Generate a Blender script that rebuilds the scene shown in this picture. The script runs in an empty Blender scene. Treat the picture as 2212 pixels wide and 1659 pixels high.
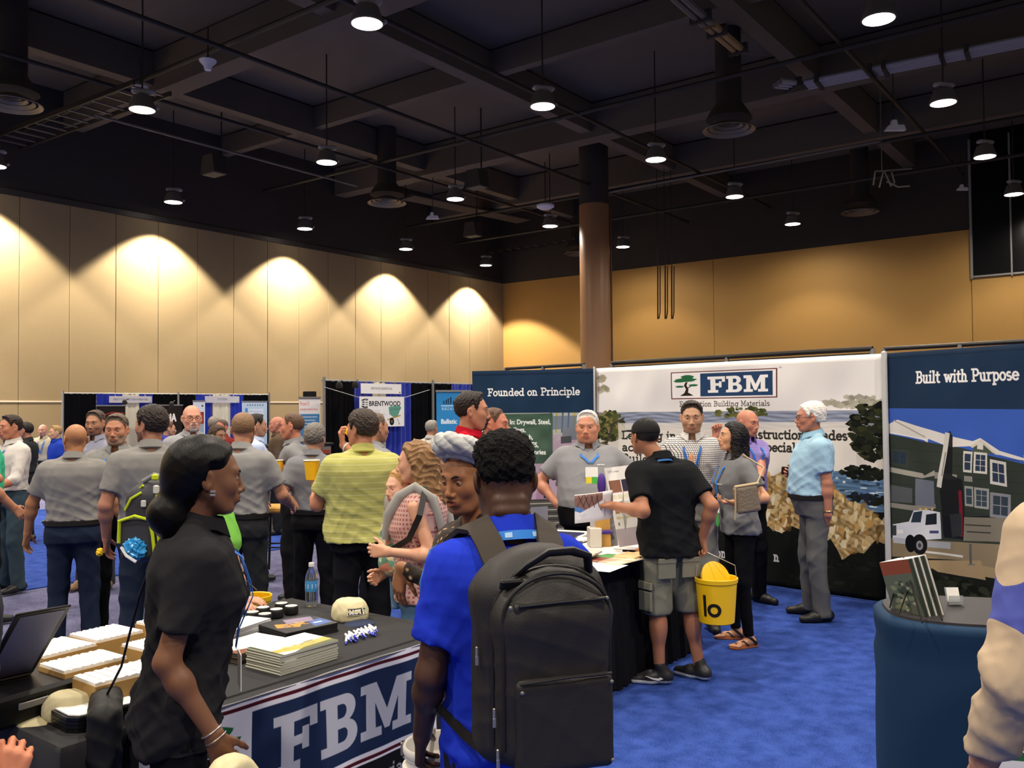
import bpy, math, random
import numpy as np
from mathutils import Vector, Matrix
rnd = random.Random(7)
SC = bpy.context.scene
COL = SC.collection
# ---------------------------------------------------------------- camera
FPX = 1912.0
CAMZ = 1.72
PITCH = math.atan((896 - .0085 * 1106 - 829.5) / FPX)
ROLL = math.atan(.0085)
cd = bpy.data.cameras.new('camera'); cam = bpy.data.objects.new('camera', cd); COL.objects.link(cam)
cd.sensor_fit = 'HORIZONTAL'; cd.sensor_width = 36; cd.lens = 36 * FPX / 2212
cd.clip_start = .05; cd.clip_end = 200
cam.matrix_world = Matrix.Translation((0, 0, CAMZ)) @ Matrix.Rotation(math.pi / 2 + PITCH, 4, 'X') @ Matrix.Rotation(-ROLL, 4, 'Z')
SC.camera = cam
# ---------------------------------------------------------------- world, lamps' power, exposure
w = bpy.data.worlds.new('hall_ambient'); SC.world = w; w.use_nodes = True
w.node_tree.nodes['Background'].inputs[0].default_value = (1, .9, .78, 1)
w.node_tree.nodes['Background'].inputs[1].default_value = .30
LAMP_POWER = 660.0
SPILL_POWER = 380.0            # wide light outside the lamps' main cone
WALL_LAMP_POWER = 4800.0
LAMP_COLOR = (1.0, .89, .76)
SC.view_settings.view_transform = 'Standard'; SC.view_settings.look = 'None'
SC.view_settings.gamma = 1; SC.view_settings.use_curve_mapping = False
SC.view_settings.exposure = 0.0
SC.cycles.use_denoising = True
SC.cycles.max_bounces = 5; SC.cycles.diffuse_bounces = 3; SC.cycles.glossy_bounces = 3
SC.cycles.transmission_bounces = 5; SC.cycles.transparent_max_bounces = 6
SC.cycles.sample_clamp_indirect = 4.0; SC.cycles.caustics_reflective = False; SC.cycles.caustics_refractive = False
UU = np.array([.6, .8, 0.]); NN = np.array([-.8, .6, 0.])      # directions of the two hall walls

def W(u, n, z=0.):
    return np.array([u * .6 - n * .8, u * .8 + n * .6, z])

def ray(x, y):
    dx, dy = (x - 1106) / FPX, (829.5 - y) / FPX
    c, s = math.cos(ROLL), math.sin(ROLL)
    rx, ry = c * dx + s * dy, -s * dx + c * dy
    cp, sp = math.cos(PITCH), math.sin(PITCH)
    return np.array([rx, cp - sp * ry, sp + cp * ry])

def P(x, y, Y):            # point at depth Y measured from the photograph
    r = ray(x, y) * (Y / ray(x, y)[1]); r[2] += CAMZ; return r

def PH(x, y, h):           # point at height h
    r = ray(x, y); r = r * ((h - CAMZ) / r[2]); r[2] += CAMZ; return r
# ---------------------------------------------------------------- materials
def lin(c):
    if isinstance(c, str):
        c = c.lstrip('#'); c = [int(c[i:i + 2], 16) / 255 for i in (0, 2, 4)]
    return [((v + .055) / 1.055) ** 2.4 if v > .04045 else v / 12.92 for v in c] + [1.]

def srgb(c):
    c = c.lstrip('#'); return np.array([int(c[i:i + 2], 16) / 255 for i in (0, 2, 4)])
_mats = {}
def mat(name, color, rough=.8, metal=0., spec=.3, noise=0., nscale=40., bump=0., bscale=200., emit=0., alpha=1., trans=0., sheen=0., stretch=None, ior=1.45):
    if name in _mats: return _mats[name]
    m = bpy.data.materials.new(name); m.use_nodes = True; nt = m.node_tree; b = nt.nodes['Principled BSDF']
    c = lin(color)
    b.inputs['Base Color'].default_value = c; b.inputs['Roughness'].default_value = rough
    b.inputs['Metallic'].default_value = metal; b.inputs['Specular IOR Level'].default_value = spec
    if trans: b.inputs['Transmission Weight'].default_value = trans; b.inputs['IOR'].default_value = ior
    if sheen: b.inputs['Sheen Weight'].default_value = sheen
    if emit: b.inputs['Emission Color'].default_value = c; b.inputs['Emission Strength'].default_value = emit
    if alpha < 1: b.inputs['Alpha'].default_value = alpha
    if noise or bump:
        tc = nt.nodes.new('ShaderNodeTexCoord'); src = tc.outputs['Object']
        if stretch:
            mp = nt.nodes.new('ShaderNodeMapping'); mp.inputs['Scale'].default_value = stretch
            nt.links.new(src, mp.inputs[0]); src = mp.outputs[0]
    if noise:
        n = nt.nodes.new('ShaderNodeTexNoise'); n.inputs['Scale'].default_value = nscale; n.inputs['Detail'].default_value = 4
        nt.links.new(src, n.inputs['Vector'])
        mx = nt.nodes.new('ShaderNodeMix'); mx.data_type = 'RGBA'
        mx.inputs[6].default_value = [v * (1 - noise) for v in c[:3]] + [1]; mx.inputs[7].default_value = [min(1, v * (1 + noise)) for v in c[:3]] + [1]
        nt.links.new(n.outputs['Fac'], mx.inputs[0]); nt.links.new(mx.outputs[2], b.inputs['Base Color'])
    if bump:
        n2 = nt.nodes.new('ShaderNodeTexNoise'); n2.inputs['Scale'].default_value = bscale; n2.inputs['Detail'].default_value = 3
        nt.links.new(src, n2.inputs['Vector'])
        bp = nt.nodes.new('ShaderNodeBump'); bp.inputs['Strength'].default_value = bump; bp.inputs['Distance'].default_value = .01
        nt.links.new(n2.outputs['Fac'], bp.inputs['Height']); nt.links.new(bp.outputs[0], b.inputs['Normal'])
    _mats[name] = m; return m

def mat_img(name, img, rough=.7, spec=.2):
    m = bpy.data.materials.new(name); m.use_nodes = True; nt = m.node_tree; b = nt.nodes['Principled BSDF']
    t = nt.nodes.new('ShaderNodeTexImage'); t.image = img; t.extension = 'EXTEND'
    nt.links.new(t.outputs[0], b.inputs['Base Color']); b.inputs['Roughness'].default_value = rough; b.inputs['Specular IOR Level'].default_value = spec
    return m
# ---------------------------------------------------------------- objects
def tag(o, label=None, cat=None, group=None, kind=None):
    if label: o['label'] = label
    if cat: o['category'] = cat
    if group: o['group'] = group
    if kind: o['kind'] = kind
    return o

def thing(name, label, cat, loc=(0, 0, 0), rz=0., group=None):
    o = bpy.data.objects.new(name, None); COL.objects.link(o); o.empty_display_size = .1
    o.location = loc; o.rotation_euler = (0, 0, rz); return tag(o, label, cat, group)

def mesh_np(name, V, Q, mats, smooth=True, fm=None, uv=None):
    """mesh from numpy arrays; Q (n,4) or (n,3) or a list of faces"""
    me = bpy.data.meshes.new(name)
    V = np.asarray(V, np.float32)
    if isinstance(Q, np.ndarray):
        nf, k = Q.shape
        me.vertices.add(len(V)); me.vertices.foreach_set('co', V.ravel())
        me.loops.add(nf * k); me.loops.foreach_set('vertex_index', Q.astype(np.int32).ravel())
        me.polygons.add(nf); me.polygons.foreach_set('loop_start', np.arange(0, nf * k, k, dtype=np.int32))
        me.polygons.foreach_set('loop_total', np.full(nf, k, np.int32))
        me.update(calc_edges=True)
    else:
        me.from_pydata([tuple(map(float, v)) for v in V], [], Q); me.update()
    for m in (mats if isinstance(mats, (list, tuple)) else [mats]): me.materials.append(m)
    if fm is not None: me.polygons.foreach_set('material_index', np.asarray(fm, np.int32))
    me.polygons.foreach_set('use_smooth', np.full(len(me.polygons), smooth))
    if uv is not None:
        l = me.uv_layers.new(name='UVMap'); vi = np.zeros(len(me.loops), np.int32); me.loops.foreach_get('vertex_index', vi)
        l.data.foreach_set('uv', np.asarray(uv, np.float32)[vi].ravel())
    return me

def link(name, me, parent=None, loc=None, M=None):
    o = bpy.data.objects.new(name, me); COL.objects.link(o)
    if parent is not None: o.parent = parent
    if M is not None: o.matrix_basis = M
    if loc is not None: o.location = loc
    return o

def frame_m(o, x, y, z):
    M = Matrix.Identity(4)
    for i in range(3):
        M[i][0], M[i][1], M[i][2], M[i][3] = float(x[i]), float(y[i]), float(z[i]), float(o[i])
    return M

def rotz(a): c, s = math.cos(a), math.sin(a); return np.array([[c, -s, 0], [s, c, 0], [0, 0, 1.]])
def rotx(a): c, s = math.cos(a), math.sin(a); return np.array([[1., 0, 0], [0, c, -s], [0, s, c]])
def roty(a): c, s = math.cos(a), math.sin(a); return np.array([[c, 0, s], [0, 1., 0], [-s, 0, c]])
def norm(v): v = np.asarray(v, float); return v / (np.linalg.norm(v) + 1e-12)

class MB:
    """collects shapes and links them as one mesh"""
    def __init__(s): s.v = []; s.f = []; s.m = []; s.cm = 0
    def add(s, V, F, R=None, t=None):
        V = np.asarray(V, float)
        if R is not None: V = V @ np.asarray(R).T
        if t is not None: V = V + np.asarray(t)
        k = len(s.v); s.v += [tuple(p) for p in V]
        for f in F: s.f.append(tuple(k + i for i in f)); s.m.append(s.cm)
        return s
    def box(s, c, size, R=None, bev=.0):
        h = np.asarray(size, float) / 2; b = min(bev, *(h * .9))
        if b <= 0:
            V = [(x, y, z) for z in (-h[2], h[2]) for y in (-h[1], h[1]) for x in (-h[0], h[0])]
            F = [(0, 2, 3, 1), (4, 5, 7, 6), (0, 1, 5, 4), (2, 6, 7, 3), (0, 4, 6, 2), (1, 3, 7, 5)]
            return s.add(V, F, R, c)
        # octagonal rings: chamfered box
        def ring(z, i):
            x, y = h[0] - i, h[1] - i
            return [(x, -y + b, z), (x, y - b, z), (x - b, y, z), (-x + b, y, z), (-x, y - b, z), (-x, -y + b, z), (-x + b, -y, z), (x - b, -y, z)]
        V = ring(-h[2], b) + ring(-h[2] + b, 0) + ring(h[2] - b, 0) + ring(h[2], b)
        F = [tuple(range(7, -1, -1)), tuple(range(24, 32))]
        for r in range(3):
            for i in range(8):
                j = (i + 1) % 8; F.append((r * 8 + i, r * 8 + j, r * 8 + 8 + j, r * 8 + 8 + i))
        return s.add(V, F, R, c)
    def tube(s, pts, r, n=8, caps=True, flat=1.):
        pts = [np.asarray(p, float) for p in pts]; rs = r if hasattr(r, '__len__') else [r] * len(pts)
        V = []; up = None
        for i, p in enumerate(pts):
            d = norm(pts[min(i + 1, len(pts) - 1)] - pts[max(i - 1, 0)])
            if up is None:
                up = np.array([0, 0, 1.]) if abs(d[2]) < .9 else np.array([0, 1., 0])
            a = norm(np.cross(d, up)); b = np.cross(a, d); up = b
            for k in range(n):
                t = 2 * math.pi * k / n; V.append(p + rs[i] * (math.cos(t) * a + math.sin(t) * b * flat))
        F = []
        for i in range(len(pts) - 1):
            for k in range(n):
                j = (k + 1) % n; F.append((i * n + k, i * n + j, i * n + n + j, i * n + n + k))
        if caps: F += [tuple(range(n - 1, -1, -1)), tuple(range((len(pts) - 1) * n, len(pts) * n))]
        return s.add(V, F)
    def lathe(s, prof, n=24, c=(0, 0, 0), R=None, sx=1., sy=1., caps=True):
        V = []; F = []
        for (r, z) in prof:
            for k in range(n):
                t = 2 * math.pi * k / n; V.append((r * math.cos(t) * sx, r * math.sin(t) * sy, z))
        for i in range(len(prof) - 1):
            for k in range(n):
                j = (k + 1) % n; F.append((i * n + k, i * n + j, i * n + n + j, i * n + n + k))
        if caps and prof[0][0] > 1e-6: F.append(tuple(range(n - 1, -1, -1)))
        if caps and prof[-1][0] > 1e-6: F.append(tuple(range((len(prof) - 1) * n, len(prof) * n)))
        return s.add(V, F, R, c)
    def prism(s, poly, d, R=None, t=None):   # poly in local xy, extruded along z by d
        n = len(poly); V = [(x, y, 0) for x, y in poly] + [(x, y, d) for x, y in poly]
        F = [tuple(range(n - 1, -1, -1)), tuple(range(n, 2 * n))] + [(i, (i + 1) % n, n + (i + 1) % n, n + i) for i in range(n)]
        return s.add(V, F, R, t)
    def ribbon(s, pts, nrm, w, th=.0015):
        """flat band along pts lying on a surface with normals nrm"""
        pts = [np.asarray(p, float) for p in pts]; V = []
        for i, p in enumerate(pts):
            d = norm(pts[min(i + 1, len(pts) - 1)] - pts[max(i - 1, 0)]); nn = norm(nrm[i]); a = norm(np.cross(d, nn))
            V += [p - a * w / 2, p + a * w / 2, p + a * w / 2 + nn * th, p - a * w / 2 + nn * th]
        F = [(0, 3, 2, 1)]
        for i in range(len(pts) - 1):
            for k in range(4):
                j = (k + 1) % 4; F.append((i * 4 + k, i * 4 + j, i * 4 + 4 + j, i * 4 + 4 + k))
        m = (len(pts) - 1) * 4; F.append((m, m + 1, m + 2, m + 3))
        return s.add(V, F)
    def build(s, name, mats, parent=None, smooth=False, M=None, loc=None):
        me = bpy.data.meshes.new(name); me.from_pydata([tuple(map(float, v)) for v in s.v], [], s.f)
        for m in (mats if isinstance(mats, (list, tuple)) else [mats]): me.materials.append(m)
        me.polygons.foreach_set('material_index', s.m)
        me.update()
        if smooth:
            me.polygons.foreach_set('use_smooth', np.full(len(me.polygons), True)); me.set_sharp_from_angle(angle=math.radians(40))
        return link(name, me, parent, loc, M)

def copy_tree(o, parent=None):
    c = o.copy(); COL.objects.link(c)
    if parent is not None: c.parent = parent
    for ch in [k for k in o.children]: copy_tree(ch, c)
    return c
# ---------------------------------------------------------------- painting flat print into generated images
class Paint:
    """raster for printed fabric and paper; (0,0) lower left, units of the print"""
    def __init__(s, w, h, res, bg='ffffff'):
        s.w, s.h = w, h; s.nx, s.ny = int(w * res), int(h * res); s.res = res
        s.a = np.ones((s.ny, s.nx, 3), np.float32) * srgb(bg).astype(np.float32)
    def poly(s, pts, c, al=1., tex=None):
        p = np.asarray(pts, float) * s.res
        x0, x1 = max(0, int(p[:, 0].min()) - 1), min(s.nx, int(p[:, 0].max()) + 2)
        y0, y1 = max(0, int(p[:, 1].min()) - 1), min(s.ny, int(p[:, 1].max()) + 2)
        if x1 <= x0 or y1 <= y0: return s
        cov = np.zeros((y1 - y0, x1 - x0), np.float32); q = np.roll(p, -1, 0)
        for oy in (.25, .75):
            for ox in (.25, .75):
                X = (np.arange(x0, x1) + ox)[None, :]; Y = (np.arange(y0, y1) + oy)[:, None]
                ins = np.zeros(cov.shape, bool)
                for (ax, ay), (bx, by) in zip(p, q):
                    if ay == by: continue
                    cr = ((ay > Y) != (by > Y)) & (X < (bx - ax) * (Y - ay) / (by - ay) + ax)
                    ins ^= cr
                cov += ins * .25
        cov = cov * al
        reg = s.a[y0:y1, x0:x1]
        col = srgb(c).astype(np.float32) if isinstance(c, str) else np.asarray(c, np.float32)
        if tex is not None:
            col = col * tex(*np.meshgrid(np.arange(x0, x1) / s.res, np.arange(y0, y1) / s.res))[..., None].astype(np.float32)
        reg[...] = reg * (1 - cov[..., None]) + np.clip(col, 0, 1) * cov[..., None]
        return s
    def rect(s, x0, y0, x1, y1, c, al=1., tex=None): return s.poly([(x0, y0), (x1, y0), (x1, y1), (x0, y1)], c, al, tex)
    def line(s, pts, w, c, al=1.):
        pts = [np.asarray(p, float) for p in pts]
        for a, b in zip(pts[:-1], pts[1:]):
            d = norm(b - a); n = np.array([-d[1], d[0]]) * w / 2; e = d * w * .3
            s.poly([a - n - e, b - n + e, b + n + e, a + n - e], c, al)
        return s
    def disc(s, x, y, rx, ry, c, al=1., n=20, tex=None):
        return s.poly([(x + rx * math.cos(2 * math.pi * k / n), y + ry * math.sin(2 * math.pi * k / n)) for k in range(n)], c, al, tex)
    def blobs(s, x, y, rx, ry, cols, n, size, seed=0, al=1.):
        r = random.Random(seed)
        for _ in range(n):
            a, q = r.uniform(0, 6.283), r.random() ** .5; sz = size * r.uniform(.5, 1.3)
            cx, cy = x + rx * q * math.cos(a), y + ry * q * math.sin(a)
            s.poly([(cx + sz * r.uniform(.5, 1.2) * math.cos(t), cy + sz * .6 * r.uniform(.5, 1.2) * math.sin(t)) for t in np.arange(0, 6.28, .9)], r.choice(cols), al)
        return s
    def text(s, txt, x, y, hgt, c, wd=None, bold=0., center=False, al=1.):
        V, T = sans(txt)
        if len(V) == 0: return s
        k = hgt / .73; kx = k if wd is None else wd / (V[:, 0].max() - V[:, 0].min() + 1e-9)
        V = V - [V[:, 0].min(), 0]; V = V * [kx, k] + [x - (V[:, 0].max() * kx / 2 if center else 0), y]
        for t in T:
            s.poly(V[t], c, al)
        if bold:
            for dx, dy in ((bold, 0), (0, bold), (-bold, 0), (0, -bold)):
                for t in T: s.poly(V[t] + [dx, dy], c, al)
        return s
    def slab(s, txt, x, y, hgt, c, wd=None, center=False, wt=1.):
        L, adv = slab_lines(txt); k = hgt; kx = k if wd is None else wd / adv
        if center: x -= adv * kx / 2
        for pl in L:
            q = [(x + a * kx, y + b * k) for a, b in pl]; s.line(q, .145 * k * wt, c)
        return s
    def image(s, name):
        im = bpy.data.images.new(name, s.nx, s.ny); px = np.ones((s.ny, s.nx, 4), np.float32); px[..., :3] = np.clip(s.a, 0, 1)
        im.pixels.foreach_set(px.ravel()); im.update(); return im
_sans = {}
def sans(txt):
    if txt in _sans: return _sans[txt]
    cu = bpy.data.curves.new('text', 'FONT'); cu.body = txt; cu.resolution_u = 3; o = bpy.data.objects.new('text', cu); COL.objects.link(o)
    dg = bpy.context.evaluated_depsgraph_get(); dg.update()
    me = o.evaluated_get(dg).to_mesh()
    V = np.zeros(len(me.vertices) * 3); me.vertices.foreach_get('co', V); V = V.reshape(-1, 3)[:, :2]
    T = [list(p.vertices) for p in me.polygons]
    bpy.data.objects.remove(o); bpy.data.curves.remove(cu)
    _sans[txt] = (V, T); return _sans[txt]
def _arc(cx, cy, rx, ry, a0, a1, n=12): return [(cx + rx * math.cos(math.radians(a0 + (a1 - a0) * i / n)), cy + ry * math.sin(math.radians(a0 + (a1 - a0) * i / n))) for i in range(n + 1)]
_o = [_arc(.33, .33, .26, .27, 0, 360, 20)]
SLAB = {   # slab-serif letters as pen strokes: cap height 1, x-height about .67
 'F': (.74, [[(.2, .07), (.2, .93)], [(.02, .07), (.4, .07)], [(.02, .93), (.68, .93), (.68, .72)], [(.2, .5), (.5, .5)], [(.5, .4), (.5, .6)]]),
 'P': (.76, [[(.2, .07), (.2, .93)], [(.02, .07), (.4, .07)], [(.02, .93), (.45, .93)] + _arc(.45, .7, .24, .23, 90, -90) + [(.2, .47)]]),
 'B': (.8, [[(.2, .07), (.2, .93)], [(.02, .07), (.48, .07)] + _arc(.48, .29, .24, .22, -90, 90) + [(.2, .51)], [(.02, .93), (.45, .93)] + _arc(.45, .72, .2, .21, 90, -90)]),
 'L': (.68, [[(.2, .93), (.2, .07)], [(.02, .93), (.4, .93)], [(.02, .07), (.62, .07), (.62, .3)]]),
 'M': (1.08, [[(.2, .07), (.2, .93), (.54, .25), (.88, .93), (.88, .07)], [(.02, .07), (.38, .07)], [(.7, .07), (1.06, .07)], [(.02, .93), (.2, .93)], [(.88, .93), (1.06, .93)]]),
 'C': (.8, [_arc(.45, .5, .37, .43, 45, 315, 18), [(.72, .64), (.72, .93)]]),
 'T': (.8, [[(.4, .07), (.4, .93)], [(.22, .07), (.58, .07)], [(.05, .7), (.05, .93), (.75, .93), (.75, .7)]]),
 'S': (.7, [_arc(.35, .7, .25, .23, 30, 270, 12) + _arc(.35, .28, .27, .21, 90, -150, 12)]),
 'o': (.66, _o), 'c': (.58, [_arc(.33, .33, .26, .27, 45, 315, 16)]),
 'e': (.64, [[(.08, .35), (.58, .35)] + _arc(.33, .33, .26, .27, 5, 320, 16)]),
 'u': (.72, [[(.02, .62), (.15, .62), (.15, .28)] + _arc(.33, .27, .18, .2, 180, 360) + [(.52, .62), (.4, .62)], [(.52, .3), (.52, .07), (.68, .07)]]),
 'n': (.74, [[(.02, .62), (.16, .62), (.16, .07)], [(.02, .07), (.3, .07)], [(.16, .4)] + _arc(.35, .4, .19, .21, 170, 0) + [(.54, .07)], [(.42, .07), (.7, .07)]]),
 'm': (1.1, [[(.02, .62), (.16, .62), (.16, .07)], [(.02, .07), (.3, .07)], [(.16, .4)] + _arc(.35, .4, .18, .21, 170, 0) + [(.53, .07)], [(.42, .07), (.66, .07)], [(.53, .4)] + _arc(.72, .4, .18, .21, 170, 0) + [(.9, .07)], [(.78, .07), (1.06, .07)]]),
 'd': (.72, [_arc(.3, .33, .24, .27, 0, 360, 18), [(.4, .93), (.54, .93), (.54, .07), (.7, .07)]]),
 'b': (.72, [_arc(.4, .33, .24, .27, 0, 360, 18), [(.02, .93), (.16, .93), (.16, .07)]]),
 'p': (.72, [_arc(.4, .33, .24, .27, 0, 360, 18), [(.02, .62), (.16, .62), (.16, -.22)], [(.02, -.22), (.34, -.22)]]),
 'g': (.72, [_arc(.3, .33, .24, .27, 0, 360, 18), [(.7, .62), (.54, .62), (.54, 0)] + _arc(.32, -.02, .22, .22, 0, -150)]),
 'r': (.56, [[(.02, .62), (.17, .62), (.17, .07)], [(.02, .07), (.36, .07)], [(.17, .4)] + _arc(.4, .38, .22, .23, 170, 60)]),
 'i': (.34, [[(.02, .62), (.17, .62), (.17, .07)], [(.02, .07), (.32, .07)], [(.17, .83), (.17, .95)]]),
 'l': (.34, [[(.02, .93), (.17, .93), (.17, .07)], [(.02, .07), (.32, .07)]]),
 't': (.46, [[(.2, .85), (.2, .25)] + _arc(.35, .24, .15, .17, 180, 300, 8), [(.02, .62), (.42, .62)]]),
 'f': (.46, [[(.18, .07), (.18, .7)] + _arc(.34, .72, .16, .2, 180, 50, 8), [(.02, .62), (.4, .62)], [(.02, .07), (.36, .07)]]),
 'h': (.74, [[(.02, .93), (.16, .93), (.16, .07)], [(.02, .07), (.3, .07)], [(.16, .4)] + _arc(.35, .4, .19, .21, 170, 0) + [(.54, .07)], [(.42, .07), (.7, .07)]]),
 's': (.52, [_arc(.26, .47, .17, .14, 40, 270, 10) + _arc(.26, .19, .19, .14, 90, -140, 10)]),
 'a': (.66, [[(.12, .55)] + _arc(.31, .42, .2, .2, 110, 0, 8) + [(.51, .07), (.64, .07)], _arc(.29, .21, .2, .15, 0, 360, 14)]),
 'w': (.96, [[(.1, .62), (.28, .08), (.47, .6), (.66, .08), (.84, .62)], [(0, .62), (.24, .62)], [(.7, .62), (.94, .62)]]),
 'y': (.68, [[(.1, .62), (.34, .1)], [(.58, .62), (.26, -.22), (.08, -.22)], [(0, .62), (.24, .62)], [(.44, .62), (.68, .62)]]),
 ' ': (.36, [])}
def slab_lines(txt):
    L = []; x = 0.
    for ch in txt:
        w_, st = SLAB.get(ch, SLAB[' '])
        for pl in st: L.append([(x + a, b) for a, b in pl])
        x += w_ + .05
    return L, x
# the three heavy slab capitals of the booth's logo, as outlines in a unit box (counters are separate)
def cap_F(): return [[(0, 0), (.58, 0), (.58, .17), (.43, .17), (.43, .42), (.62, .42), (.62, .32), (.78, .32), (.78, .70), (.62, .70), (.62, .59), (.43, .59), (.43, .83), (.8, .83), (.8, .66), (.98, .66), (.98, 1), (0, 1), (0, .83), (.15, .83), (.15, .17), (0, .17)]], []
def cap_B():
    o = [(0, 0), (.6, 0)] + _arc(.62, .27, .34, .27, -85, 70, 10) + _arc(.60, .75, .30, .25, -60, 90, 10) + [(0, 1), (0, .83), (.14, .83), (.14, .17), (0, .17)]
    return [o], [[(.42, .17), (.56, .17)] + _arc(.56, .29, .12, .12, -90, 90, 8) + [(.42, .41)], [(.42, .59), (.54, .59)] + _arc(.54, .71, .11, .12, -90, 90, 8) + [(.42, .83)]]
def cap_M(): return [[(0, 0), (.4, 0), (.4, .17), (.29, .17), (.29, .62), (.46, .1), (.56, .1), (.73, .62), (.73, .17), (.62, .17), (.62, 0), (1.02, 0), (1.02, .17), (.91, .17), (.91, .83), (1.02, .83), (1.02, 1), (.7, 1), (.51, .46), (.32, 1), (0, 1), (0, .83), (.11, .83), (.11, .17), (0, .17)]], []

def paint_logo(p, f, navy='1f3656', fg='f4f2ee', maroon='5a2030', tree=True, bg='f2efea'):
    """the framed tree-and-letters logo; f maps logo units (0..3.3 wide, 0..1 high) to the print"""
    Q = lambda pts: [f(a, b) for a, b in pts]
    R = lambda a0, b0, a1, b1, c: p.poly(Q([(a0, b0), (a1, b0), (a1, b1), (a0, b1)]), c)
    R(0, 0, 3.3, 1, maroon); R(.035, .035, 3.265, .965, bg); R(.97, .085, 3.17, .915, navy)
    x = 1.2
    for fn, wd in ((cap_F, .54), (cap_B, .52), (cap_M, .72)):
        os_, hs = fn()
        for o in os_: p.poly(Q([(x + a * wd, .21 + b * .58) for a, b in o]), fg)
        for o in hs: p.poly(Q([(x + a * wd, .21 + b * .58) for a, b in o]), navy)
        x += wd + .025
    if tree:
        p.poly(Q([(.3, .12), (.44, .22), (.5, .36), (.44, .5), (.5, .62), (.56, .61), (.52, .5), (.58, .36), (.56, .24), (.74, .12)]), '33281f')
        p.line(Q([(.55, .4), (.68, .48)]), np.linalg.norm(np.subtract(f(0, .03), f(0, 0))), '33281f')
        for cx, cy, rx, ry in ((.5, .7, .34, .07), (.56, .8, .2, .08), (.3, .66, .2, .045), (.3, .46, .14, .035), (.74, .5, .15, .04)):
            p.poly(Q([(cx + rx * math.cos(t) * (1 + .12 * math.sin(5 * t)), cy + ry * math.sin(t)) for t in np.arange(0, 6.28, .35)]), '2c6a43')

def sheet(name, p0, ux, uy, w, h, m, nx=1, ny=1, disp=None, parent=None, th=.0):
    """printed sheet: grid in the plane (ux,uy) with uv; disp(s,t)->offset along the normal"""
    ux, uy = norm(ux), norm(uy); nn = np.cross(ux, uy)
    S, T = np.meshgrid(np.linspace(0, w, nx + 1), np.linspace(0, h, ny + 1))
    D = disp(S, T) if disp else S * 0
    V = np.asarray(p0)[None] + S.ravel()[:, None] * ux + T.ravel()[:, None] * uy + D.ravel()[:, None] * nn
    uv = np.stack([S.ravel() / w, T.ravel() / h], 1)
    i = np.arange(nx); j = np.arange(ny); I, J = np.meshgrid(i, j); a = (J * (nx + 1) + I).ravel()
    Q = np.stack([a, a + 1, a + nx + 2, a + nx + 1], 1)
    if th:
        V2 = V - nn * th; k = len(V); V = np.vstack([V, V2]); uv = np.vstack([uv, uv]); Q = np.vstack([Q, Q[:, ::-1] + k])
        b = list(range(nx + 1)) + [r * (nx + 1) + nx for r in range(1, ny + 1)] + [ny * (nx + 1) + c for c in range(nx - 1, -1, -1)] + [r * (nx + 1) for r in range(ny - 1, 0, -1)]
        b = np.array(b); c = np.roll(b, -1); Q = np.vstack([Q, np.stack([b, b + k, c + k, c], 1)])
    return link(name, mesh_np(name, V, Q, m, smooth=bool(disp), uv=uv), parent)
# ================================================================ hall shell
M_carpet = None
def carpet_mat(name, c1, c2, s1, s2=220):
    m = bpy.data.materials.new(name); m.use_nodes = True; nt = m.node_tree; b = nt.nodes['Principled BSDF']
    tc = nt.nodes.new('ShaderNodeTexCoord'); a = nt.nodes.new('ShaderNodeTexNoise'); a.inputs['Scale'].default_value = s1; a.inputs['Detail'].default_value = 6
    g = nt.nodes.new('ShaderNodeTexNoise'); g.inputs['Scale'].default_value = s2; g.inputs['Detail'].default_value = 2
    nt.links.new(tc.outputs['Object'], a.inputs['Vector']); nt.links.new(tc.outputs['Object'], g.inputs['Vector'])
    ad = nt.nodes.new('ShaderNodeMath'); ad.operation = 'ADD'; mu = nt.nodes.new('ShaderNodeMath'); mu.operation = 'MULTIPLY'; mu.inputs[1].default_value = .5
    nt.links.new(a.outputs[0], ad.inputs[0]); nt.links.new(g.outputs[0], ad.inputs[1]); nt.links.new(ad.outputs[0], mu.inputs[0])
    r = nt.nodes.new('ShaderNodeValToRGB'); r.color_ramp.elements[0].position = .36; r.color_ramp.elements[1].position = .64
    r.color_ramp.elements[0].color = lin(c1); r.color_ramp.elements[1].color = lin(c2)
    nt.links.new(mu.outputs[0], r.inputs[0]); nt.links.new(r.outputs[0], b.inputs['Base Color'])
    b.inputs['Roughness'].default_value = 1; b.inputs['Specular IOR Level'].default_value = .05
    bp = nt.nodes.new('ShaderNodeBump'); bp.inputs['Strength'].default_value = .4; bp.inputs['Distance'].default_value = .004
    nt.links.new(g.outputs[0], bp.inputs['Height']); nt.links.new(bp.outputs[0], b.inputs['Normal'])
    return m
def quad_uv_box(name, u0, u1, n0, n1, z0, z1, m, kind='structure', parent=None):
    b = MB(); c = W((u0 + u1) / 2, (n0 + n1) / 2, (z0 + z1) / 2)
    R = np.stack([UU, NN, [0, 0, 1]], 1)
    b.box((0, 0, 0), (u1 - u0, n1 - n0, z1 - z0))
    o = b.build(name, m, parent, M=frame_m(c, UU, NN, (0, 0, 1)))
    if kind: o['kind'] = kind
    return o
M_aisle = carpet_mat('aisle_carpet', '454660', '6b6b88', 3.5, 60)
M_blue = carpet_mat('blue_carpet', '203573', '3b539f', 8, 140)
WALLH = 7.02; CEIL = 9.9
quad_uv_box('floor', -14, 29.6, -14, 22.8, -.12, -.012, M_aisle)
o = quad_uv_box('carpet', -4, 12, -8, 6.2, -.012, .0, M_blue, None); tag(o, 'bright blue carpet under the navy booth backdrop and the tables', 'carpet')
o = quad_uv_box('carpet', -4, 21.5, 9.1, 16.5, -.012, .0, M_blue, None); tag(o, 'blue carpet strip under the far booths beyond the purple aisle', 'carpet')
M_black = mat('black_paint', '564f47', .85, spec=.2, noise=.15, nscale=.7)
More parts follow.
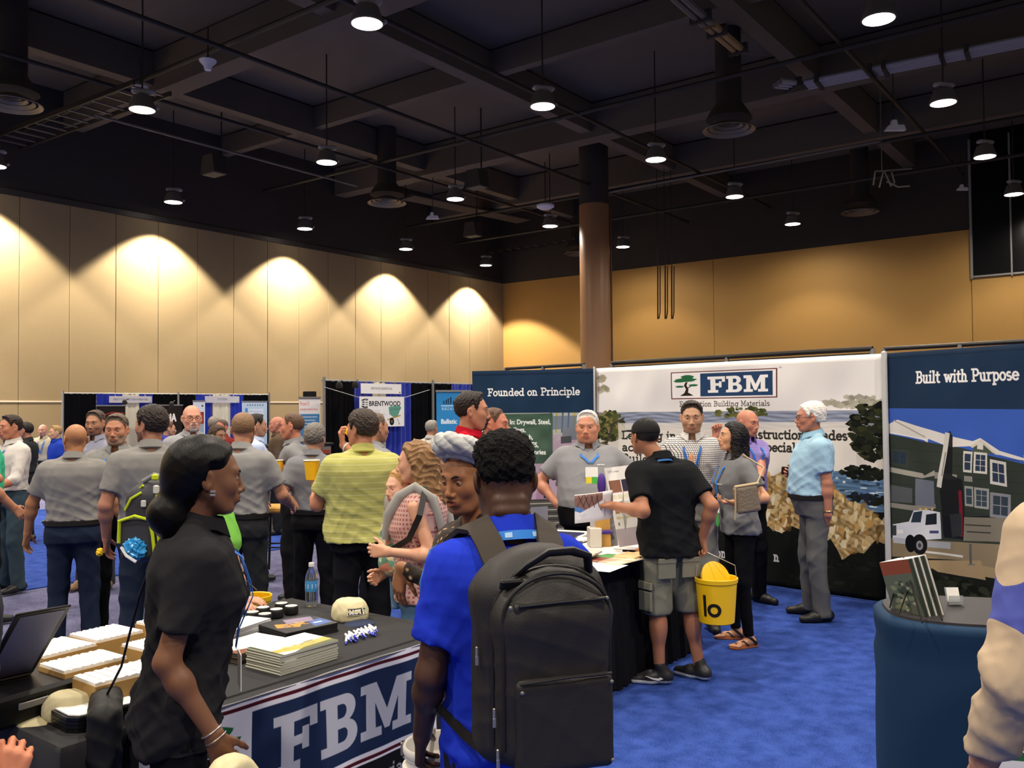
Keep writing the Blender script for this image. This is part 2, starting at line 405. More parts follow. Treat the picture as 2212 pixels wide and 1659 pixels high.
M_black2 = mat('black_paint_bare', '3a3632', .9, spec=.15, noise=.1, nscale=2)
quad_uv_box('ceiling', -14, 29.6, -14, 22.8, CEIL, CEIL + .2, M_black)
# left wall: fabric panels with recessed joints
M_panel = mat('beige_wall_fabric', '92805f', .9, spec=.1, noise=.04, nscale=6, bump=.1, bscale=300)
M_joint = mat('wall_joint', '6d5d45', .9)
wl = quad_uv_box('wall_left', -14, 29.6, 22.42, 22.7, 0, CEIL, M_joint)
us = [9.95 + 1.222 * k for k in range(-12, 16)] + [29.28]
Mi = wl.matrix_world.inverted() if False else wl.matrix_basis.inverted()
for z0, z1, nm in ((2.06, WALLH, 'panel'), (.12, 2.02, 'panel')):
    for a, b_ in zip(us[:-1], us[1:]):
        if b_ - a < .1: continue
        mb = MB(); mb.box((0, 0, 0), (b_ - a - .012, .05, z1 - z0), bev=.006)
        mb.build(nm, M_panel, wl, M=Mi @ frame_m(W((a + b_) / 2, 22.40, (z0 + z1) / 2), UU, NN, (0, 0, 1)))
quad_uv_box('trim_1', -14, 29.3, 22.345, 22.42, WALLH, WALLH + .14, mat('dark_metal', '4a4846', .5, .6))
quad_uv_box('trim_2', -14, 29.3, 22.365, 22.42, 2.02, 2.06, mat('wall_rail', 'd6c6a8', .5))
quad_uv_box('baseboard_left', -14, 29.3, 22.36, 22.42, 0, .12, mat('dark_base', '2c2620', .6))
quad_uv_box('wall_left_upper', -14, 29.3, 22.38, 22.44, WALLH + .14, CEIL, M_black2)
# far (ochre) wall
M_ochre = mat('ochre_wall', 'a68045', .6, spec=.25, noise=.03, nscale=.8)
wf = quad_uv_box('wall_far', 29.3, 29.6, -14, 22.42, 0, CEIL, M_joint)
Mi = wf.matrix_basis.inverted()
nn_ = [22.4, 13.0, 4.8]
for a, b_ in zip(nn_[:-1], nn_[1:]):
    mb = MB(); mb.box((0, 0, 0), (.06, abs(b_ - a) - .01, WALLH - .02), bev=.006)
    mb.build('panel', M_ochre, wf, M=Mi @ frame_m(W(29.29, (a + b_) / 2, WALLH / 2), UU, NN, (0, 0, 1)))
mb = MB(); mb.box((0, 0, 0), (.06, 4.79 + 14, 5.55), bev=.006); mb.build('panel', M_ochre, wf, M=Mi @ frame_m(W(29.29, (4.79 - 14) / 2, 5.55 / 2), UU, NN, (0, 0, 1)))
quad_uv_box('wall_far_upper', 29.24, 29.3, 4.8, 22.4, WALLH, CEIL, M_black2)
mb = MB(); mb.box((0, 0, 0), (.05, 18.6, CEIL - 5.6), bev=.01)
o = mb.build('window_1', mat('dark_glass', '0c0c0e', .2, spec=.4), None, M=frame_m(W(29.27, -4.55, (CEIL + 5.6) / 2), UU, NN, (0, 0, 1))); o['kind'] = 'structure'
M_grey = mat('grey_metal', '8b8a88', .5, .5)
for sz, loc in (((.07, 18.6, .06), W(29.22, -4.5, 5.57)), ((.07, .07, 4.2), W(29.22, 4.77, 7.6)), ((.05, .05, 4.2), W(29.2, 3.72, 7.6))):
    mb = MB(); mb.box((0, 0, 0), sz, bev=.01); mb.build('window_frame', M_grey, o, M=o.matrix_basis.inverted() @ frame_m(loc, UU, NN, (0, 0, 1)))
# column: tan wrap below, black above
cc = P(1286, 700, 26.5)[:2]
cw = .45
mb = MB(); mb.lathe([(cw, 0), (cw, 7.85), (cw * .985, 7.87)], 40); o = mb.build('column', mat('column_tan', '8d6848', .45, spec=.35), None, True, loc=(cc[0], cc[1], 0)); o['kind'] = 'structure'
mb = MB(); mb.lathe([(cw * .98, 7.86), (cw * .98, CEIL)], 40); mb.build('upper_shaft', M_black2, o, True)
mb = MB(); mb.tube([(cw + .03, -.1, .5), (cw + .03, -.1, 7.8)], .03, 8); mb.build('conduit', mat('brown_pipe', '5a4330', .6), o, True)
# ceiling beams, pipes, trays (all painted black)
def beam(u0, u1, n0, n1, z0, z1):
    o = quad_uv_box('ceiling_beam', u0, u1, n0, n1, z0, z1, M_black); return o
for u in (11.2, 20.2, 25.0): beam(u - .25, u + .25, -10, 22.3, 8.95, 9.85)
for n in (0.4, 6.4, 12.4, 18.4): beam(-6, 29, n - .17, n + .17, 9.1, 9.85)
for u in (6.7, 15.7): beam(u - .12, u + .12, -10, 22.3, 9.3, 9.85)
M_pipe = mat('black_pipe', '24211f', .6, spec=.3)
M_pipe2 = mat('grey_conduit', '55524e', .5, spec=.35)
def run(name, pts, r, m, label, cat, group=None, n=8):
    mb = MB(); mb.tube([W(*p) for p in pts], r, n); o = mb.build(name, m, None, True); return tag(o, label, cat, group)
for u, z in ((9.9, 8.6), (17.0, 8.5), (23.3, 8.4), (26.0, 8.2)):
    run('ceiling_pipe', [(u, -8, z), (u, 22.2, z)], .05, M_pipe, 'thin black crosswise ceiling pipe, %s from the camera' % {9.9: 'first', 17.0: 'second', 23.3: 'third', 26.0: 'fourth'}[u], 'pipe', 'black ceiling pipes')
for n, z in ((4.9, 8.6), (10.8, 8.5), (13.8, 8.4), (17.2, 8.4)):
    run('ceiling_pipe', [(2, n, z), (29, n, z)], .045, M_pipe, 'thin black lengthwise ceiling pipe, %s counted leftwards' % {4.9: 'first', 10.8: 'second', 13.8: 'third', 17.2: 'fourth'}[n], 'pipe', 'black lengthwise ceiling pipes')
a, b_ = PH(208, 249, 8.), PH(772, 402, 8.)
mb = MB(); mb.tube([a, b_], .03, 6); o = mb.build('hanging_rail', M_pipe2, None, True); tag(o, 'thin grey rail catching light, left part of the dark ceiling', 'rail')
a, b_ = PH(1318, 415, 8.), PH(1900, 305, 8.)
mb = MB(); mb.tube([a, b_], .03, 6); o = mb.build('hanging_rail', M_pipe2, None, True); tag(o, 'thin grey rail just right of the tan column', 'rail')
# bright cable duct upper right: bundle of pale conduits in a tray with black straps
def tray(name, p0, p1, wid, nc, m, label, straps=(), z=8.75):
    A, B = PH(*p0, z), PH(*p1, z); d = norm(B - A); s = np.cross(d, (0, 0, 1)); L = np.linalg.norm(B - A)
    t = thing(name, label, 'conduit', A)
    for k in range(nc):
        off = s * wid * ((k + .5) / nc - .5)
        mb = MB(); mb.tube([off, off + B - A], wid / nc * .46, 8); mb.build('pipe', m, t, True)
    for q in straps:
        mb = MB(); mb.box((0, 0, 0), (wid + .1, .08, wid / nc * 1.4)); mb.build('strap', M_black2, t, M=frame_m(d * L * q, s, d, np.cross(s, d)))
    return t
tray('conduit_bundle', (1742, 183), (2260, 80), .5, 4, mat('galvanised', '8f8d92', .45, .3), 'pale galvanised conduit bundle along the upper right ceiling', (.06, .3, .36, .6, .7))
tray('conduit_bundle', (1680, 180), (1718, 184), .42, 3, mat('galvanised', '8f8d92', .45, .3), 'short pale conduit stub left of the long galvanised bundle', (.9,))
tray('conduit_bundle', (1600, 112), (1535, 56), .28, 2, mat('ochre_duct', '8a7048', .5), 'ochre lit cable duct end at top of the dark ceiling', (.1, .8))
tray('conduit_bundle', (1528, 50), (1450, -20), .3, 2, M_pipe2, 'grey cable duct continuing above the ochre duct end', (.2,))
tray('conduit_bundle', (880, 425), (1130, 477), .7, 6, mat('tray_dark', '3c3833', .6), 'dark ribbed conduit bundle behind the round vent', (), 8.8)
# perforated cable tray at left
def cable_tray(p0, p1, wid, label):
    A, B = PH(*p0, 8.2), PH(*p1, 8.2); d = norm(B - A); s = np.cross(d, (0, 0, 1)); L = np.linalg.norm(B - A)
    t = thing('cable_tray', label, 'cable tray', A)
    for sg in (-1, 1):
        mb = MB(); mb.box(d * L / 2 + s * wid / 2 * sg, (.04, L, .1), R=np.stack([s, d, (0, 0, 1)], 1)); mb.build('side_rail', M_pipe, t)
    n = int(L / .45)
    for k in range(n):
        mb = MB(); mb.box((0, 0, 0), (wid, .05, .03)); mb.build('rung', M_pipe2, t, M=frame_m(d * (k + .5) * L / n, s, d, (0, 0, 1)))
    return t
cable_tray((-30, 325), (330, 190), .8, 'black ladder cable tray running up from the left edge')
cable_tray((960, 560), (1250, 515), .5, 'black ladder cable tray left of the column near the far wall')
# round ceiling vents
def vent(p, label, z=7.7, rr=.55):
    c = PH(*p, z); t = thing('ceiling_vent', label, 'vent', c)
    for k, r in enumerate((rr, rr * .76, rr * .53, rr * .3)):
        mb = MB(); mb.lathe([(r, .05 * k), (r * .84, .05 * k + .06), (r * .86, .05 * k + .075), (r * 1.02, .05 * k + .015), (r, .05 * k)], 32, caps=False); mb.build('ring', mat('vent_metal', '6a6152', .45, .3), t, True)
    mb = MB(); mb.lathe([(rr * .9, .25), (rr * .75, .4), (rr * .5, .6), (rr * .5, CEIL - z)], 24); mb.build('duct', M_black2, t, True)
    return t
vent((836, 440), 'round ringed ceiling vent on a dark duct, left of centre')
vent((25, 228), 'round ringed ceiling vent at the upper left edge')
vent((1858, 460), 'dark round ceiling vent over the ochre wall')
vent((1575, 283), 'dark round ceiling vent seen from the side, right of the column')
vent((1250, 549), 'round ceiling vent partly behind the column')
# white dome speakers and small fittings
M_wht = mat('white_plastic', 'c8c6c6', .5)
def dome(p, prof, label, z, cat='speaker', name='ceiling_speaker', m=None):
    c = PH(*p, z); t = thing(name, label, cat, c)
    mb = MB(); mb.lathe(prof, 24); mb.build('shell', m or M_wht, t, True)
    mb = MB(); mb.tube([(0, 0, prof[-1][1]), (0, 0, 8.9 - z)], .015, 6); mb.build('rod', M_pipe, t)
dome((449, 140), [(.0, -.1), (.06, -.1), (.08, -.02), (.15, .05), (.16, .08), (.0, .1)], 'white bell-shaped fitting, higher of the two at left', 8.2)
dome((303, 197), [(.0, -.1), (.06, -.1), (.08, -.02), (.15, .05), (.16, .08), (.0, .1)], 'white bell-shaped fitting just above a lamp at left', 8.2)
dome((1178, 446), [(.0, -.09), (.15, -.08), (.25, -.02), (.26, .03), (.2, .08), (0, .1)], 'white flattened dome left of the column', 7.6, 'antenna', 'antenna_dome')
def wedge(p, label, z, s=.2):
    c = PH(*p, z); t = thing('emergency_light', label, 'light', c)
    mb = MB(); mb.prism([(-s, 0), (s, 0), (s * .8, s * .5), (s * .2, s * .5), (.1 * s, s), (-.3 * s, s), (-.4 * s, .5 * s), (-.7 * s, .45 * s)], s * .5); mb.build('body', M_wht, t, M=frame_m((0, 0, 0), (1, 0, 0), (0, 0, 1), (0, -1, 0)))
    mb = MB(); mb.tube([(0, 0, s * .8), (0, 0, 8.9 - z)], .012, 6); mb.build('rod', M_pipe, t)
wedge((935, 474), 'small pale boxy fitting under the round vent', 7.6)
wedge((1931, 284), 'white angular flood fitting in the right ceiling', 7.6, .22)
wedge((2077, 412), 'small pale fitting near the upper right window', 7.8, .16)
def pspk(p, label, z):
    c = PH(*p, z); t = thing('hung_speaker', label, 'speaker', c)
    mb = MB(); mb.prism([(-.28, 0), (.28, 0), (.2, .45), (-.2, .45)], .4); mb.build('cabinet', M_black2, t, M=frame_m((0, 0, 0), (.8, -.6, 0), (0, 0, 1), (-.6, -.8, 0)))
    mb = MB(); mb.box((-.12, -.16, -.01), (.5, .34, .02), R=np.stack([(.8, -.6, 0), (.6, .8, 0), (0, 0, 1)], 1)); mb.build('grille', mat('spk_grille', '4a463c', .7), t)
    mb = MB(); mb.tube([(0, 0, .4), (0, 0, CEIL - z)], .02, 6); mb.build('rod', M_pipe, t)
pspk((478, 380), 'dark hung loudspeaker below the grey rail at left', 7.6)
pspk((1040, 408), 'dark hung loudspeaker right of the lamp in the middle', 7.7)
pspk((1030, 512), 'dark round-backed loudspeaker near the far corner', 7.6)
# three hanging drops in front of the ochre wall
for k, x in enumerate((1421, 1437, 1451)):
    a = P(x, 575, 27.0); b_ = P(x, 689, 27.0); t = thing('hanging_strap', ('left', 'middle', 'right')[k] + ' one of three dark straps hanging before the ochre wall', 'strap', a, group='straps hanging before the ochre wall')
    mb = MB(); mb.tube([(0, 0, 0), b_ - a], .022, 6); mb.build('strap', mat('strap_brown', '2c2118', .7), t)
    mb = MB(); mb.tube([(.07, 0, 0), b_ - a + (.07, 0, .2), b_ - a + (.03, 0, 0)], .018, 6); mb.build('loop', mat('strap_brown', '2c2118', .7), t)
    mb = MB(); mb.tube([(0, 0, 0), (0, 0, CEIL - a[2])], .012, 6); mb.build('rod', M_pipe, t)
# loose cables
cb = MB()
for q in ([(1890, 372), (1886, 400)], [(1908, 370), (1899, 405)], [(1909, 368), (1925, 403), (1932, 395), (1926, 372)], [(1915, 392), (1940, 404), (1965, 402)], [(1890, 370), (1910, 369), (1970, 364)]):
    cb.tube([P(x, y, 19.) for x, y in q], .018, 6)
cb.tube([P(1905, 370, 19.), P(1905, 370, 19.) + (0, 0, 1.9)], .012, 6)
o = cb.build('loose_cable', M_pipe2, None, True); tag(o, 'tangle of loose grey cables hanging from the right ceiling', 'cable')
# ---------------------------------------------------------------- lamps on a regular grid
M_lens = mat('lamp_lens', 'fff4e2', .5, emit=9.)
M_bell = mat('lamp_housing', '57534f', .5, spec=.4)
def lamp_proto(label):
    t = thing('ceiling_lamp', label, 'lamp')
    mb = MB(); mb.lathe([(.245, 0), (.25, .015), (.235, .06), (.2, .16), (.17, .25), (.09, .27), (.07, .3)], 28); mb.build('housing', M_bell, t, True)
    mb = MB(); mb.lathe([(.0, -.012), (.15, -.01), (.225, -.002), (.225, .006)], 28); mb.build('lens', M_lens, t, True)
    mb = MB(); mb.box((.02, 0, .345), (.42, .16, .09), bev=.03); mb.build('ballast', mat('ballast_grey', '8a8684', .5), t)
    mb = MB(); mb.box((.26, .02, .07), (.07, .09, .07), bev=.02); mb.build('latch', mat('ballast_grey', '8a8684', .5), t)
    mb = MB(); mb.tube([(0, 0, .38), (0, 0, CEIL - 7.4)], .016, 6); mb.build('rod', M_pipe, t)
    return t
ld = bpy.data.lights.new('lamp_light', 'SPOT'); ld.energy = LAMP_POWER; ld.color = LAMP_COLOR; ld.spot_size = math.radians(112); ld.spot_blend = .4; ld.shadow_soft_size = .2
ld2 = ld.copy(); ld2.energy = WALL_LAMP_POWER; ld2.spot_blend = .2; ld2.spot_size = math.radians(103)
ld3 = ld.copy(); ld3.energy = SPILL_POWER; ld3.spot_size = math.radians(172); ld3.spot_blend = .6
lp = None
for j, n in enumerate((-2.65, 3.35, 9.35, 15.35, 21.48)):
    for i, u in enumerate((-4.5, 0, 4.5, 9, 13.5, 18, 22.5, 27)):
        c = W(u, n, 7.4)
        vis = (j >= 1 and u >= 13.5) or (j >= 2 and u >= 9)
        rown = ('', 'right', 'middle', 'left', 'wall-side')[j]
        lab = '%s of the bell lamps in the %s row of the ceiling' % ({9: 'nearest', 13.5: 'second nearest', 18: 'third', 22.5: 'fourth', 27: 'farthest'}.get(u, ''), {'right': 'rightmost', 'middle': 'second from right', 'left': 'third from right', 'wall-side': 'beige wall side'}.get(rown, ''))
        if vis:
            if lp is None: lp = lamp_proto(lab); o = lp
            else: o = copy_tree(lp); o['label'] = lab
            o.location = c; o.rotation_euler = (0, 0, .3); o['group'] = 'bell lamps under the black ceiling'
            l = bpy.data.objects.new('lamp_light', ld2 if j == 4 else ld); COL.objects.link(l); l.location = (c[0], c[1], 7.37)
        elif u < 13.5:
            l = bpy.data.objects.new('lamp_light', ld2 if j == 4 else ld); COL.objects.link(l); l.location = (c[0], c[1], 7.37)
        if j < 4 and (vis or u < 13.5): l = bpy.data.objects.new('lamp_spill', ld3); COL.objects.link(l); l.location = (c[0], c[1], 7.33)
# ================================================================ the navy and white booth backdrop
class VP:
    """upright plane through p0 along d: photograph pixels <-> (distance along, height)"""
    def __init__(s, p0, d): s.p = np.array([p0[0], p0[1], 0.]); s.d = norm([d[0], d[1], 0]); s.n = np.cross(s.d, (0, 0, 1))
    def q(s, x, y):
        r = ray(x, y); k = np.dot(s.p, s.n) / np.dot(r, s.n); X = r * k; return (float(np.dot(X - s.p, s.d)), float(X[2] + CAMZ))
    def w(s, a, z, off=0.): return s.p + s.d * a + s.n * off + np.array([0, 0, z])
M_silver = mat('silver_tube', 'b9bbbd', .35, .8)
BK = [(-.478, 10.5), (.957, 10.07), (3.27, 7.735), (3.98, 6.41)]
def seam_pos(i): return np.array(BK[i])
panels = []
for i in range(3):
    a, b_ = seam_pos(i), seam_pos(i + 1); panels.append((VP(a, b_ - a), float(np.linalg.norm(b_ - a))))
BH = 2.19
def wav(S, T): return .006 * np.sin(S * 7 + T * 3) + .005 * np.sin(T * 9 - S * 4) + .004 * np.sin(S * 19 + 2 * np.sin(T * 5))
def banner(i, paint, label, extra=None):
    vp, L = panels[i]
    t = thing('backdrop_panel', label, 'backdrop', vp.w(0, 0), 0.)
    inv = t.matrix_basis.inverted()
    m = mat_img('print_backdrop_%s' % 'abc'[i], paint.image('backdrop_print_%d' % i), .8, .1)
    sh = sheet('fabric', vp.p * 0 + vp.d * .005 + np.array([0, 0, .02]), vp.d, (0, 0, 1), L - .01, BH - .02, m, 60, 40, wav, t, .012)
    mb = MB()
    for s_ in (.02, L - .02): mb.tube([vp.d * s_ - vp.n * -.0 - vp.n * .05 * -1 * -1, vp.d * s_ - vp.n * .05 + np.array([0, 0, BH])], .014, 8)
    for z in (.03, BH - .03): mb.tube([vp.d * .02 - vp.n * .05 + np.array([0, 0, z]), vp.d * (L - .02) - vp.n * .05 + np.array([0, 0, z])], .012, 8)
    mb.build('frame', M_silver, t, True)
    return t
# VP.n points toward the camera? make sure prints face it
for vp, L in panels:
    if np.dot(vp.n, vp.p) > 0: vp.n = -vp.n
# --- left navy panel
vp, L = panels[0]; Q = vp.q; q = lambda *pts: [Q(x, y) for x, y in pts]
p = Paint(L, BH, 420, '1f3450')
NAVY = '20364f'
zsp = Q(1150, 893)[1]
p.rect(0, 0, L, zsp, 'b9a9b4', tex=lambda X, Y: .96 + .04 * np.sin(X * 40) * np.sin(Y * 31))
p.poly(q((1019, 893), (1290, 890), (1290, 940), (1019, 940)), 'aeb3ac')
for k in range(9): p.line(q((1190 + k * 13, 892), (1188 + k * 13, 935)), .018, 'b8a13c' if k % 3 == 1 else '4d5a68')
p.poly(q((1185, 900), (1290, 898), (1290, 925), (1185, 930)), '5f6f86', .7)
p.poly(q((1215, 925), (1290, 922), (1290, 960), (1215, 965)), '7a7f88')
p.poly(q((1150, 955), (1290, 950), (1290, 1080), (1150, 1085)), 'b79fae')
for x, y in ((1200, 975), (1230, 972), (1262, 970), (1175, 1045), (1200, 1043)): p.poly(q((x, y), (x + 4, y), (x + 4, y + 10), (x, y + 10)), '6d5a66')
p.poly(q((1165, 1015), (1183, 1012), (1183, 1080), (1158, 1082)), 'a0738f', .6)
p.poly(q((1175, 1028), (1186, 1027), (1186, 1078), (1175, 1079)), '1d2126')
p.poly(q((1212, 945), (1235, 943), (1235, 958), (1212, 960)), '4c4f52')
p.poly(q((1019, 1085), (1290, 1078), (1290, 1300), (1019, 1300)), '55534c')
for k in range(16): p.line(q((1140, 1084 + k * 7), (1290, 1080 + k * 7)), .012, 'b1ae9e' if k % 2 else '3a3a36')
p.poly(q((1147, 1098), (1184, 1096), (1184, 1145), (1147, 1146)), '8d8b92')
gr = q((1019, 897), (1194, 894), (1194, 1003), (1019, 1006))
p.poly(gr, '47634f', .93, tex=lambda X, Y: .9 + .12 * np.sin(X * 17 + 2) * np.sin(Y * 23))
for txt, y, x1 in (('ng In: Drywall, Steel,', 916, 1189), ('A', 933, 1048), ('l Ceilings,', 933, 1135), ('on, Metal Lath,', 949, 1151), ('EIFS,', 966, 1163), ('ories', 982, 1179)):
    h = .058; V, T = sans(txt); wd = (V[:, 0].max() - V[:, 0].min()) * h / .73 * .88
    a, z = Q(x1, y); p.text(txt, a - wd, z - .008, h, 'eef2ea', wd=wd, bold=.003)
p.rect(0, zsp, L, BH, NAVY)
a0, z0 = Q(1053, 857); a1, _ = Q(1254, 853)
p.slab('Founded on Principle', a0, z0, .094, 'f1efe9', wd=a1 - a0, wt=1.05)
p.rect(0, BH - .06, L, BH, '16283f')
t = banner(0, p, 'navy backdrop panel reading Founded on Principle over a pink and green building print')
# --- white middle panel
vp, L = panels[1]; Q = vp.q; q = lambda *pts: [Q(x, y) for x, y in pts]
rs = np.random.RandomState(3)
p = Paint(L, BH, 380, '121512')
def cloud(X, Y): return .97 + .03 * np.sin(X * 5) * np.sin(Y * 7 + X)
p.poly(q((1280, 780), (1915, 740), (1915, 890), (1280, 895)), 'f4f1eb', tex=cloud)
p.poly(q((1280, 891), (1915, 887), (1915, 1030), (1280, 1030)), 'd6cfc1')
def sea(X, Y): return .9 + .1 * np.sin(Y * 160 + 3 * np.sin(X * 6)) + .06 * np.sin(X * 21 + Y * 90)
p.poly(q((1280, 892), (1915, 887), (1915, 926), (1280, 930)), '9aa3b8', tex=sea)
p.poly(q((1280, 920), (1915, 915), (1915, 945), (1280, 946)), 'aba9ab', .6, tex=sea)
# left and middle pine foliage
p.blobs(*Q(1318, 922), .2, .17, ['55592f', '3d4526', '6b6a3a', '2f3820', '857b4a'], 150, .05, 1)
p.blobs(*Q(1300, 965), .08, .2, ['3d4526', '6b6a3a', '2b3020'], 50, .04, 9)
p.line(q((1292, 1010), (1308, 960), (1325, 915)), .03, '4a3f33'); p.line(q((1325, 915), (1348, 905)), .02, '4a3f33')
p.blobs(*Q(1600, 893), .3, .05, ['55592f', '6b6a3a', '3d4526'], 60, .035, 2)
p.blobs(*Q(1300, 818), .05, .05, ['a89f83', '8f8a72'], 14, .05, 4, .6); p.blobs(*Q(1302, 842), .07, .04, ['a89f83', '8f8a72'], 16, .05, 5, .6)
p.blobs(*Q(1845, 868), .28, .05, ['a9a48f', '8b8a7b', 'b5b09c'], 40, .05, 6, .8)
# translucent caption field
p.poly(q((1335, 915), (1850, 912), (1850, 1026), (1335, 1040)), 'ebe5d7', .75)
# water and dark pine at right
p.poly(q((1700, 1020), (1915, 1020), (1915, 1110), (1700, 1110)), '5f7fa0', tex=sea)
for k in range(70):
    x, y = rs.uniform(1800, 1905), rs.uniform(1032, 1100); p.disc(*Q(x, y), rs.uniform(.01, .05), rs.uniform(.004, .012), ['d5dee2', '4b6a8e', '86a0b8', '2f4356'][k % 4])
p.blobs(*Q(1885, 930), .2, .26, ['181c14', '0f120e', '252a1c', '33361f'], 170, .055, 7)
p.blobs(*Q(1870, 1025), .22, .06, ['181c14', '0f120e', '252a1c'], 60, .045, 8)
p.blobs(*Q(1880, 1082), .2, .05, ['181c14', '1d2430'], 40, .04, 3)
# cliff
cl = q((1560, 1050), (1600, 1010), (1640, 1020), (1668, 1032), (1690, 1020), (1716, 1040), (1740, 1040), (1800, 1052), (1835, 1085), (1860, 1092), (1880, 1105), (1908, 1130), (1912, 1180), (1890, 1172), (1866, 1200), (1845, 1196), (1820, 1215), (1808, 1190), (1790, 1160), (1740, 1152), (1712, 1140), (1690, 1155), (1675, 1158), (1660, 1140), (1600, 1150))
def rock(X, Y):
    r = .86 + .16 * np.sin(X * 31 + Y * 23 + 2 * np.sin(X * 13)) * np.sin(Y * 17 - X * 29) + .1 * np.sin(X * 83 + 3 * np.sin(Y * 47)) + .08 * np.sin(Y * 121 + X * 60)
    return np.clip(r, .35, 1.2)
p.poly(cl, 'c2a36c', tex=rock)
CL = np.array(cl); x0, z0 = CL.min(0); x1, z1 = CL.max(0)
def inside(pt):
    c = False
    for (ax, ay), (bx, by) in zip(CL, np.roll(CL, -1, 0)):
        if (ay > pt[1]) != (by > pt[1]) and pt[0] < (bx - ax) * (pt[1] - ay) / (by - ay) + ax: c = not c
    return c
for k in range(420):
    x, z = rs.uniform(x0, x1), rs.uniform(z0, z1)
    if not inside((x, z)): continue
    sx, sz = rs.uniform(.012, .05), rs.uniform(.015, .07); a = rs.uniform(-.8, .2)
    pl = [(x + sx * math.cos(t + a) * rs.uniform(.5, 1.2), z + sz * math.sin(t) * rs.uniform(.5, 1.2)) for t in np.arange(0, 6.2, .8)]
    p.poly(pl, ['e3d2a2', '8a6a3a', 'b0803c', '5d4424', 'd8c08a', 'c79a55', 'f0e6c4'][rs.randint(7)], .75)
p.blobs(*Q(1700, 1160), .3, .03, ['0d100e', '151814'], 30, .03, 12)
p.blobs(*Q(1820, 1222), .16, .03, ['0d100e', '151814'], 25, .03, 13)
for k in range(90):
    x, y = rs.uniform(1290, 1905), rs.uniform(1215, 1300); p.disc(*Q(x, y), rs.uniform(.01, .06), rs.uniform(.005, .02), ['1c211a', '0a0c0b', '20241c'][k % 3], .7)
p.blobs(*Q(1420, 1060), .6, .25, ['2c2b22', '3a372a', '1a1b16', '4a4534'], 160, .09, 15)
def lab(txt, x0, x1, y, h, c, wt=1.1): a, z = Q(x0, y); b_, _ = Q(x1, y); p.slab(txt, a, z, h, c, wd=b_ - a, wt=wt)
lab('Leading in', 1343, 1462, 950, .094, '34332f', 1.25); lab('Construction Trades', 1596, 1832, 949, .094, '34332f', 1.25)
lab('across', 1343, 1420, 976, .094, '34332f', 1.25); lab('Specialty', 1640, 1745, 977, .094, '34332f', 1.25)
lab('Building', 1345, 1440, 1000, .094, '34332f', 1.25)
lab('fbm', 1538, 1576, 1206, .1, 'c9c9c4'); lab('n', 1671, 1683, 1217, .1, 'c9c9c4')
lab('Foundation Building Materials', 1467, 1664, 880, .058, '4a4742', .8)
c00, c10, c01 = np.array(Q(1450, 863.5)), np.array(Q(1680, 857)), np.array(Q(1449, 805))
ux_ = (c10[0] - c00[0]); hz_ = c01[1] - c00[1]
paint_logo(p, lambda a, b: (c00[0] + a / 3.3 * ux_, c00[1] + b * hz_), navy='2a4468', maroon='6b3a3a', bg='f4f1ec')
p.text('TM', *Q(1682, 796), .016, '555555')
p.rect(0, BH - .05, L, BH, 'f8f5f0')
t = banner(1, p, 'white backdrop panel with framed tree logo over a sea cliff print')
# --- right navy panel with a house print
vp, L = panels[2]; Q = vp.q; q = lambda *pts: [Q(x, y) for x, y in pts]
p = Paint(L, BH, 560, '20242a')
p.poly(q((1905, 870), (2400, 860), (2400, 1080), (1905, 1080)), '3d5fb4')
p.poly(q((1912, 938), (1990, 955), (2080, 970), (2130, 985), (2212, 1005), (2330, 1040), (2330, 1260), (1912, 1200)), '333b33')
p.poly(q((1918, 918), (1937, 908), (2058, 945), (2100, 955), (2116, 948), (2160, 976), (2212, 992), (2212, 985), (2330, 1020), (2330, 1032), (2208, 998), (2160, 985), (2095, 966), (2050, 968), (2005, 950), (2003, 958), (1994, 952), (1918, 935)), 'dedad0')
p.line(q((1930, 910), (1998, 946)), .012, 'a9a79a'); p.line(q((1918, 936), (2000, 952)), .01, 'f0ede4')
p.poly(q((2095, 966), (2118, 950), (2150, 980), (2160, 986), (2150, 984), (2118, 958), (2100, 970)), 'cfc8b4')
p.poly(q((2103, 968), (2118, 958), (2146, 982), (2100, 985)), '4b5646'); p.poly(q((2110, 956), (2123, 960), (2123, 974), (2110, 972)), 'd3d0c6')
for k in range(7): p.line(q((1918, 968 + k * 26), (2330, 1010 + k * 24)), .004, '2a312b')
p.poly(q((1920, 1011), (1992, 1025), (1996, 1030), (2020, 1018), (2020, 1030), (1990, 1036), (1920, 1022)), 'a4a194')
p.poly(q((1920, 1088), (1972, 1095), (2020, 1092), (2020, 1102), (1970, 1106), (1920, 1098)), '8c897f')
p.poly(q((1976, 1036), (2018, 1042), (2018, 1098), (1976, 1094)), '6f7480'); p.poly(q((1922, 1050), (1970, 1058), (1970, 1090), (1922, 1086)), '565a5c')
def win(x0, y0, x1, y1, dy, c='cfccc0', g='2f3b50', mul=2, mh=2):
    p.poly(q((x0, y0), (x1, y0 + dy), (x1, y1 + dy), (x0, y1)), c)
    ix, iy = (x1 - x0) * .12, (y1 - y0) * .1
    for i in range(mul):
        for j in range(mh):
            a = x0 + ix + (x1 - x0 - 2 * ix) * (i + .06) / mul; b_ = x0 + ix + (x1 - x0 - 2 * ix) * (i + .94) / mul
            c_ = y0 + iy + (y1 - y0 - 2 * iy) * (j + .05) / mh; d = y0 + iy + (y1 - y0 - 2 * iy) * (j + .95) / mh
            p.poly(q((a, c_ + dy * (a - x0) / (x1 - x0)), (b_, c_ + dy * (b_ - x0) / (x1 - x0)), (b_, d + dy * (b_ - x0) / (x1 - x0)), (a, d + dy * (a - x0) / (x1 - x0))), g)
win(2082, 976, 2101, 1022, 2, mul=1); win(2104, 978, 2132, 1024, 3, mul=2, mh=3); win(2138, 994, 2174, 1048, 7)
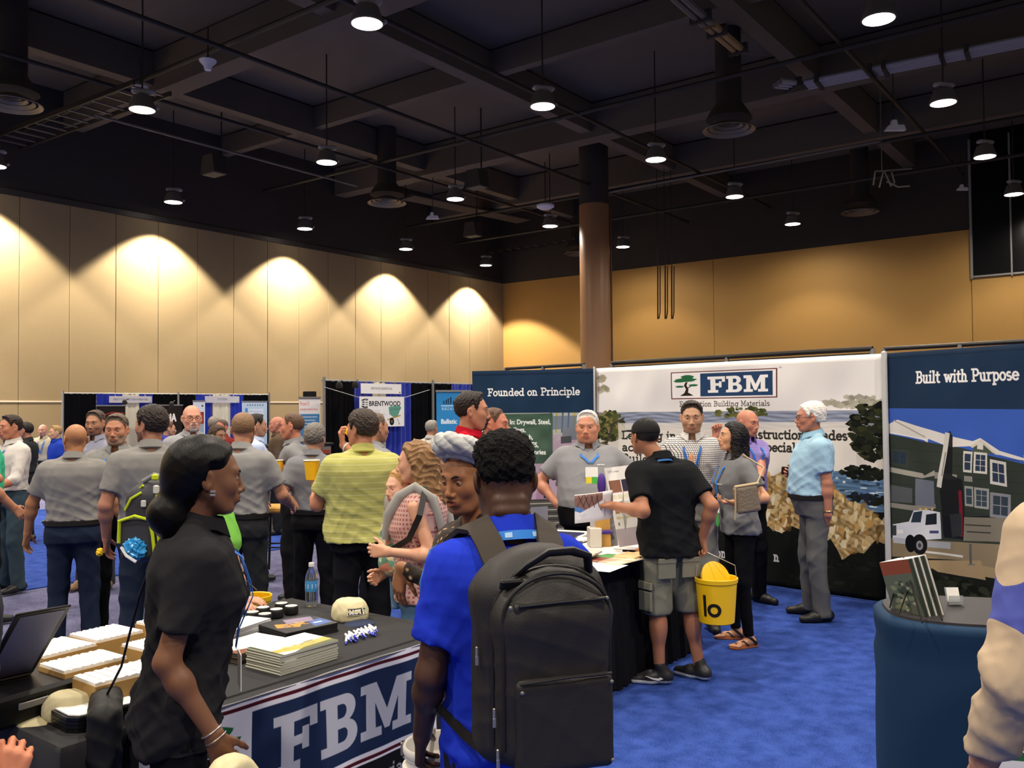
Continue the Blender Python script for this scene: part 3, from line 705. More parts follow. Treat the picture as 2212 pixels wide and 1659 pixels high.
win(2084, 1052, 2103, 1096, 2, '9a9b92', '3a4650', 1); win(2105, 1055, 2136, 1100, 4, '9a9b92', '3a4650', 2, 3); win(2138, 1066, 2182, 1120, 6, '84858a', '333e48')
win(1922, 970, 1960, 1006, 6, '39403a', '2b3745', 2, 1)
p.poly(q((2020, 1022), (2068, 1028), (2068, 1040), (2020, 1036)), '8f8c82'); p.poly(q((2084, 1030), (2102, 1032), (2102, 1044), (2084, 1042)), '8f8c82')
p.poly(q((2046, 940), (2052, 932), (2058, 945), (2058, 1030), (2080, 1040), (2085, 1160), (2036, 1160), (2030, 1040)), '191b1e', .9)
p.line(q((2046, 940), (2030, 1052)), .045, 'cfcbc0'); p.line(q((2042, 980), (2036, 1030)), .012, '8d8a82')
p.poly(q((1912, 1165), (2330, 1190), (2330, 1320), (1912, 1330)), '8c7d62'); p.poly(q((1912, 1212), (2000, 1205), (2330, 1262), (2330, 1340), (1912, 1340)), 'a48f68')
p.poly(q((1912, 1205), (2090, 1215), (2100, 1235), (1912, 1218)), '2a2926'); p.line(q((1914, 1216), (1960, 1222)), .02, 'd0ccc0'); p.line(q((2000, 1196), (2080, 1206)), .018, 'd8d5ca')
p.poly(q((1912, 1226), (2010, 1232), (2200, 1262), (2330, 1285), (2330, 1330), (1912, 1340)), '1b1d18'); p.poly(q((1985, 1214), (2120, 1215), (2130, 1258), (2025, 1240)), 'a8916a')
p.blobs(*Q(2040, 1270), .5, .08, ['23271c', '14170f', '2f3526'], 60, .05, 21)
# flatbed truck
p.poly(q((2038, 1120), (2138, 1118), (2138, 1175), (2038, 1165)), '171a1f'); p.poly(q((2082, 1120), (2330, 1128), (2330, 1180), (2082, 1172)), '7d7768'); p.line(q((2085, 1137), (2140, 1140)), .01, '3b3a36'); p.line(q((2090, 1152), (2140, 1155)), .01, '3b3a36')
p.line(q((2074, 1065), (2076, 1160)), .03, '7c1f2c'); p.poly(q((2050, 1115), (2075, 1112), (2078, 1160), (2055, 1165)), '2d2f33')
p.poly(q((1928, 1136), (1962, 1130), (1972, 1106), (2000, 1104), (2030, 1110), (2032, 1168), (2000, 1170), (1928, 1168)), 'd7dade')
p.poly(q((1972, 1110), (1990, 1107), (1986, 1132), (1966, 1132)), '2d3945'); p.poly(q((1998, 1115), (2022, 1112), (2022, 1136), (1996, 1138)), '20272f')
p.poly(q((1928, 1138), (1936, 1138), (1936, 1160), (1928, 1160)), '3c4148'); p.poly(q((1928, 1164), (1976, 1170), (1976, 1182), (1930, 1176)), 'b9bcc0'); p.poly(q((1938, 1148), (1950, 1148), (1950, 1156), (1938, 1156)), 'f4f2ea')
p.disc(*Q(1985, 1180), .075, .085, '15161a'); p.disc(*Q(1985, 1182), .035, .04, '8b8d90'); p.disc(*Q(1985, 1182), .015, .018, '3a3b3e'); p.disc(*Q(1965, 1178), .05, .075, '0f1013')
p.poly(q((2002, 1172), (2052, 1176), (2052, 1190), (2002, 1186)), 'a7a9ad'); p.poly(q((2006, 1150), (2026, 1150), (2026, 1156), (2006, 1156)), '3f4a70')
for x in (1986, 1998, 2012): p.disc(*Q(x, 1103), .012, .01, 'e0b65a')
p.line(q((2098, 1180), (2098, 1222)), .02, '5d5d58'); p.line(q((2092, 1224), (2106, 1224)), .01, '77776f')
zt = Q(1912, 883)[1]
p.poly([(0, Q(1925, 883)[1]), (L, Q(2212, 881)[1] - .02), (L, BH), (0, BH)], '20344d')
a0, z0 = Q(1978, 830); a1, z1 = Q(2204, 824)
p.slab('Built with Purpose', a0, z0, .108, 'f1efe9', wd=a1 - a0, wt=1.05)
p.poly([(0, BH - .05), (L, BH - .05), (L, BH), (0, BH)], '15273d')
t = banner(2, p, 'navy backdrop panel reading Built with Purpose over a house and truck print')
# seams: magnetic edge strips at the joints
def post(i, label, wd=.05):
    c = seam_pos(i); vp = panels[min(i, 2)][0]; e = panels[1][0].n
    t = thing('banner_post', label, 'post', (c[0] + e[0] * .03, c[1] + e[1] * .03, 0))
    mb = MB(); mb.box((0, 0, BH / 2 + .01), (wd, .03, BH + .02), R=np.stack([panels[1][0].d, e, (0, 0, 1)], 1), bev=.01); mb.build('upright', mat('post_white', 'c9c9c6', .4, .2), t)
    mb = MB(); mb.box((0, 0, .02), (wd * 2, .2, .03), R=np.stack([panels[1][0].d, e, (0, 0, 1)], 1), bev=.01); mb.build('foot', M_grey, t)
post(2, 'pale upright post between the cliff print and the house print'); post(1, 'pale strip between the navy left panel and the white panel', .022)
# pipe-and-drape rail behind the booth
vpb = VP(np.array(BK[1]) + np.array([.35, .4]), (.7, -.714))
def railpx(p0, p1, label, r=.025, gap=.05):
    a, z = vpb.q(*p0); b_, z2 = vpb.q(*p1); z = z2 = (z + z2) / 2
    t = thing('drape_rail', label, 'rail', vpb.w(a, z))
    for k in range(2):
        mb = MB(); mb.tube([(0, 0, -gap * k), vpb.w(b_, z2 - gap * k) - vpb.w(a, z)], r / (1 + k), 8); mb.build('pipe', mat('dark_rail', '2d2a26', .5, .4), t, True)
    for s_ in (0., .5, 1.):
        e = (vpb.w(b_, z2) - vpb.w(a, z)) * s_; mb = MB(); mb.tube([e, e - np.array([0, 0, z])], .024, 8); mb.build('upright', M_grey, t, True)
railpx((1322, 783), (1885, 755), 'dark drape rail just above the white backdrop panel')
railpx((1910, 757), (2260, 731), 'dark drape rail just above the right navy backdrop panel', .02)
railpx((1092, 797), (1262, 787), 'dark drape rail just above the left navy backdrop panel', .02)
# ================================================================ far pipe-and-drape booths
M_dblack = mat('drape_black', '0d0d10', .95, spec=.05); M_dblue = mat('drape_blue', '1d2f9a', .85, spec=.1, sheen=.3); M_dcream = mat('drape_cream', 'd3cdb8', .85)
def drape(parent, vp, a, b_, ztop, m, base, ph=0):
    n = max(6, int((b_ - a) / .035)); pts = []
    V = []; F = []
    for i in range(n + 1):
        s_ = a + (b_ - a) * i / n; off = .02 * math.sin(i * 1.9 + ph) + .012 * math.sin(i * .8)
        for z in (.05, ztop - .06, ztop): V.append(vp.w(s_, z, .02 + off * (1 if z < ztop else .4)) - base)
    for i in range(n):
        for k in range(2): F.append((i * 3 + k, i * 3 + 3 + k, i * 3 + 4 + k, i * 3 + 1 + k))
    o = link('drape', mesh_np('drape', V, F, m), parent); return o
def booth(label, p0, p1, cols, posts):
    """cols: (x0,x1,material) in photograph pixels along the top; p0,p1=(px,py,Y)"""
    A, B = P(*p0), P(*p1); vp = VP(A[:2], (B - A)[:2]); L = np.linalg.norm((B - A)[:2]); zt = (A[2] + B[2]) / 2
    if np.dot(vp.n, vp.p) > 0: vp.n = -vp.n
    base = vp.w(0, 0); t = thing('drape_booth', label, 'booth', base)
    for k, (x0, x1, m) in enumerate(cols):
        a, b_ = vp.q(x0, p0[1])[0], vp.q(x1, p0[1])[0]; drape(t, vp, a, b_, zt, m, base, k)
    mb = MB(); mb.tube([vp.w(0, zt) - base, vp.w(L, zt) - base], .022, 8); mb.build('rail', M_grey, t, True)
    for x in posts:
        a = vp.q(x, p0[1])[0]; mb = MB(); mb.tube([vp.w(a, 0, .06) - base, vp.w(a, zt + .06, .06) - base], .025, 8); mb.lathe([(.22, 0), (.22, .015), (.03, .02)], 16, vp.w(a, 0, .06) - base); mb.build('upright', M_grey, t, True)
    return t, vp, zt, base
tA, vA, zA, bA = booth('far black and blue draped booths along the beige wall', (133, 850, 20.5), (580, 853, 24.3), [(133, 207, M_dblack), (207, 263, M_dblue), (263, 300, M_dcream), (300, 328, M_dblue), (328, 382, M_dblack), (382, 422, M_dblack), (422, 459, M_dblue), (459, 496, M_dcream), (496, 524, M_dblue), (524, 580, M_dblack)], (134, 383, 579))
tB, vB, zB, bB = booth('nearer black and blue draped booth with the wheelbarrow poster', (696, 822, 14.6), (1040, 831, 17.7), [(696, 762, M_dblack), (762, 805, M_dblue), (805, 831, M_dcream), (831, 886, M_dblue), (886, 930, M_dblack), (930, 975, M_dblack), (975, 1030, M_dblue)], (695, 930, 1018))
def flat_sign(name, vp, pts, paint_fn, label, cat, off=.1, res=500, th=.008, parent=None, extra=None, rough=.5):
    """rectangular sign lying in a plane parallel to vp at distance off before it; pts = photo corners lower-left, upper-right"""
    v2 = VP((vp.p + vp.n * off)[:2], vp.d[:2]); v2.n = vp.n
    (a0, z0), (a1, z1) = v2.q(*pts[0]), v2.q(*pts[1]); w_, h_ = a1 - a0, z1 - z0
    t = thing(name, label, cat, v2.w(a0, z0)); p = Paint(w_, h_, res); paint_fn(p, w_, h_)
    sheet('print', vp.n * .0, vp.d, (0, 0, 1), w_, h_, mat_img('print_' + label[:18].replace(' ', '_'), p.image('print_' + label[:18]), rough), 2, 2, None, t, th)
    if extra: extra(t, vp, w_, h_)
    return t
def hang(t, vp, w_, h_):
    mb = MB()
    for s_ in (.15, .85): mb.tube([vp.d * w_ * s_ + (0, 0, h_), vp.d * w_ * s_ - vp.n * .06 + (0, 0, h_ + .03)], .004, 5)
    mb.build('string', M_grey, t)
def hdr(txt):
    def f(p, w_, h_):
        p.rect(0, 0, w_, h_, 'c9c6cc'); p.text(txt, w_ * .5, h_ * .36, h_ * .3, '333344', wd=w_ * min(.8, len(txt) * .03), center=True); p.rect(w_ * .94, h_ * .08, w_ * .98, h_ * .16, '555566')
    return f
flat_sign('booth_sign', vA, [(236, 870), (328, 856)], hdr("KING'S CONSTRUCTION WAREHOUSE"), 'grey header sign over the first far booth', 'sign', .12, 220, extra=hang)
flat_sign('booth_sign', vA, [(443, 870), (517, 856)], hdr('P SYSTEMS'), 'short grey header sign over the second far booth', 'sign', .12, 220, extra=hang)
def hdrb(p, w_, h_):
    p.rect(0, 0, w_, h_, 'f1efec'); p.text('BRENTWOOD ARBORTECH USA', w_ * .5, h_ * .4, h_ * .24, '333333', wd=w_ * .52, center=True); p.rect(w_ * .94, h_ * .1, w_ * .97, h_ * .2, '444444')
flat_sign('booth_sign', vB, [(780, 850), (867, 830)], hdrb, 'white header sign over the nearer draped booth', 'sign', .12, 400, extra=hang)
def brent(p, w_, h_):
    p.rect(0, 0, w_, h_, 'f2f1ee'); f = lambda x, y: ((x - 777) / 96 * w_, (923 - y) / 66 * h_)
    for k in range(4):
        x0, y0 = f(782, 880 - k * 4.6); x1, _ = f(787, 880); p.rect(x0, y0, x1, y0 + .02, '26272b'); x0, _ = f(789, 0); x1, _ = f(794, 0); p.rect(x0, y0, x1, y0 + .012, '26272b')
    p.line([f(781, 866), f(787, 863), f(794, 863)], .014, '26272b'); p.line([f(781, 878), f(787, 881), f(793, 881)], .014, '26272b')
    a, z = f(797, 877.5); b_, _ = f(864, 0); p.text('BRENTWOOD', a, z, .085, '26272b', wd=b_ - a, bold=.003)
    a, z = f(793, 889); b_, _ = f(820, 0); p.text('Masonry', a, z, .02, '8a8a8a', wd=b_ - a); a, z = f(793, 897); b_, _ = f(830, 0); p.text('Show & Movie', a, z, .03, '9a9a9a', wd=b_ - a)
    a, z = f(813, 914); b_, _ = f(828, 0); p.text('ERE', a, z, .075, 'c2272d', wd=b_ - a, bold=.003)
    p.poly([f(x, y) for x, y in ((838, 880), (846, 878), (863, 877), (866, 882), (862, 890), (858, 902), (848, 902), (840, 896))], '66a08c'); p.line([f(840, 886), f(864, 884)], .008, '3f7464')
    p.line([f(836, 908), f(864, 899)], .022, 'b98a3c'); p.line([f(857, 906), f(862, 918), (f(859, 918))], .008, '2b2b2b'); p.disc(*f(845, 912), .055, .068, '1c1a18'); p.disc(*f(845, 912), .02, .026, '7d6a4a')
flat_sign('wheelbarrow_poster', vB, [(777, 923), (873, 857)], brent, 'white poster with a green wheelbarrow hung on blue drape', 'poster', .14, 320, extra=lambda t, vp, w_, h_: hang(t, vp, w_, h_))
# strings from poster to posts
mb = MB()
for a, b_ in (((700, 836), (777, 859)), ((873, 859), (928, 842))):
    v2 = VP((vB.p + vB.n * .13)[:2], vB.d[:2]); q0, q1 = v2.q(*a), v2.q(*b_); mb.tube([v2.w(*q0), v2.w(*q1)], .006, 5)
o = mb.build('poster_string', mat('string_white', 'b9b9b6', .7), None); tag(o, 'pale strings stretched from the wheelbarrow poster to the posts', 'string')
# roll-up banners and far booth displays
def rollup(vp, pts, paint_fn, label, off, res=260, top=True):
    v2 = VP((vp.p + vp.n * off)[:2], vp.d[:2]); v2.n = vp.n
    (a0, _), (a1, z1) = v2.q(*pts[0]), v2.q(*pts[1]); w_, h_ = a1 - a0, z1 - .12
    t = thing('rollup_banner', label, 'banner', v2.w(a0, 0)); p = Paint(w_, h_, res); paint_fn(p, w_, h_)
    sheet('print', np.array([0, 0, .12]), vp.d, (0, 0, 1), w_, h_, mat_img('print_' + label[:18].replace(' ', '_'), p.image('print_' + label[:18])), 1, 1, None, t, .006)
    mb = MB(); mb.box(vp.d * w_ / 2 + (0, 0, .06), (w_ + .04, .16, .11), R=np.stack([vp.d, vp.n, (0, 0, 1)], 1), bev=.03); mb.build('base', M_grey, t)
    mb = MB(); mb.box(vp.d * w_ / 2 + (0, 0, h_ + .13), (w_ + .02, .03, .03), R=np.stack([vp.d, vp.n, (0, 0, 1)], 1)); mb.build('top_rail', M_grey, t)
    mb = MB(); mb.tube([vp.d * w_ / 2 - vp.n * .05 + (0, 0, .1), vp.d * w_ / 2 - vp.n * .05 + (0, 0, h_ + .1)], .012, 6); mb.build('pole', M_grey, t)
    return t
def pA(p, w_, h_): p.rect(0, 0, w_, h_, '15120f'); p.line([(w_ * .25, h_ * .88), (w_ * .55, h_ * .915), (w_ * .95, h_ * .9)], .03, '8e2620'); p.text('AMICI', w_ * .62, h_ * .79, .13, 'c9c3bb', wd=w_ * .5, center=True, bold=.01)
rollup(vA, [(208, 980), (271, 877)], pA, 'black banner with red arc in the first far booth', .5)
def pM(p, w_, h_): p.rect(0, 0, w_, h_, '1b1512'); p.text('MEDIA', w_ * .5, h_ * .78, .2, 'e9e4dc', wd=w_ * .62, center=True, bold=.012); p.rect(0, h_ * .35, w_, h_ * .66, '2e2620')
rollup(vA, [(321, 980), (394, 876)], pM, 'black banner with MEDIA lettering in the far booths', .5)
def pP(p, w_, h_):
    p.rect(0, 0, w_, h_, 'a9c4dc'); p.rect(0, h_ * .6, w_, h_, 'b9cfe2'); p.rect(w_ * .12, h_ * .83, w_ * .22, h_ * .91, '4a90c8')
    for k in range(7): p.rect(w_ * (.2 + .1 * k), h_ * .945, w_ * (.24 + .1 * k), h_ * .96, '33404e')
    p.rect(w_ * .25, h_ * .79, w_ * .85, h_ * .9, 'd4e0ea'); p.text('PP Systems', w_ * .3, h_ * .85, .05, '8b98a6', wd=w_ * .5); p.text('Innovate Today', w_ * .3, h_ * .81, .035, '4a5866', wd=w_ * .35)
    for z in (.73, .66, .52, .45): p.rect(w_ * .5, h_ * z, w_ * .88, h_ * (z + .02), 'e4ebf0')
    p.rect(w_ * .5, h_ * .56, w_ * .85, h_ * .63, '93a9bd')
rollup(vA, [(523, 980), (577, 868)], pP, 'pale blue banner at the end of the far booths', .5)
def pW(p, w_, h_): p.rect(0, 0, w_, h_, 'cfd9e2'); p.rect(w_ * .2, h_ * .3, w_ * .9, h_ * .8, '8aa4bb'); p.rect(w_ * .5, h_ * .7, w_ * .9, h_ * .86, '8c3b34'); p.rect(w_ * .7, h_ * .93, w_ * .85, h_ * .95, '333333')
rollup(vA, [(417, 980), (443, 867)], pW, 'narrow white banner behind the bald man with glasses', .5)
def pR(p, w_, h_):
    p.rect(0, 0, w_, h_, 'ece9ea'); p.text('Proteon CI', w_ * .06, h_ * .93, .07, 'c83a34', wd=w_ * .4); p.text('innovative material choice', w_ * .06, h_ * .885, .045, 'c83a34', wd=w_ * .8)
    p.rect(w_ * .05, h_ * .3, w_ * .95, h_ * .85, '4d86bd'); p.poly([(w_ * .05, h_ * .55), (w_ * .5, h_ * .68), (w_ * .95, h_ * .55), (w_ * .95, h_ * .3), (w_ * .05, h_ * .3)], '5c6a78'); p.line([(w_ * .05, h_ * .55), (w_ * .5, h_ * .68), (w_ * .95, h_ * .55)], .04, '33302c')
    for k in range(4): p.rect(w_ * .1, h_ * (.82 - .03 * k), w_ * (.85 - .1 * (k % 2)), h_ * (.826 - .03 * k), 'e6eef4')
vR = VP(P(646, 860, 15.2)[:2], (.75, .3)); vR.n = -vR.n if np.dot(vR.n, vR.p) > 0 else vR.n
rollup(vR, [(646, 1000), (692, 860)], pR, 'white and blue banner left of the nearer draped booth', .0)
c = P(669, 853, 16.2); t = thing('dark_monitor', 'black monitor standing behind the white and blue banner', 'monitor', (c[0], c[1], 0))
mb = MB(); mb.box((0, 0, c[2]), (.24, .05, .13), bev=.01); mb.build('screen', mat('black_plastic', '101012', .35), t)
mb = MB(); mb.tube([(0, .02, 0), (0, .02, c[2])], .02, 8); mb.lathe([(.2, 0), (.2, .02), (.02, .03)], 16); mb.build('stand', M_pipe, t)
def pL(p, w_, h_):
    p.rect(0, 0, w_, h_, '2f86c6')
    for k, x in enumerate((.2, .27, .33, .4, .48, .56, .63, .7)): p.rect(w_ * x, h_ * .9, w_ * (x + .035), h_ * (.925 + .02 * ((k * 5) % 4) / 2), '1c2f45')
    p.line([(w_ * .14, h_ * .885), (w_ * .75, h_ * .885)], .012, 'e8eef2'); p.text('BUILD & STUDIO', w_ * .16, h_ * .85, .045, 'f1f4f6', wd=w_ * .6)
    p.text('Ballistic', w_ * .14, h_ * .74, .075, 'f4f6f8', wd=w_ * .45, bold=.003); p.rect(w_ * .18, h_ * .4, w_ * .7, h_ * .6, '8aa0d8')
vLb = VP(P(944, 850, 13.6)[:2], (.9, .25)); vLb.n = -vLb.n if np.dot(vLb.n, vLb.p) > 0 else vLb.n
rollup(vLb, [(944, 1080), (1016, 846)], pL, 'tall bright blue banner left of the navy backdrop', .0, 300)
# small clip spotlights
M_glow = mat('spot_glow', 'ffd9a0', .5, emit=12)
def clip(px, py, Y, label):
    c = P(px, py, Y); t = thing('clip_lamp', label, 'lamp', c)
    mb = MB(); mb.lathe([(.02, .1), (.05, .06), (.06, .0)], 14, R=rotx(.5)); mb.build('shade', M_pipe, t, True)
    mb = MB(); mb.lathe([(0, -.01), (.05, .005)], 14, R=rotx(.5)); mb.build('bulb', M_glow, t)
    mb = MB(); mb.tube([(0, .03, .08), (0, .2, .12)], .01, 6); mb.build('arm', M_pipe, t)
clip(270, 872, 20.6, 'small lit clip lamp over the black banner with red arc'); clip(371, 876, 21.8, 'small lit clip lamp over the MEDIA banner')
clip(733, 836, 14.6, 'amber lit clip lamp on the black drape left of the poster'); clip(768, 835, 14.9, 'tiny lit clip lamp on the blue drape')
# red-brick display counter behind the crowd
c0, c1 = P(590, 967, 13.0), P(650, 967, 13.4)
def brick_counter():
    d = norm((c1 - c0) * (1, 1, 0)); L = 1.1; n = np.cross(d, (0, 0, 1)); zt = c0[2]; R = np.stack([d, -n, (0, 0, 1)], 1)
    t = thing('brick_counter', 'red brick faced display counter behind the man in the brown suit', 'counter', (c0[0], c0[1], 0))
    mb = MB(); mb.box(d * L / 2 - n * .2 + (0, 0, zt / 2), (L, .38, zt - .02), R=R); mb.build('core', mat('mortar', '8b7f78', .9), t)
    me = None
    for r in range(int((zt - .05) / .075)):
        for k in range(5):
            mb = MB() if me is None else None
            pos = d * (.11 + .215 * k + (.1 if r % 2 else 0)) + n * .0 + (0, 0, .05 + .075 * r)
            if (.11 + .215 * k + (.1 if r % 2 else 0)) > L - .08: continue
            M = frame_m(pos, d, -n, (0, 0, 1))
            if me is None:
                mb.box((0, 0, 0), (.205, .03, .065), bev=.006); o = mb.build('brick', mat('red_brick', '8a3b2a', .85, noise=.25, nscale=5), t, M=M); me = o.data
            else: link('brick', me, t, M=M)
    mb = MB(); mb.box(d * L / 2 - n * .2 + (0, 0, zt + .02), (L + .06, .46, .04), R=R, bev=.01); mb.build('top', M_pipe, t)
brick_counter()
# ================================================================ figures: blended implicit surfaces, one skin per body
class G:
    """collects rounded shapes (pos lists) that blend smoothly; res = cell size"""
    def __init__(s): s.p = []
    def cap(s, a, b, ra, rb, k=.02, sub=False, cut=None):
        a, b = np.asarray(a, float), np.asarray(b, float); d = b - a; dd = max(d @ d, 1e-9)
        def f(X):
            t = np.clip(((X - a) @ d) / dd, 0, 1); q = X - a - t[..., None] * d
            v = np.sqrt((q * q).sum(-1)) - (ra + (rb - ra) * t)
            if cut is not None: v = np.maximum(v, (X - cut[0]) @ cut[1])
            return v
        r = max(ra, rb); s.p.append((f, np.minimum(a, b) - r, np.maximum(a, b) + r, k, sub)); return s
    def ell(s, c, r, k=.02, R=None, sub=False):
        c, r = np.asarray(c, float), np.asarray(r, float)
        def f(X):
            q = X - c
            if R is not None: q = q @ R
            k0 = np.sqrt(((q / r) ** 2).sum(-1)); k1 = np.sqrt(((q / (r * r)) ** 2).sum(-1)) + 1e-9
            return k0 * (k0 - 1) / k1
        m = r if R is None else np.full(3, r.max()); s.p.append((f, c - m, c + m, k, sub)); return s
    def box(s, c, h, rad, k=.01, R=None, sub=False):
        c, h = np.asarray(c, float), np.asarray(h, float) - rad
        def f(X):
            q = X - c
            if R is not None: q = q @ R
            q = np.abs(q) - h; return np.sqrt((np.maximum(q, 0) ** 2).sum(-1)) + np.minimum(q.max(-1), 0) - rad
        m = np.full(3, np.linalg.norm(h + rad)) if R is not None else h + rad; s.p.append((f, c - m, c + m, k, sub)); return s
    def loft(s, z, w_, d_, cx, cy, k=.02, sq=2.0):
        """upright body of elliptical slices"""
        z = np.asarray(z, float)
        def f(X):
            zz = np.clip(X[..., 2], z[0], z[-1]); a = np.interp(zz, z, w_); b = np.interp(zz, z, d_)
            qx = np.abs(X[..., 0] - np.interp(zz, z, cx)) / a; qy = np.abs(X[..., 1] - np.interp(zz, z, cy)) / b
            v = ((qx ** sq + qy ** sq + 1e-9) ** (1 / sq) - 1) * np.minimum(a, b); dz = np.abs(X[..., 2] - zz)
            return np.where(dz > 0, np.sqrt(np.maximum(v, 0) ** 2 + dz ** 2) + np.minimum(v, 0) * (dz <= 0), v)
        m = np.array([max(w_) + max(np.abs(cx)), max(d_) + max(np.abs(cy)), 0]); lo = -m; hi = m.copy(); lo[2] = z[0]; hi[2] = z[-1]
        s.p.append((f, lo, hi, k, False)); return s
    def ev(s, X):
        F = np.full(X.shape[:-1], .5)
        for f, lo, hi, k, sub in s.p: F = _mix(F, f(X), k, sub)
        return F
    def mesh(s, res, cut=None, pad=.02, lo=None, hi=None):
        lo = np.min([p[1] for p in s.p if not p[4]], 0) - pad if lo is None else lo; hi = np.max([p[2] for p in s.p if not p[4]], 0) + pad if hi is None else hi
        n = np.ceil((hi - lo) / res).astype(int) + 1; ax = [lo[i] + res * np.arange(n[i]) for i in range(3)]
        F = np.full(n, .1)
        for f, a, b, k, sub in s.p:
            m = k + 2.5 * res; i0 = np.maximum(((a - m - lo) / res).astype(int), 0); i1 = np.minimum(np.ceil((b + m - lo) / res).astype(int) + 1, n)
            if (i1 <= i0).any(): continue
            X = np.stack(np.meshgrid(*[ax[i][i0[i]:i1[i]] for i in range(3)], indexing='ij'), -1); sl = tuple(slice(i0[i], i1[i]) for i in range(3))
            F[sl] = _mix(F[sl], f(X), k, sub)
        if cut is not None:
            X = np.stack(np.meshgrid(*ax, indexing='ij'), -1); F = np.maximum(F, cut(X))
        F[0] = F[-1] = .1; F[:, 0] = F[:, -1] = .1; F[:, :, 0] = F[:, :, -1] = .1
        return nets(F, lo, res)
def _mix(a, b, k, sub):
    if sub: return -_mix(-a, b, k, False)
    h = np.clip(.5 + .5 * (b - a) / k, 0, 1); return b * (1 - h) + a * h - k * h * (1 - h)
_E = [(0, 1), (2, 3), (4, 5), (6, 7), (0, 2), (1, 3), (4, 6), (5, 7), (0, 4), (1, 5), (2, 6), (3, 7)]
_C = np.array([[i & 1, (i >> 1) & 1, (i >> 2) & 1] for i in range(8)])
def nets(F, lo, res):
    S = F < 0; nx, ny, nz = F.shape
    cnt = sum(S[c[0]:nx - 1 + c[0], c[1]:ny - 1 + c[1], c[2]:nz - 1 + c[2]].astype(np.int8) for c in _C)
    act = (cnt > 0) & (cnt < 8); I = np.argwhere(act); idx = np.full(act.shape, -1, np.int64); idx[act] = np.arange(len(I))
    val = np.stack([F[I[:, 0] + c[0], I[:, 1] + c[1], I[:, 2] + c[2]] for c in _C], 1)
    acc = np.zeros((len(I), 3)); num = np.zeros(len(I))
    for a, b in _E:
        va, vb = val[:, a], val[:, b]; m = (va < 0) != (vb < 0); t = np.where(m, va / np.where(m, va - vb, 1), 0)
        acc += np.where(m[:, None], _C[a] + t[:, None] * (_C[b] - _C[a]), 0); num += m
    V = (I + acc / num[:, None]) * res + lo
    Q = []
    for ax in range(3):
        sl0 = [slice(1, -1)] * 3; sl1 = [slice(1, -1)] * 3; sl0[ax] = slice(0, -1); sl1[ax] = slice(1, None)
        A, B = S[tuple(sl0)], S[tuple(sl1)]; E = np.argwhere(A != B)
        if len(E) == 0: continue
        inw = A[tuple(E.T)]; off = np.ones(3, int); off[ax] = 0; E = E + off
        u, v = [(1, 2), (2, 0), (0, 1)][ax]; eu = np.eye(3, dtype=int)[u]; ev = np.eye(3, dtype=int)[v]
        q = np.stack([idx[tuple((E - d).T)] for d in (eu + ev, ev, eu * 0, eu)], 1)
        q[~inw] = q[~inw][:, ::-1]; Q.append(q)
    return V, (np.vstack(Q) if Q else np.zeros((0, 4), int))
def vnormals(V, Q):
    n = np.cross(V[Q[:, 2]] - V[Q[:, 0]], V[Q[:, 3]] - V[Q[:, 1]]); N = np.zeros_like(V)
    for k in range(4): np.add.at(N, Q[:, k], n)
    return N / (np.linalg.norm(N, axis=1)[:, None] + 1e-12)
def relax(V, Q, it=1, a=.5):
    for _ in range(it):
        S = np.zeros_like(V); c = np.zeros(len(V))
        for k in range(4):
            for j in (1, 3): np.add.at(S, Q[:, k], V[Q[:, (k + j) % 4]]); np.add.at(c, Q[:, k], 1)
        V = V * (1 - a) + a * S / np.maximum(c, 1)[:, None]
    return V
def folds(V, amp, fr, seed, tilt=1.):
    x, y, z = (V * fr).T; s = seed
    w1 = np.sin(1.1 * x + 2.0 * z * tilt + s + 1.3 * np.sin(1.3 * y + .7 * z + s)); w2 = np.sin(-1.5 * x + 1.3 * z + 2.1 * s + 1.5 * np.sin(.9 * x - .6 * y + s)); w3 = np.sin(2.3 * y + .6 * x - 1.7 * z + s * 3)
    r = (1 - np.abs(w1)) ** 1.6 + .8 * (1 - np.abs(w2)) ** 1.6 + .35 * w3
    return amp * (r - .75)
def joined(parts):
    V = []; Q = []; n = 0
    for v, q in parts: V.append(v); Q.append(q + n); n += len(v)
    return np.vstack(V), np.vstack(Q)
M_eye = mat('eye_white', '99918a', .5, spec=.2)
def ik(S, T, l1, l2, pole):
    d = T - S; L = min(np.linalg.norm(d), (l1 + l2) * .999); L = max(L, abs(l1 - l2) * 1.05 + .02); d = norm(d); a = (l1 * l1 - l2 * l2 + L * L) / (2 * L); h = math.sqrt(max(l1 * l1 - a * a, 0))
    p = np.asarray(pole, float); p = norm(p - d * (p @ d)); return S + d * a + p * h, S + d * L
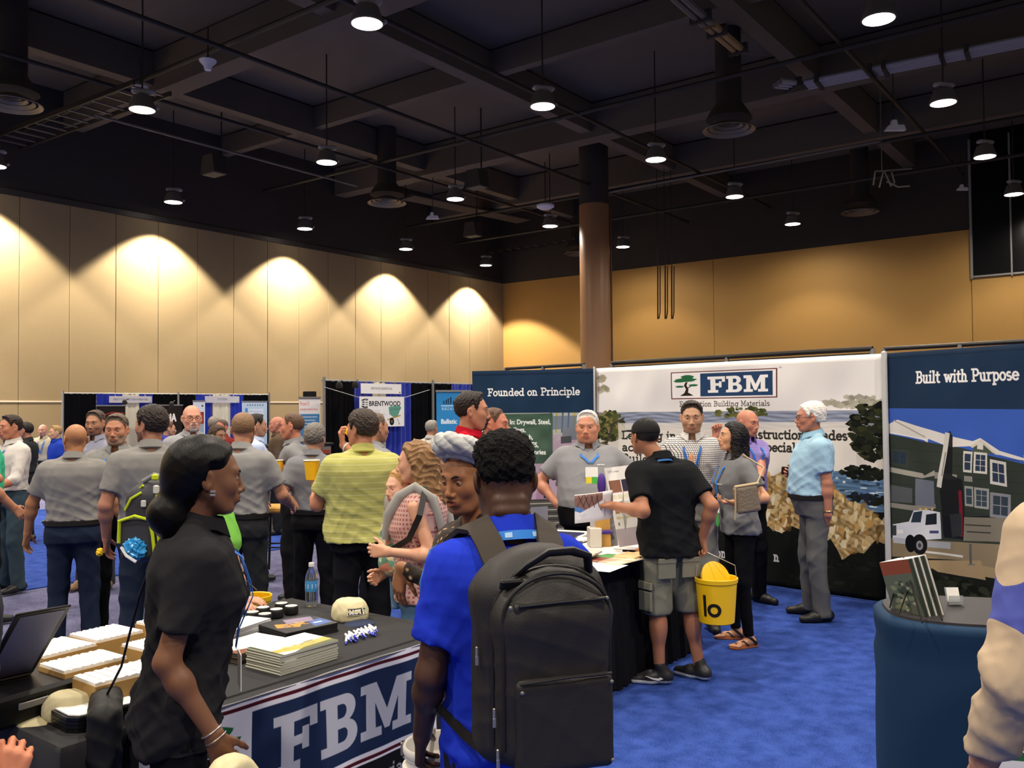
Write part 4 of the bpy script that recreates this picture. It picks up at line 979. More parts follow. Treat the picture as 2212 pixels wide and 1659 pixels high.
def hand_prims(g, wr, y, z, side, s, curl=.5, spread=1., thumb=.6, point=False, r=1.):
    """wrist, finger direction, back-of-hand normal, side +1 right / -1 left"""
    y = norm(y); z = norm(z - y * (np.asarray(z) @ y)); x = np.cross(y, z); t = -side
    B = np.stack([x, y, z], 1); loc = lambda v: wr + B @ (np.asarray(v, float) * s)
    fx = [.031, .0105, -.0105, -.030]; fl = [.074, .083, .077, .060]; fr_ = [.0088, .0092, .0088, .0078]; ky = [.092, .096, .091, .083]
    for i in range(4):
        k = loc((t * fx[i], ky[i], .0)); g.cap(wr - y * .0 + x * t * fx[i] * .45 * s, k, .0165 * s * r, .0115 * s * r, .012)
    for i in range(4):
        c = curl if not (point and i == 0) else .1
        if isinstance(curl, (list, tuple)): c = curl[i]
        p = np.array([t * fx[i], ky[i], 0.]); sp = t * fx[i] * 3.2 * spread; a = 0.
        for seg, (fr2, b) in enumerate(((.46, .75), (.30, .95), (.24, .6))):
            a += b * c; d = np.array([math.sin(sp) * math.cos(a), math.cos(a) * math.cos(sp), -math.sin(a)]); q = p + d * fl[i] * fr2
            g.cap(loc(p), loc(q), fr_[i] * s * r * (1 - .07 * seg), fr_[i] * s * r * (.93 - .08 * seg), .0035 if seg else .006); p = q
    p = np.array([t * .022, .022, -.006]); d0 = norm(np.array([t * (.75 - .2 * curl if not isinstance(curl, (list, tuple)) else .7), .75, -.35 * thumb]))
    for L, rr, b in ((.042, .0125, 0.), (.033, .0098, .35 * thumb), (.026, .0088, .4 * thumb)):
        d0 = norm(d0 + np.array([-t * b * .6, b * .35, -b * .6])); q = p + d0 * L; g.cap(loc(p), loc(q), rr * s * r, rr * .88 * s * r, .008); p = q
    return loc

def head_prims(g, s, female=False, fat=0., nose=1., ears=True, jaw=1., mouth=0.):
    e = lambda c, r, k=.02, sub=False, R=None: g.ell(np.array(c) * s, np.array(r) * s, k * s, R, sub)
    c = lambda a, b, ra, rb, k=.02, sub=False: g.cap(np.array(a) * s, np.array(b) * s, ra * s, rb * s, k * s, sub)
    e((0, -.014, .034), (.0765, .1, .086)); e((0, .03, -.012), (.066, .064, .082), .03); f_ = .93 if female else 1.
    e((0, .03, -.062), (.054 * f_ * jaw + fat * .012, .052, .048), .03); e((0, .066, -.098), (.024 * f_, .02, .018), .025)
    for t in (-1, 1):
        e((t * .046, .055, -.022), (.02 + fat * .006, .024, .022), .03); c((t * .014, .088, .026), (t * .042, .074, .028), .009 if not female else .006, .008, .02)
        c((t * .058 * jaw, -.005, -.04), (t * .036 * jaw, .05, -.092), .018, .018, .03)
        if fat: e((t * .04, .03, -.07), (.03, .04, .032), .03)
        e((t * .033, .098, .004), (.017, .016, .0125), .012, True)
    c((0, .086, .016), (0, .106 + .006 * (nose - 1), -.028), .008, .0105 * nose, .012); e((0, .108, -.034), (.0125 * nose, .012, .011), .008)
    for t in (-1, 1): e((t * .0135 * nose, .097, -.039), (.0085 * nose, .011, .008), .006)
    e((0, .084, -.064), (.03, .018, .018), .015); e((0, .0985, -.0585), (.022, .0075, .0058), .005); e((0, .097, -.0705), (.019, .0085, .0068), .005)
    if mouth: e((0, .108, -.0645), (.019, .014, .002 + .006 * mouth), .002, True)
    else: c((-.021, .104, -.0645), (.021, .104, -.0645), .0028, .0028, .003, True)
    if ears:
        for t in (-1, 1):
            R = rotz(t * .42) @ rotx(.12); g.ell(np.array((t * .082, -.014, -.004)) * s, np.array((.0095, .021, .033)) * s, .008 * s, R); g.ell(np.array((t * .0905, -.008, .0)) * s, np.array((.008, .0115, .02)) * s, .004 * s, R, True)
    return g
HL_Y = [-.14, -.09, -.06, -.035, -.022, -.01, .012, .02, .034, .046, .062, .095, .13]
HL_Z = [-.062, -.062, -.058, -.045, -.03, .032, .034, .0, .004, .035, .066, .082, .086]
def hair_cut(X, s, dz=0., hl=HL_Z): return (np.interp(X[..., 1] / s, HL_Y, hl) * s + dz - X[..., 2]) * .8

PEOPLE = {}
def person(label, px, top, Y, face, skin='c08a68', shirt='77787a', pants='1d1f24', hair='3a2c22', style='short', H=None, floor=0., hy=0., hp=0., hr=0., bw=1., bd=1., belly=0., fem=False, sleeve='short', tuck=True,
           armL=None, armR=None, legs='trousers', shoes='1a1a1c', lean=(0, 0), lanyard=None, badge=None, footx=0., ldrop=1.16, rolls=False, near=0, collar=True, shirtmat=None, glasses=False, beard=None, mouth=0., nose=1., fat=0., belt=None, foldamp=1., stance=.1, footyaw=.25, stag=0.,
           hem=None, brow=None, hairfn=None, group=None, name='person', scale_head=1., legdir=0., core=True, sole=None, neckr=1., cutfar=False, pantsmat=None, feet=True, hairmat=None, loose=1., headoff=(0, 0), skinmat=None):
    root_xy = P(px, top, Y); Ht = H or root_xy[2] - floor; s = Ht / 1.75; F = math.radians(face)
    o_loc = np.array([root_xy[0], root_xy[1], floor]); Rw = rotz(-F); toL = lambda wp: Rw.T @ (np.asarray(wp, float) - o_loc)
    hs = s * scale_head * (.97 if fem else 1.)
    far = Y > 10.5; res = {3: .0065, 2: .008, 1: .011, 0: .013}[near] if not far else .02; hres = {3: .0034, 2: .0038, 1: .0045, 0: .0058}[near] if not far else .009; ares = {3: .0036, 2: .004, 1: .0045, 0: .0052}[near] if not far else .009
    seed = (px * .37 + top * .11) % 6.28
    hips = np.array([0, 0, .93 * s]); fw = .9 if fem else 1.
    # spine shear: the head sits over the origin, hips may be displaced
    lx, ly = lean
    sh = lambda z: np.array([lx * (z / (1.45 * s) - 1), ly * (z / (1.45 * s) - 1)]) if z > .9 * s else np.array([lx * (.9 / 1.45 - 1), ly * (.9 / 1.45 - 1)])
    at = lambda x, y, z: np.array([x * s + sh(z * s)[0], y * s + sh(z * s)[1], z * s])
    z_ = np.array([.80, .90, .98, 1.06, 1.16, 1.27, 1.36, 1.42, 1.47]); bw_ = bw * fw
    wv = np.array([.16, .172, .168, .152 if not fem else .132, .155 if not fem else .14, .17, .178, .16, .1]) * bw_
    if fem: wv[:3] *= 1.12
    dv = np.array([.105, .118, .114, .108, .112, .122, .118, .096, .066]) * bd
    cyv = np.array([-.012, -.016, -.006, .0, .0, -.004, -.014, -.022, -.024])
    bel = np.array([.2, .55, .9, 1., .8, .4, .15, 0, 0]) * belly
    dv2 = dv + bel * .5; cy2 = cyv + bel * .5; wv2 = wv + bel * .35
    if fem: dv2[5] += .012; cy2[5] += .014
    cx = np.array([sh(z * s)[0] for z in z_]); cyl = np.array([sh(z * s)[1] for z in z_]) + cy2 * s
    def torso(g, e, zlo, zhi, k=.03):
        m = (z_ >= zlo - 1e-6) & (z_ <= zhi + 1e-6); zz = np.concatenate([[zlo], z_[m], [zhi]]); zz = np.unique(zz)
        ip = lambda a: np.interp(zz, z_, a)
        g.loft(zz * s, ip(wv2) * s + e, ip(dv2) * s + e, ip(cx), ip(cyl), k, 2.3)
    sx = .176 * bw_ ** .6
    SH = {t: at(t * sx, -.018, 1.395) for t in (1, -1)}; l1, l2 = .29 * s, .25 * s
    nb = at(0, -.022, 1.455); hc = np.array([headoff[0], .018 * s + headoff[1], Ht - .122 * hs]); Rh = rotz(-math.radians(hy)) @ rotx(math.radians(-hp)) @ roty(math.radians(hr))
    tr = lambda g, e: [g.cap(at(t * .045, -.03, 1.475), at(t * .135 * bw_ ** .5, -.024, 1.415), .042 * s + e, .046 * s + e, .04) for t in (1, -1)]
    arms = {}
    for t, a in ((1, armR), (-1, armL)):
        a = dict(a or {}); S = SH[t]
        if 'to' in a: T = toL(a['to'])
        elif 'lo' in a: T = np.array(a['lo']) * s
        else: T = S + np.array([t * .075, .05, -.525]) * s
        E, Wp = ik(S, T, l1 * a.get('ext', 1.), l2 * a.get('ext', 1.), a.get('pole', (t * .5, -1., -.1)))
        fd = norm(Wp - E); hd = norm(np.array(a['dir'])) if 'dir' in a else fd
        if 'wdir' in a: hd = norm(Rw.T @ np.array(a['wdir'], float))
        back = np.array(a.get('back', (t, .25, .1)), float)
        if 'wback' in a: back = Rw.T @ np.array(a['wback'], float)
        arms[t] = (S, E, Wp, hd, back, a)
    skin_m = skinmat or mat('skin_' + skin, skin, .5, spec=.35, noise=.06, nscale=60)
    lips = {'3': '5a2f24'}.get(skin[0], None) or '%02x%02x%02x' % tuple(int(np.clip(v, 0, 255)) for v in (int(skin[:2], 16) * .9, int(skin[2:4], 16) * .76, int(skin[4:], 16) * .78))
    lip_m = mat('lips_' + lips, lips, .45)
    parts = []
    # head
    g = head_prims(G(), hs, fem, fat, nose, True, 1., mouth); nl = Rh.T @ (nb - hc); nr = (.056 if not fem else .047) * s * neckr * (1 + .15 * fat)
    g.cap(np.array([0, -.022, -.045]) * hs, nl - np.array([0, .0, .0]), nr * .97, nr * 1.08, .025)
    if rolls:
        for z, r in ((-.068, .0175), (-.096, .019)): g.cap(np.array((-.03, -.0655, z)) * hs, np.array((.03, -.0655, z)) * hs, r * hs, r * hs, .012)
    headg = g; hv, hq = g.mesh(hres, None, .012, lo=np.array([-.11, -.14, min(-.14, nl[2] / hs - .05)]) * hs, hi=np.array([.11, .14, .135]) * hs)
    hb = hv.copy(); parts.append((hv @ Rh.T + hc, hq))
    lipv = (((hb[hq].mean(1) / hs - [0, .1, -.0645]) / [.0235, .016, .0125]) ** 2).sum(1) < 1
    fmats = [lipv.astype(int)]
    if beard and beard[0] == 'stubble':
        c = hb[hq].mean(1) / hs; mm = (c[:, 2] < -.04 + .3 * np.maximum(0, .03 - c[:, 1])) & (c[:, 1] > .005) & (c[:, 2] > -.125) & ~lipv; fmats[0] = np.where(mm, 2, fmats[0])
    # arms with hands
    for t in (1, -1):
        S, E, Wp, hd, back, a = arms[t]; g = G(); q = .88 if fem else 1.; q *= a.get('thick', 1.) * (bw ** .5)
        if sleeve in ('long',) : g.cap(E + (Wp - E) * .6, Wp, .033 * s * q, .027 * s * q, .02)
        else:
            g.cap(S, E, .047 * s * q, .040 * s * q, .02); g.cap(E, Wp, .040 * s * q, .027 * s * q, .02); m = E + (Wp - E) * .28; g.ell(m, (.0405 * s * q,) * 3, .03)
        if not a.get('nohand'): hand_prims(g, Wp, hd, back, t, s * (.92 if fem else 1.) * a.get('hs', 1.), a.get('curl', .45), a.get('spread', 1.), a.get('thumb', .6), a.get('point', False))
        parts.append(g.mesh(ares)); fmats.append(np.zeros(len(parts[-1][1]), int))
    # legs
    hipx = .092; fy = math.radians(8)
    LG = {}
    for t in (1, -1):
        hj = at(t * hipx, -.012, .90); off = np.array([t * stance * s, t * stag * s + legdir * s, 0.]); an = np.array([hj[0] * .3 + off[0] + footx * s, hj[1] + off[1] * 1. if True else 0, .09 * s]); kn = (hj + an) / 2 + np.array([0, .03 * s, .01 * s])
        LG[t] = (hj, kn, an)
    if legs in ('shorts', 'skirt'):
        for t in (1, -1):
            hj, kn, an = LG[t]; g = G(); g.cap(kn + (hj - kn) * .3, kn, .07 * s, .056 * s, .03); g.cap(kn, an, .052 * s, .036 * s, .03); m = kn + (an - kn) * .3 + np.array([0, -.018 * s, 0]); g.ell(m, (.054 * s, .058 * s, .11 * s), .04); parts.append(g.mesh(.009)); fmats.append(np.zeros(len(parts[-1][1]), int))
    if legs == 'sandals' or shoes == 'sandals':
        for t in (1, -1):
            hj, kn, an = LG[t]; g = G(); R = rotz(-t * footyaw); f = lambda x, y, z: an * [1, 1, 0] + R @ (np.array([x, y, z]) * s)
            g.cap(an + [0, 0, .06 * s], f(0, -.01, .06), .034 * s, .034 * s, .02); g.cap(f(0, -.04, .04), f(0, .09, .032), .03 * s, .026 * s, .03)
            for i in range(5): g.cap(f(-t * (.026 - .014 * i), .10, .026), f(-t * (.03 - .016 * i), .165 - .012 * abs(i - .6), .022), .0115 * s, .0095 * s, .006)
            parts.append(g.mesh(.006)); fmats.append(np.zeros(len(parts[-1][1]), int))
    # hidden core
    g = G(); torso(g, -.02, .85, 1.46); g.cap(nb, hc - [0, 0, .05 * s], nr * .8, nr * .8, .02)
    for t in (1, -1):
        hj, kn, an = LG[t]; g.cap(SH[t], at(t * .05, -.02, 1.4), .035 * s, .05 * s, .03)
        if legs != 'shorts': g.cap(hj, kn, .06 * s, .045 * s, .03); g.cap(kn, an, .04 * s, .03 * s, .03)
    parts.append(g.mesh(.028)); fmats.append(np.zeros(len(parts[-1][1]), int))
    V, Q = joined(parts); fm = np.concatenate(fmats)
    mats_ = [skin_m, lip_m] + ([mat('stubble_' + beard[1], beard[1], .7, noise=.15, nscale=300)] if beard and beard[0] == 'stubble' else [])
    root = link(name, mesh_np(name, V, Q, mats_, True, fm), None, M=Matrix.Translation(o_loc) @ Matrix.Rotation(-F, 4, 'Z'))
    tag(root, label, 'person', group)
    ctx = dict(root=root, s=s, hs=hs, hc=hc, Rh=Rh, arms=arms, at=at, SH=SH, toL=toL, Rw=Rw, loc=o_loc, nb=nb, nr=nr, LG=LG, headg=headg, H=Ht)
    # ---- shirt
    sm = shirtmat or mat('cloth_' + shirt, shirt, .95, spec=.1, noise=.07, nscale=25, bump=.12, bscale=500)
    if sleeve != 'none_at_all':
        g = G(); e = .012 * loose * s; zh = hem if hem else (1.006 if tuck else .86); torso(g, e + (.02 if not tuck else .012) * s, zh, 1.455); tr(g, .004 * s)
        for t in (1, -1):
            S, E, Wp, hd, back, a = arms[t]; d = norm(E - S); q = (.9 if fem else 1.) * bw ** .5 * a.get('sl', 1.)
            if sleeve == 'short': e2 = S + d * .70 * l1; g.cap(S, S + d * .9 * l1, .068 * s * q, .070 * s * q * loose ** .5, .045, cut=(e2, d))
            elif sleeve == 'long': g.cap(S, E, .066 * s * q, .054 * s * q, .045); g.cap(E, Wp, .052 * s * q, .037 * s * q, .02, cut=(Wp - norm(Wp - E) * .012, norm(Wp - E)))
            elif sleeve == 'roll': g.cap(S, E, .066 * s * q, .055 * s * q, .045); g.cap(E, E + (Wp - E) * .4, .053 * s * q, .05 * s * q, .02, cut=(E + (Wp - E) * .32, norm(Wp - E)))
            elif sleeve == 'tank': g.ell(S - np.array([t * .03, 0, -.02]) * s, (.035 * s, .06 * s, .05 * s), .03)
        ngc = nb + np.array([0, .062, .055]) * s
        ctx['shirtg'] = g
        V, Q = g.mesh(res, lambda X: np.maximum(zh * s - X[..., 2], -(np.sqrt(((X - ngc) ** 2).sum(-1)) - nr * 1.0)))
        N = vnormals(V, Q); zz = np.clip((1.42 * s - V[:, 2]) / (.35 * s), .25, 1.)
        V = V + N * (folds(V, .0078 * foldamp * s, 16, seed) * zz + folds(V, .0028 * foldamp * s, 41, seed + 2, .7) * zz)[:, None]
        V = relax(V, Q, 1, .4)
        link('shirt', mesh_np('shirt', V, Q, sm), root)
        if collar and sleeve != 'tank':
            cm = mat('collar_' + (shirt if collar is True else collar), shirt if collar is True else collar, .95, spec=.1); mb = MB(); n = 30; ax_ = norm(hc - [0, .03 * s, .1 * s] - nb); pr = []
            for i in range(n + 1):
                th = math.radians(-158 + 316 * i / n); b = max(0, abs(th) - 2.2) / .55; bk = math.cos(th / 2) ** 2
                for rr, zc in ((nr * 1.12, -.012), (nr * 1.14, .022 + .014 * bk), (nr * 1.22, .026 + .014 * bk), (nr * 1.5 + .006, -.01 - .024 * b), (nr * 1.46, -.018 - .024 * b)):
                    pr.append(nb + np.array([math.sin(th) * rr, -math.cos(th) * rr * 1.02 + .012 * s + .02 * b * s, zc * s + .026 * s + .024 * s * bk]))
            F_ = [(i * 5 + k, i * 5 + (k + 1) % 5, i * 5 + 5 + (k + 1) % 5, i * 5 + 5 + k) for i in range(n) for k in range(5)] + [(4, 3, 2, 1, 0), tuple(n * 5 + k for k in range(5))]
            mb.add(pr, F_).build('collar', cm, root, True)
    # ---- trousers
    pm = pantsmat or mat('cloth_' + pants, pants, .95, spec=.08, noise=.08, nscale=18, bump=.1, bscale=400)
    if legs:
        g = G(); torso(g, (.009 if tuck else .004) * s, .84, 1.02 if tuck else .96); lw = .92 if fem else 1.
        for t in (1, -1):
            hj, kn, an = LG[t]; bw2 = bw ** .5
            if legs == 'shorts': g.cap(hj, kn + (hj - kn) * -.02, .098 * s * bw2, .098 * s * bw2, .035)
            elif legs == 'tight': g.cap(hj, kn, .088 * s, .06 * s, .03); g.cap(kn, an, .058 * s, .042 * s, .03)
            else: g.cap(hj, kn, .096 * s * bw2 * lw, .077 * s * lw, .035); g.cap(kn, an - [0, 0, .05 * s], .075 * s * lw, .066 * s * lw, .03)
        zc = {'shorts': .455, 'tight': .085}.get(legs, .035)
        V, Q = g.mesh(max(res, .009), lambda X: np.maximum(zc * s - X[..., 2], X[..., 2] - (1.02 if tuck else .96) * s)); N = vnormals(V, Q)
        V = V + N * (folds(V, (.0025 if legs == 'tight' else .005) * s, 13, seed + 4, .55))[:, None]; V = relax(V, Q, 1, .4)
        o = link('shorts' if legs == 'shorts' else 'trousers', mesh_np('trousers', V, Q, pm), root); ctx['pants'] = o
        if belt and tuck:
            zb = .992; r0 = np.interp(zb, z_, wv2) * s + .0165 * s; r1 = np.interp(zb, z_, dv2) * s + .0165 * s; c0 = np.array([np.interp(zb, z_, cx), np.interp(zb, z_, cyl), zb * s]); mb = MB(); pr = []
            n = 36
            for i in range(n):
                th = 2 * math.pi * i / n; ct, st = math.cos(th), math.sin(th); ct = math.copysign(abs(ct) ** (2 / 2.3), ct); st = math.copysign(abs(st) ** (2 / 2.3), st)
                for rr, zc in ((0, -.018), (.005, -.016), (.005, .016), (0, .018)): pr.append(c0 + np.array([(r0 + rr) * ct, (r1 + rr) * st, zc]))
            mb.add(pr, [(i * 4 + k, ((i + 1) % n) * 4 + k, ((i + 1) % n) * 4 + (k + 1) % 4, i * 4 + (k + 1) % 4) for i in range(n) for k in range(4)]).build('belt', mat('leather_' + belt, belt, .5), root, True)
    # ---- shoes
    if shoes and shoes != 'sandals' and feet:
        shm = mat('shoe_' + shoes, shoes, .45, spec=.4); som = mat('sole_' + (sole or '151515'), sole or '151515', .7)
        for t in (1, -1):
            hj, kn, an = LG[t]; R = rotz(-t * (footyaw if not isinstance(footyaw, tuple) else footyaw[0 if t < 0 else 1])); f = lambda x, y, z, R=R, an=an: an * [1, 1, 0] + R @ (np.array([x, y, z]) * s)
            g = G(); g.cap(f(0, -.05, .05), f(0, .06, .045), .042 * s, .044 * s, .02); g.cap(f(0, .06, .036), f(-t * .008, .165, .026), .042 * s, .034 * s, .03); g.cap(f(0, -.035, .05), an + [0, 0, .03 * s], .042 * s, .04 * s, .02)
            V, Q = g.mesh(.0085, lambda X: .002 - X[..., 2]); fm = (V[Q].mean(1)[:, 2] < (.028 if sole else .014)).astype(int)
            o = link('shoe', mesh_np('shoe', V, Q, [shm, som], True, fm), root); ctx['shoe%d' % t] = (o, f)
    # ---- hair
    hm = hairmat or mat('hair_' + hair, hair, .55, spec=.3, noise=.3, nscale=90, bump=.5, bscale=120, stretch=(1, 1, .25)); w_ = lambda V: V @ Rh.T + hc
    def shell(t_, dz=0., extra=None, sub=None, hl=HL_Z, amp=.0015, fr=130, edge=.03):
        e = lambda g, k0: (g.ell(np.array((0, -.014, .034)) * hs, np.array((.0765 + k0, .1 + k0, .086 + k0)) * hs, .02 * hs), g.ell(np.array((0, .02, -.01)) * hs, np.array((.066 + k0, .06 + k0 * .6, .08)) * hs, .03 * hs))
        g = G(); e(g, t_); g0 = G(); e(g0, 0.)
        if extra: extra(g)
        lo = np.min([p[1] for p in g.p], 0) - .02; hi = np.max([p[2] for p in g.p], 0) + .02
        def cut(X):
            zz = (X[..., 2] / hs - dz - np.interp(X[..., 1] / hs, HL_Y, hl)); tp = np.clip(zz / edge, 0, 1) ** .7; d0 = g0.ev(X) / hs
            return np.where(zz < edge, d0 + .003 - (t_ + .003) * tp + np.maximum(0, -zz), -1.) * hs
        V, Q = g.mesh(hres * 1.1, cut, lo=lo, hi=hi); N = vnormals(V, Q); V = V + N * folds(V, amp * hs, fr, seed)[:, None]; return V, Q
    hv = None
    if style == 'short': hv = shell(.007, extra=lambda g: (g.ell(np.array((0, -.012, .062)) * hs, np.array((.079, .1, .072)) * hs, .02), g.ell(np.array((0, .045, .088)) * hs, np.array((.055, .045, .04)) * hs, .02)), amp=.0032, fr=95, edge=.045)
    elif style == 'buzz': hv = shell(.0065, .004, extra=lambda g: g.ell(np.array((0, -.012, .058)) * hs, np.array((.077, .098, .07)) * hs, .02), amp=.0016, fr=110, edge=.055)
    elif style == 'full': hv = shell(.016, -.004, extra=lambda g: g.ell(np.array((0, -.01, .07)) * hs, np.array((.082, .1, .075)) * hs, .02), amp=.0045, fr=80)
    elif style == 'fringe':   # bald crown with hair at the sides and back
        hl = [-.062, -.062, -.058, -.045, -.03, .032, .034, .0, .03, .09, .12, .12, .12]; g_ = G(); g_.ell(np.array((0, -.014, .034)) * hs, np.array((.081, .105, .09)) * hs); V, Q = g_.mesh(hres, lambda X: np.maximum(hair_cut(X, hs, 0, hl), (X[..., 2] - (.05 - .25 * np.maximum(X[..., 1] / hs, -.3)) * hs))); hv = (V, Q)
    if hairfn: hv = hairfn(ctx, shell)
    if hv is not None: link('hair', mesh_np('hair', w_(hv[0]), hv[1], hm), root)
    if beard and beard[0] in ('goatee', 'full'):
        g = head_prims(G(), hs, fem, fat, nose, False, 1., mouth); gg = [(f, lo, hi, k, sub) for f, lo, hi, k, sub in g.p]
        def bc(X):
            x, y, z = (np.abs(X[..., 0]), X[..., 1], X[..., 2]); x, y, z = x / hs, y / hs, z / hs; m = np.sqrt((x / .024) ** 2 + ((z + .0645) / .0115) ** 2) - 1
            if beard[0] == 'goatee': r = np.maximum.reduce([x - .03, z + .044, .055 - y])
            else: r = np.maximum.reduce([z + .045 - 2.2 * np.maximum(0, .03 - y) * (y < .05), .0 - y + .0])
            return np.maximum(r, -m * .015) * hs
        base = g; V0 = None
        F_ = lambda X: bc(X)
        # thicken the lower face by a small offset
        g2 = G(); g2.p = [((lambda f: (lambda X: f(X) - .0035 * hs))(f) if not sub else f, lo - .004, hi + .004, k, sub) for f, lo, hi, k, sub in g.p if not sub]
        V, Q = g2.mesh(hres, F_, .012)
        if len(Q): V = V + vnormals(V, Q) * folds(V, .0012 * hs, 200, seed)[:, None]; link('beard', mesh_np('beard', w_(V), Q, mat('hair_' + beard[1], beard[1], .7, noise=.3, nscale=90)), root)
    if not far:
        iris = mat('eye_iris', '2a1a12', .2, spec=.5); nl_, nm_ = 12, 22; r_ = .0122; cosd = lambda d: math.cos(math.radians(d))
        ev_ = [(r_ * math.cos(math.pi * (i / nl_ - .5)) * math.sin(2 * math.pi * j / nm_), r_ * math.cos(math.pi * (i / nl_ - .5)) * math.cos(2 * math.pi * j / nm_), r_ * math.sin(math.pi * (i / nl_ - .5))) for i in range(nl_ + 1) for j in range(nm_)]
        ev_ = np.array(ev_)[:, [2, 1, 0]] * [1, 1, 1]; eq = np.array([(i * nm_ + j, i * nm_ + (j + 1) % nm_, (i + 1) * nm_ + (j + 1) % nm_, (i + 1) * nm_ + j) for i in range(nl_) for j in range(nm_)])
        cen = ev_[eq].mean(1); cen = cen / np.linalg.norm(cen, axis=1)[:, None]; ph = np.degrees(np.arctan2(cen[:, 2], cen[:, 1]))
        efm = np.where((ph > -24) & (ph < 15), np.where(cen[:, 1] > .9, 1, 0), 2)
        for t in (1, -1):
            link('eye', mesh_np('eye', ((ev_ + [t * .0325, .0775, .004]) * hs) @ Rh.T + hc, eq, [M_eye, iris, skin_m], True, efm), root)
        bc_ = brow or hair
        for t in (1, -1): mb = MB(); mb.tube([hc + Rh @ (np.array(q) * hs) for q in ((t * .013, .0965, .0235), (t * .028, .0925, .0295), (t * .044, .0815, .027), (t * .051, .073, .0215))], [.0034 * hs, .0042 * hs, .0034 * hs, .0016 * hs], 6); mb.build('eyebrow', mat('brow_' + bc_, bc_, .8), root, True)
    if glasses:
        mb = MB()
        for t in (1, -1):
            ring = [np.array([t * .034 + .024 * math.cos(a) , .105 - .012 * (abs(.034 + t * .024 * math.cos(a)) / .06) ** 2, .001 + .017 * math.sin(a)]) for a in np.linspace(0, 6.283, 17)]
            mb.tube([hc + Rh @ (q * hs) for q in ring], .0016 * hs, 5, False); mb.tube([hc + Rh @ (np.array(q) * hs) for q in ((t * .058, .095, .005), (t * .076, .05, .006), (t * .083, -.01, .008))], .0018 * hs, 5)
        mb.tube([hc + Rh @ (np.array(q) * hs) for q in ((-.011, .107, .004), (0, .11, .006), (.011, .107, .004))], .0016 * hs, 5); mb.build('glasses', mat('glasses_frame', '3a2220' if glasses is True else glasses, .3), root, True)
    if lanyard: ctx['lan'] = add_lanyard(ctx, lanyard, badge, ldrop)
    return ctx
def surf(ctx, pts, off=.004):
    g = ctx['shirtg']; X = np.array(pts, float)
    for _ in range(6):
        d = g.ev(X); h = 1e-3; gr = np.stack([(g.ev(X + np.eye(3)[i] * h) - g.ev(X - np.eye(3)[i] * h)) / (2 * h) for i in range(3)], -1); gr /= np.linalg.norm(gr, axis=1)[:, None] + 1e-9; X = X - gr * (d - off)[:, None]
    return X, gr
def add_lanyard(ctx, color, badge=None, drop=1.16, hand=None):
    s, nb, nr, root = ctx['s'], ctx['nb'], ctx['nr'], ctx['root']; m = mat('lanyard_' + color, color, .5, spec=.3); at = ctx['at']; mb = MB()
    for t in (1, -1):
        th = np.linspace(0, 2.2, 9); pts = [nb + np.array([t * math.sin(a) * nr * 1.42, -math.cos(a) * nr * 1.42 + .01 * s, (.016 - .02 * a / 2.2) * s]) for a in th]
        x1, z1 = .075, 1.41
        low = [at(t * (.07 * (1 - k) + .006 * k), .16, 1.42 - (1.42 - drop) * k) for k in np.linspace(.05, 1, 10)]
        X, N = surf(ctx, low, .012); A = [np.array([t * math.sin(a), -math.cos(a), .35]) for a in th]
        mb.ribbon(pts + list(X), A + list(N), .018 * s, .002)
    o = mb.build('lanyard', m, root, True)
    if badge:
        X, N = surf(ctx, [at(0, .2, drop - .02), at(0, .2, drop - .1)], .02); n = norm(N.mean(0) * [1, 1, 0]); x = np.cross(n, (0, 0, 1)) * -1; c = X[0] + n * max(0., float((X[1] - X[0]) @ n))
        mb = MB(); z = 0.
        for (w_, h_, col) in badge:
            cols = col if isinstance(col, tuple) else (col,)
            for i, cl in enumerate(cols): wq = w_ / len(cols); mb = MB(); mb.box(c + n * .006 + x * (i - (len(cols) - 1) / 2) * wq + np.array([0, 0, -z - h_ / 2]), (wq * .99, .003, h_), R=np.stack([x, n, (0, 0, 1)], 1)); mb.build('badge', mat('badge_' + cl, cl, .4), root)
            z += h_ * .98
    return o
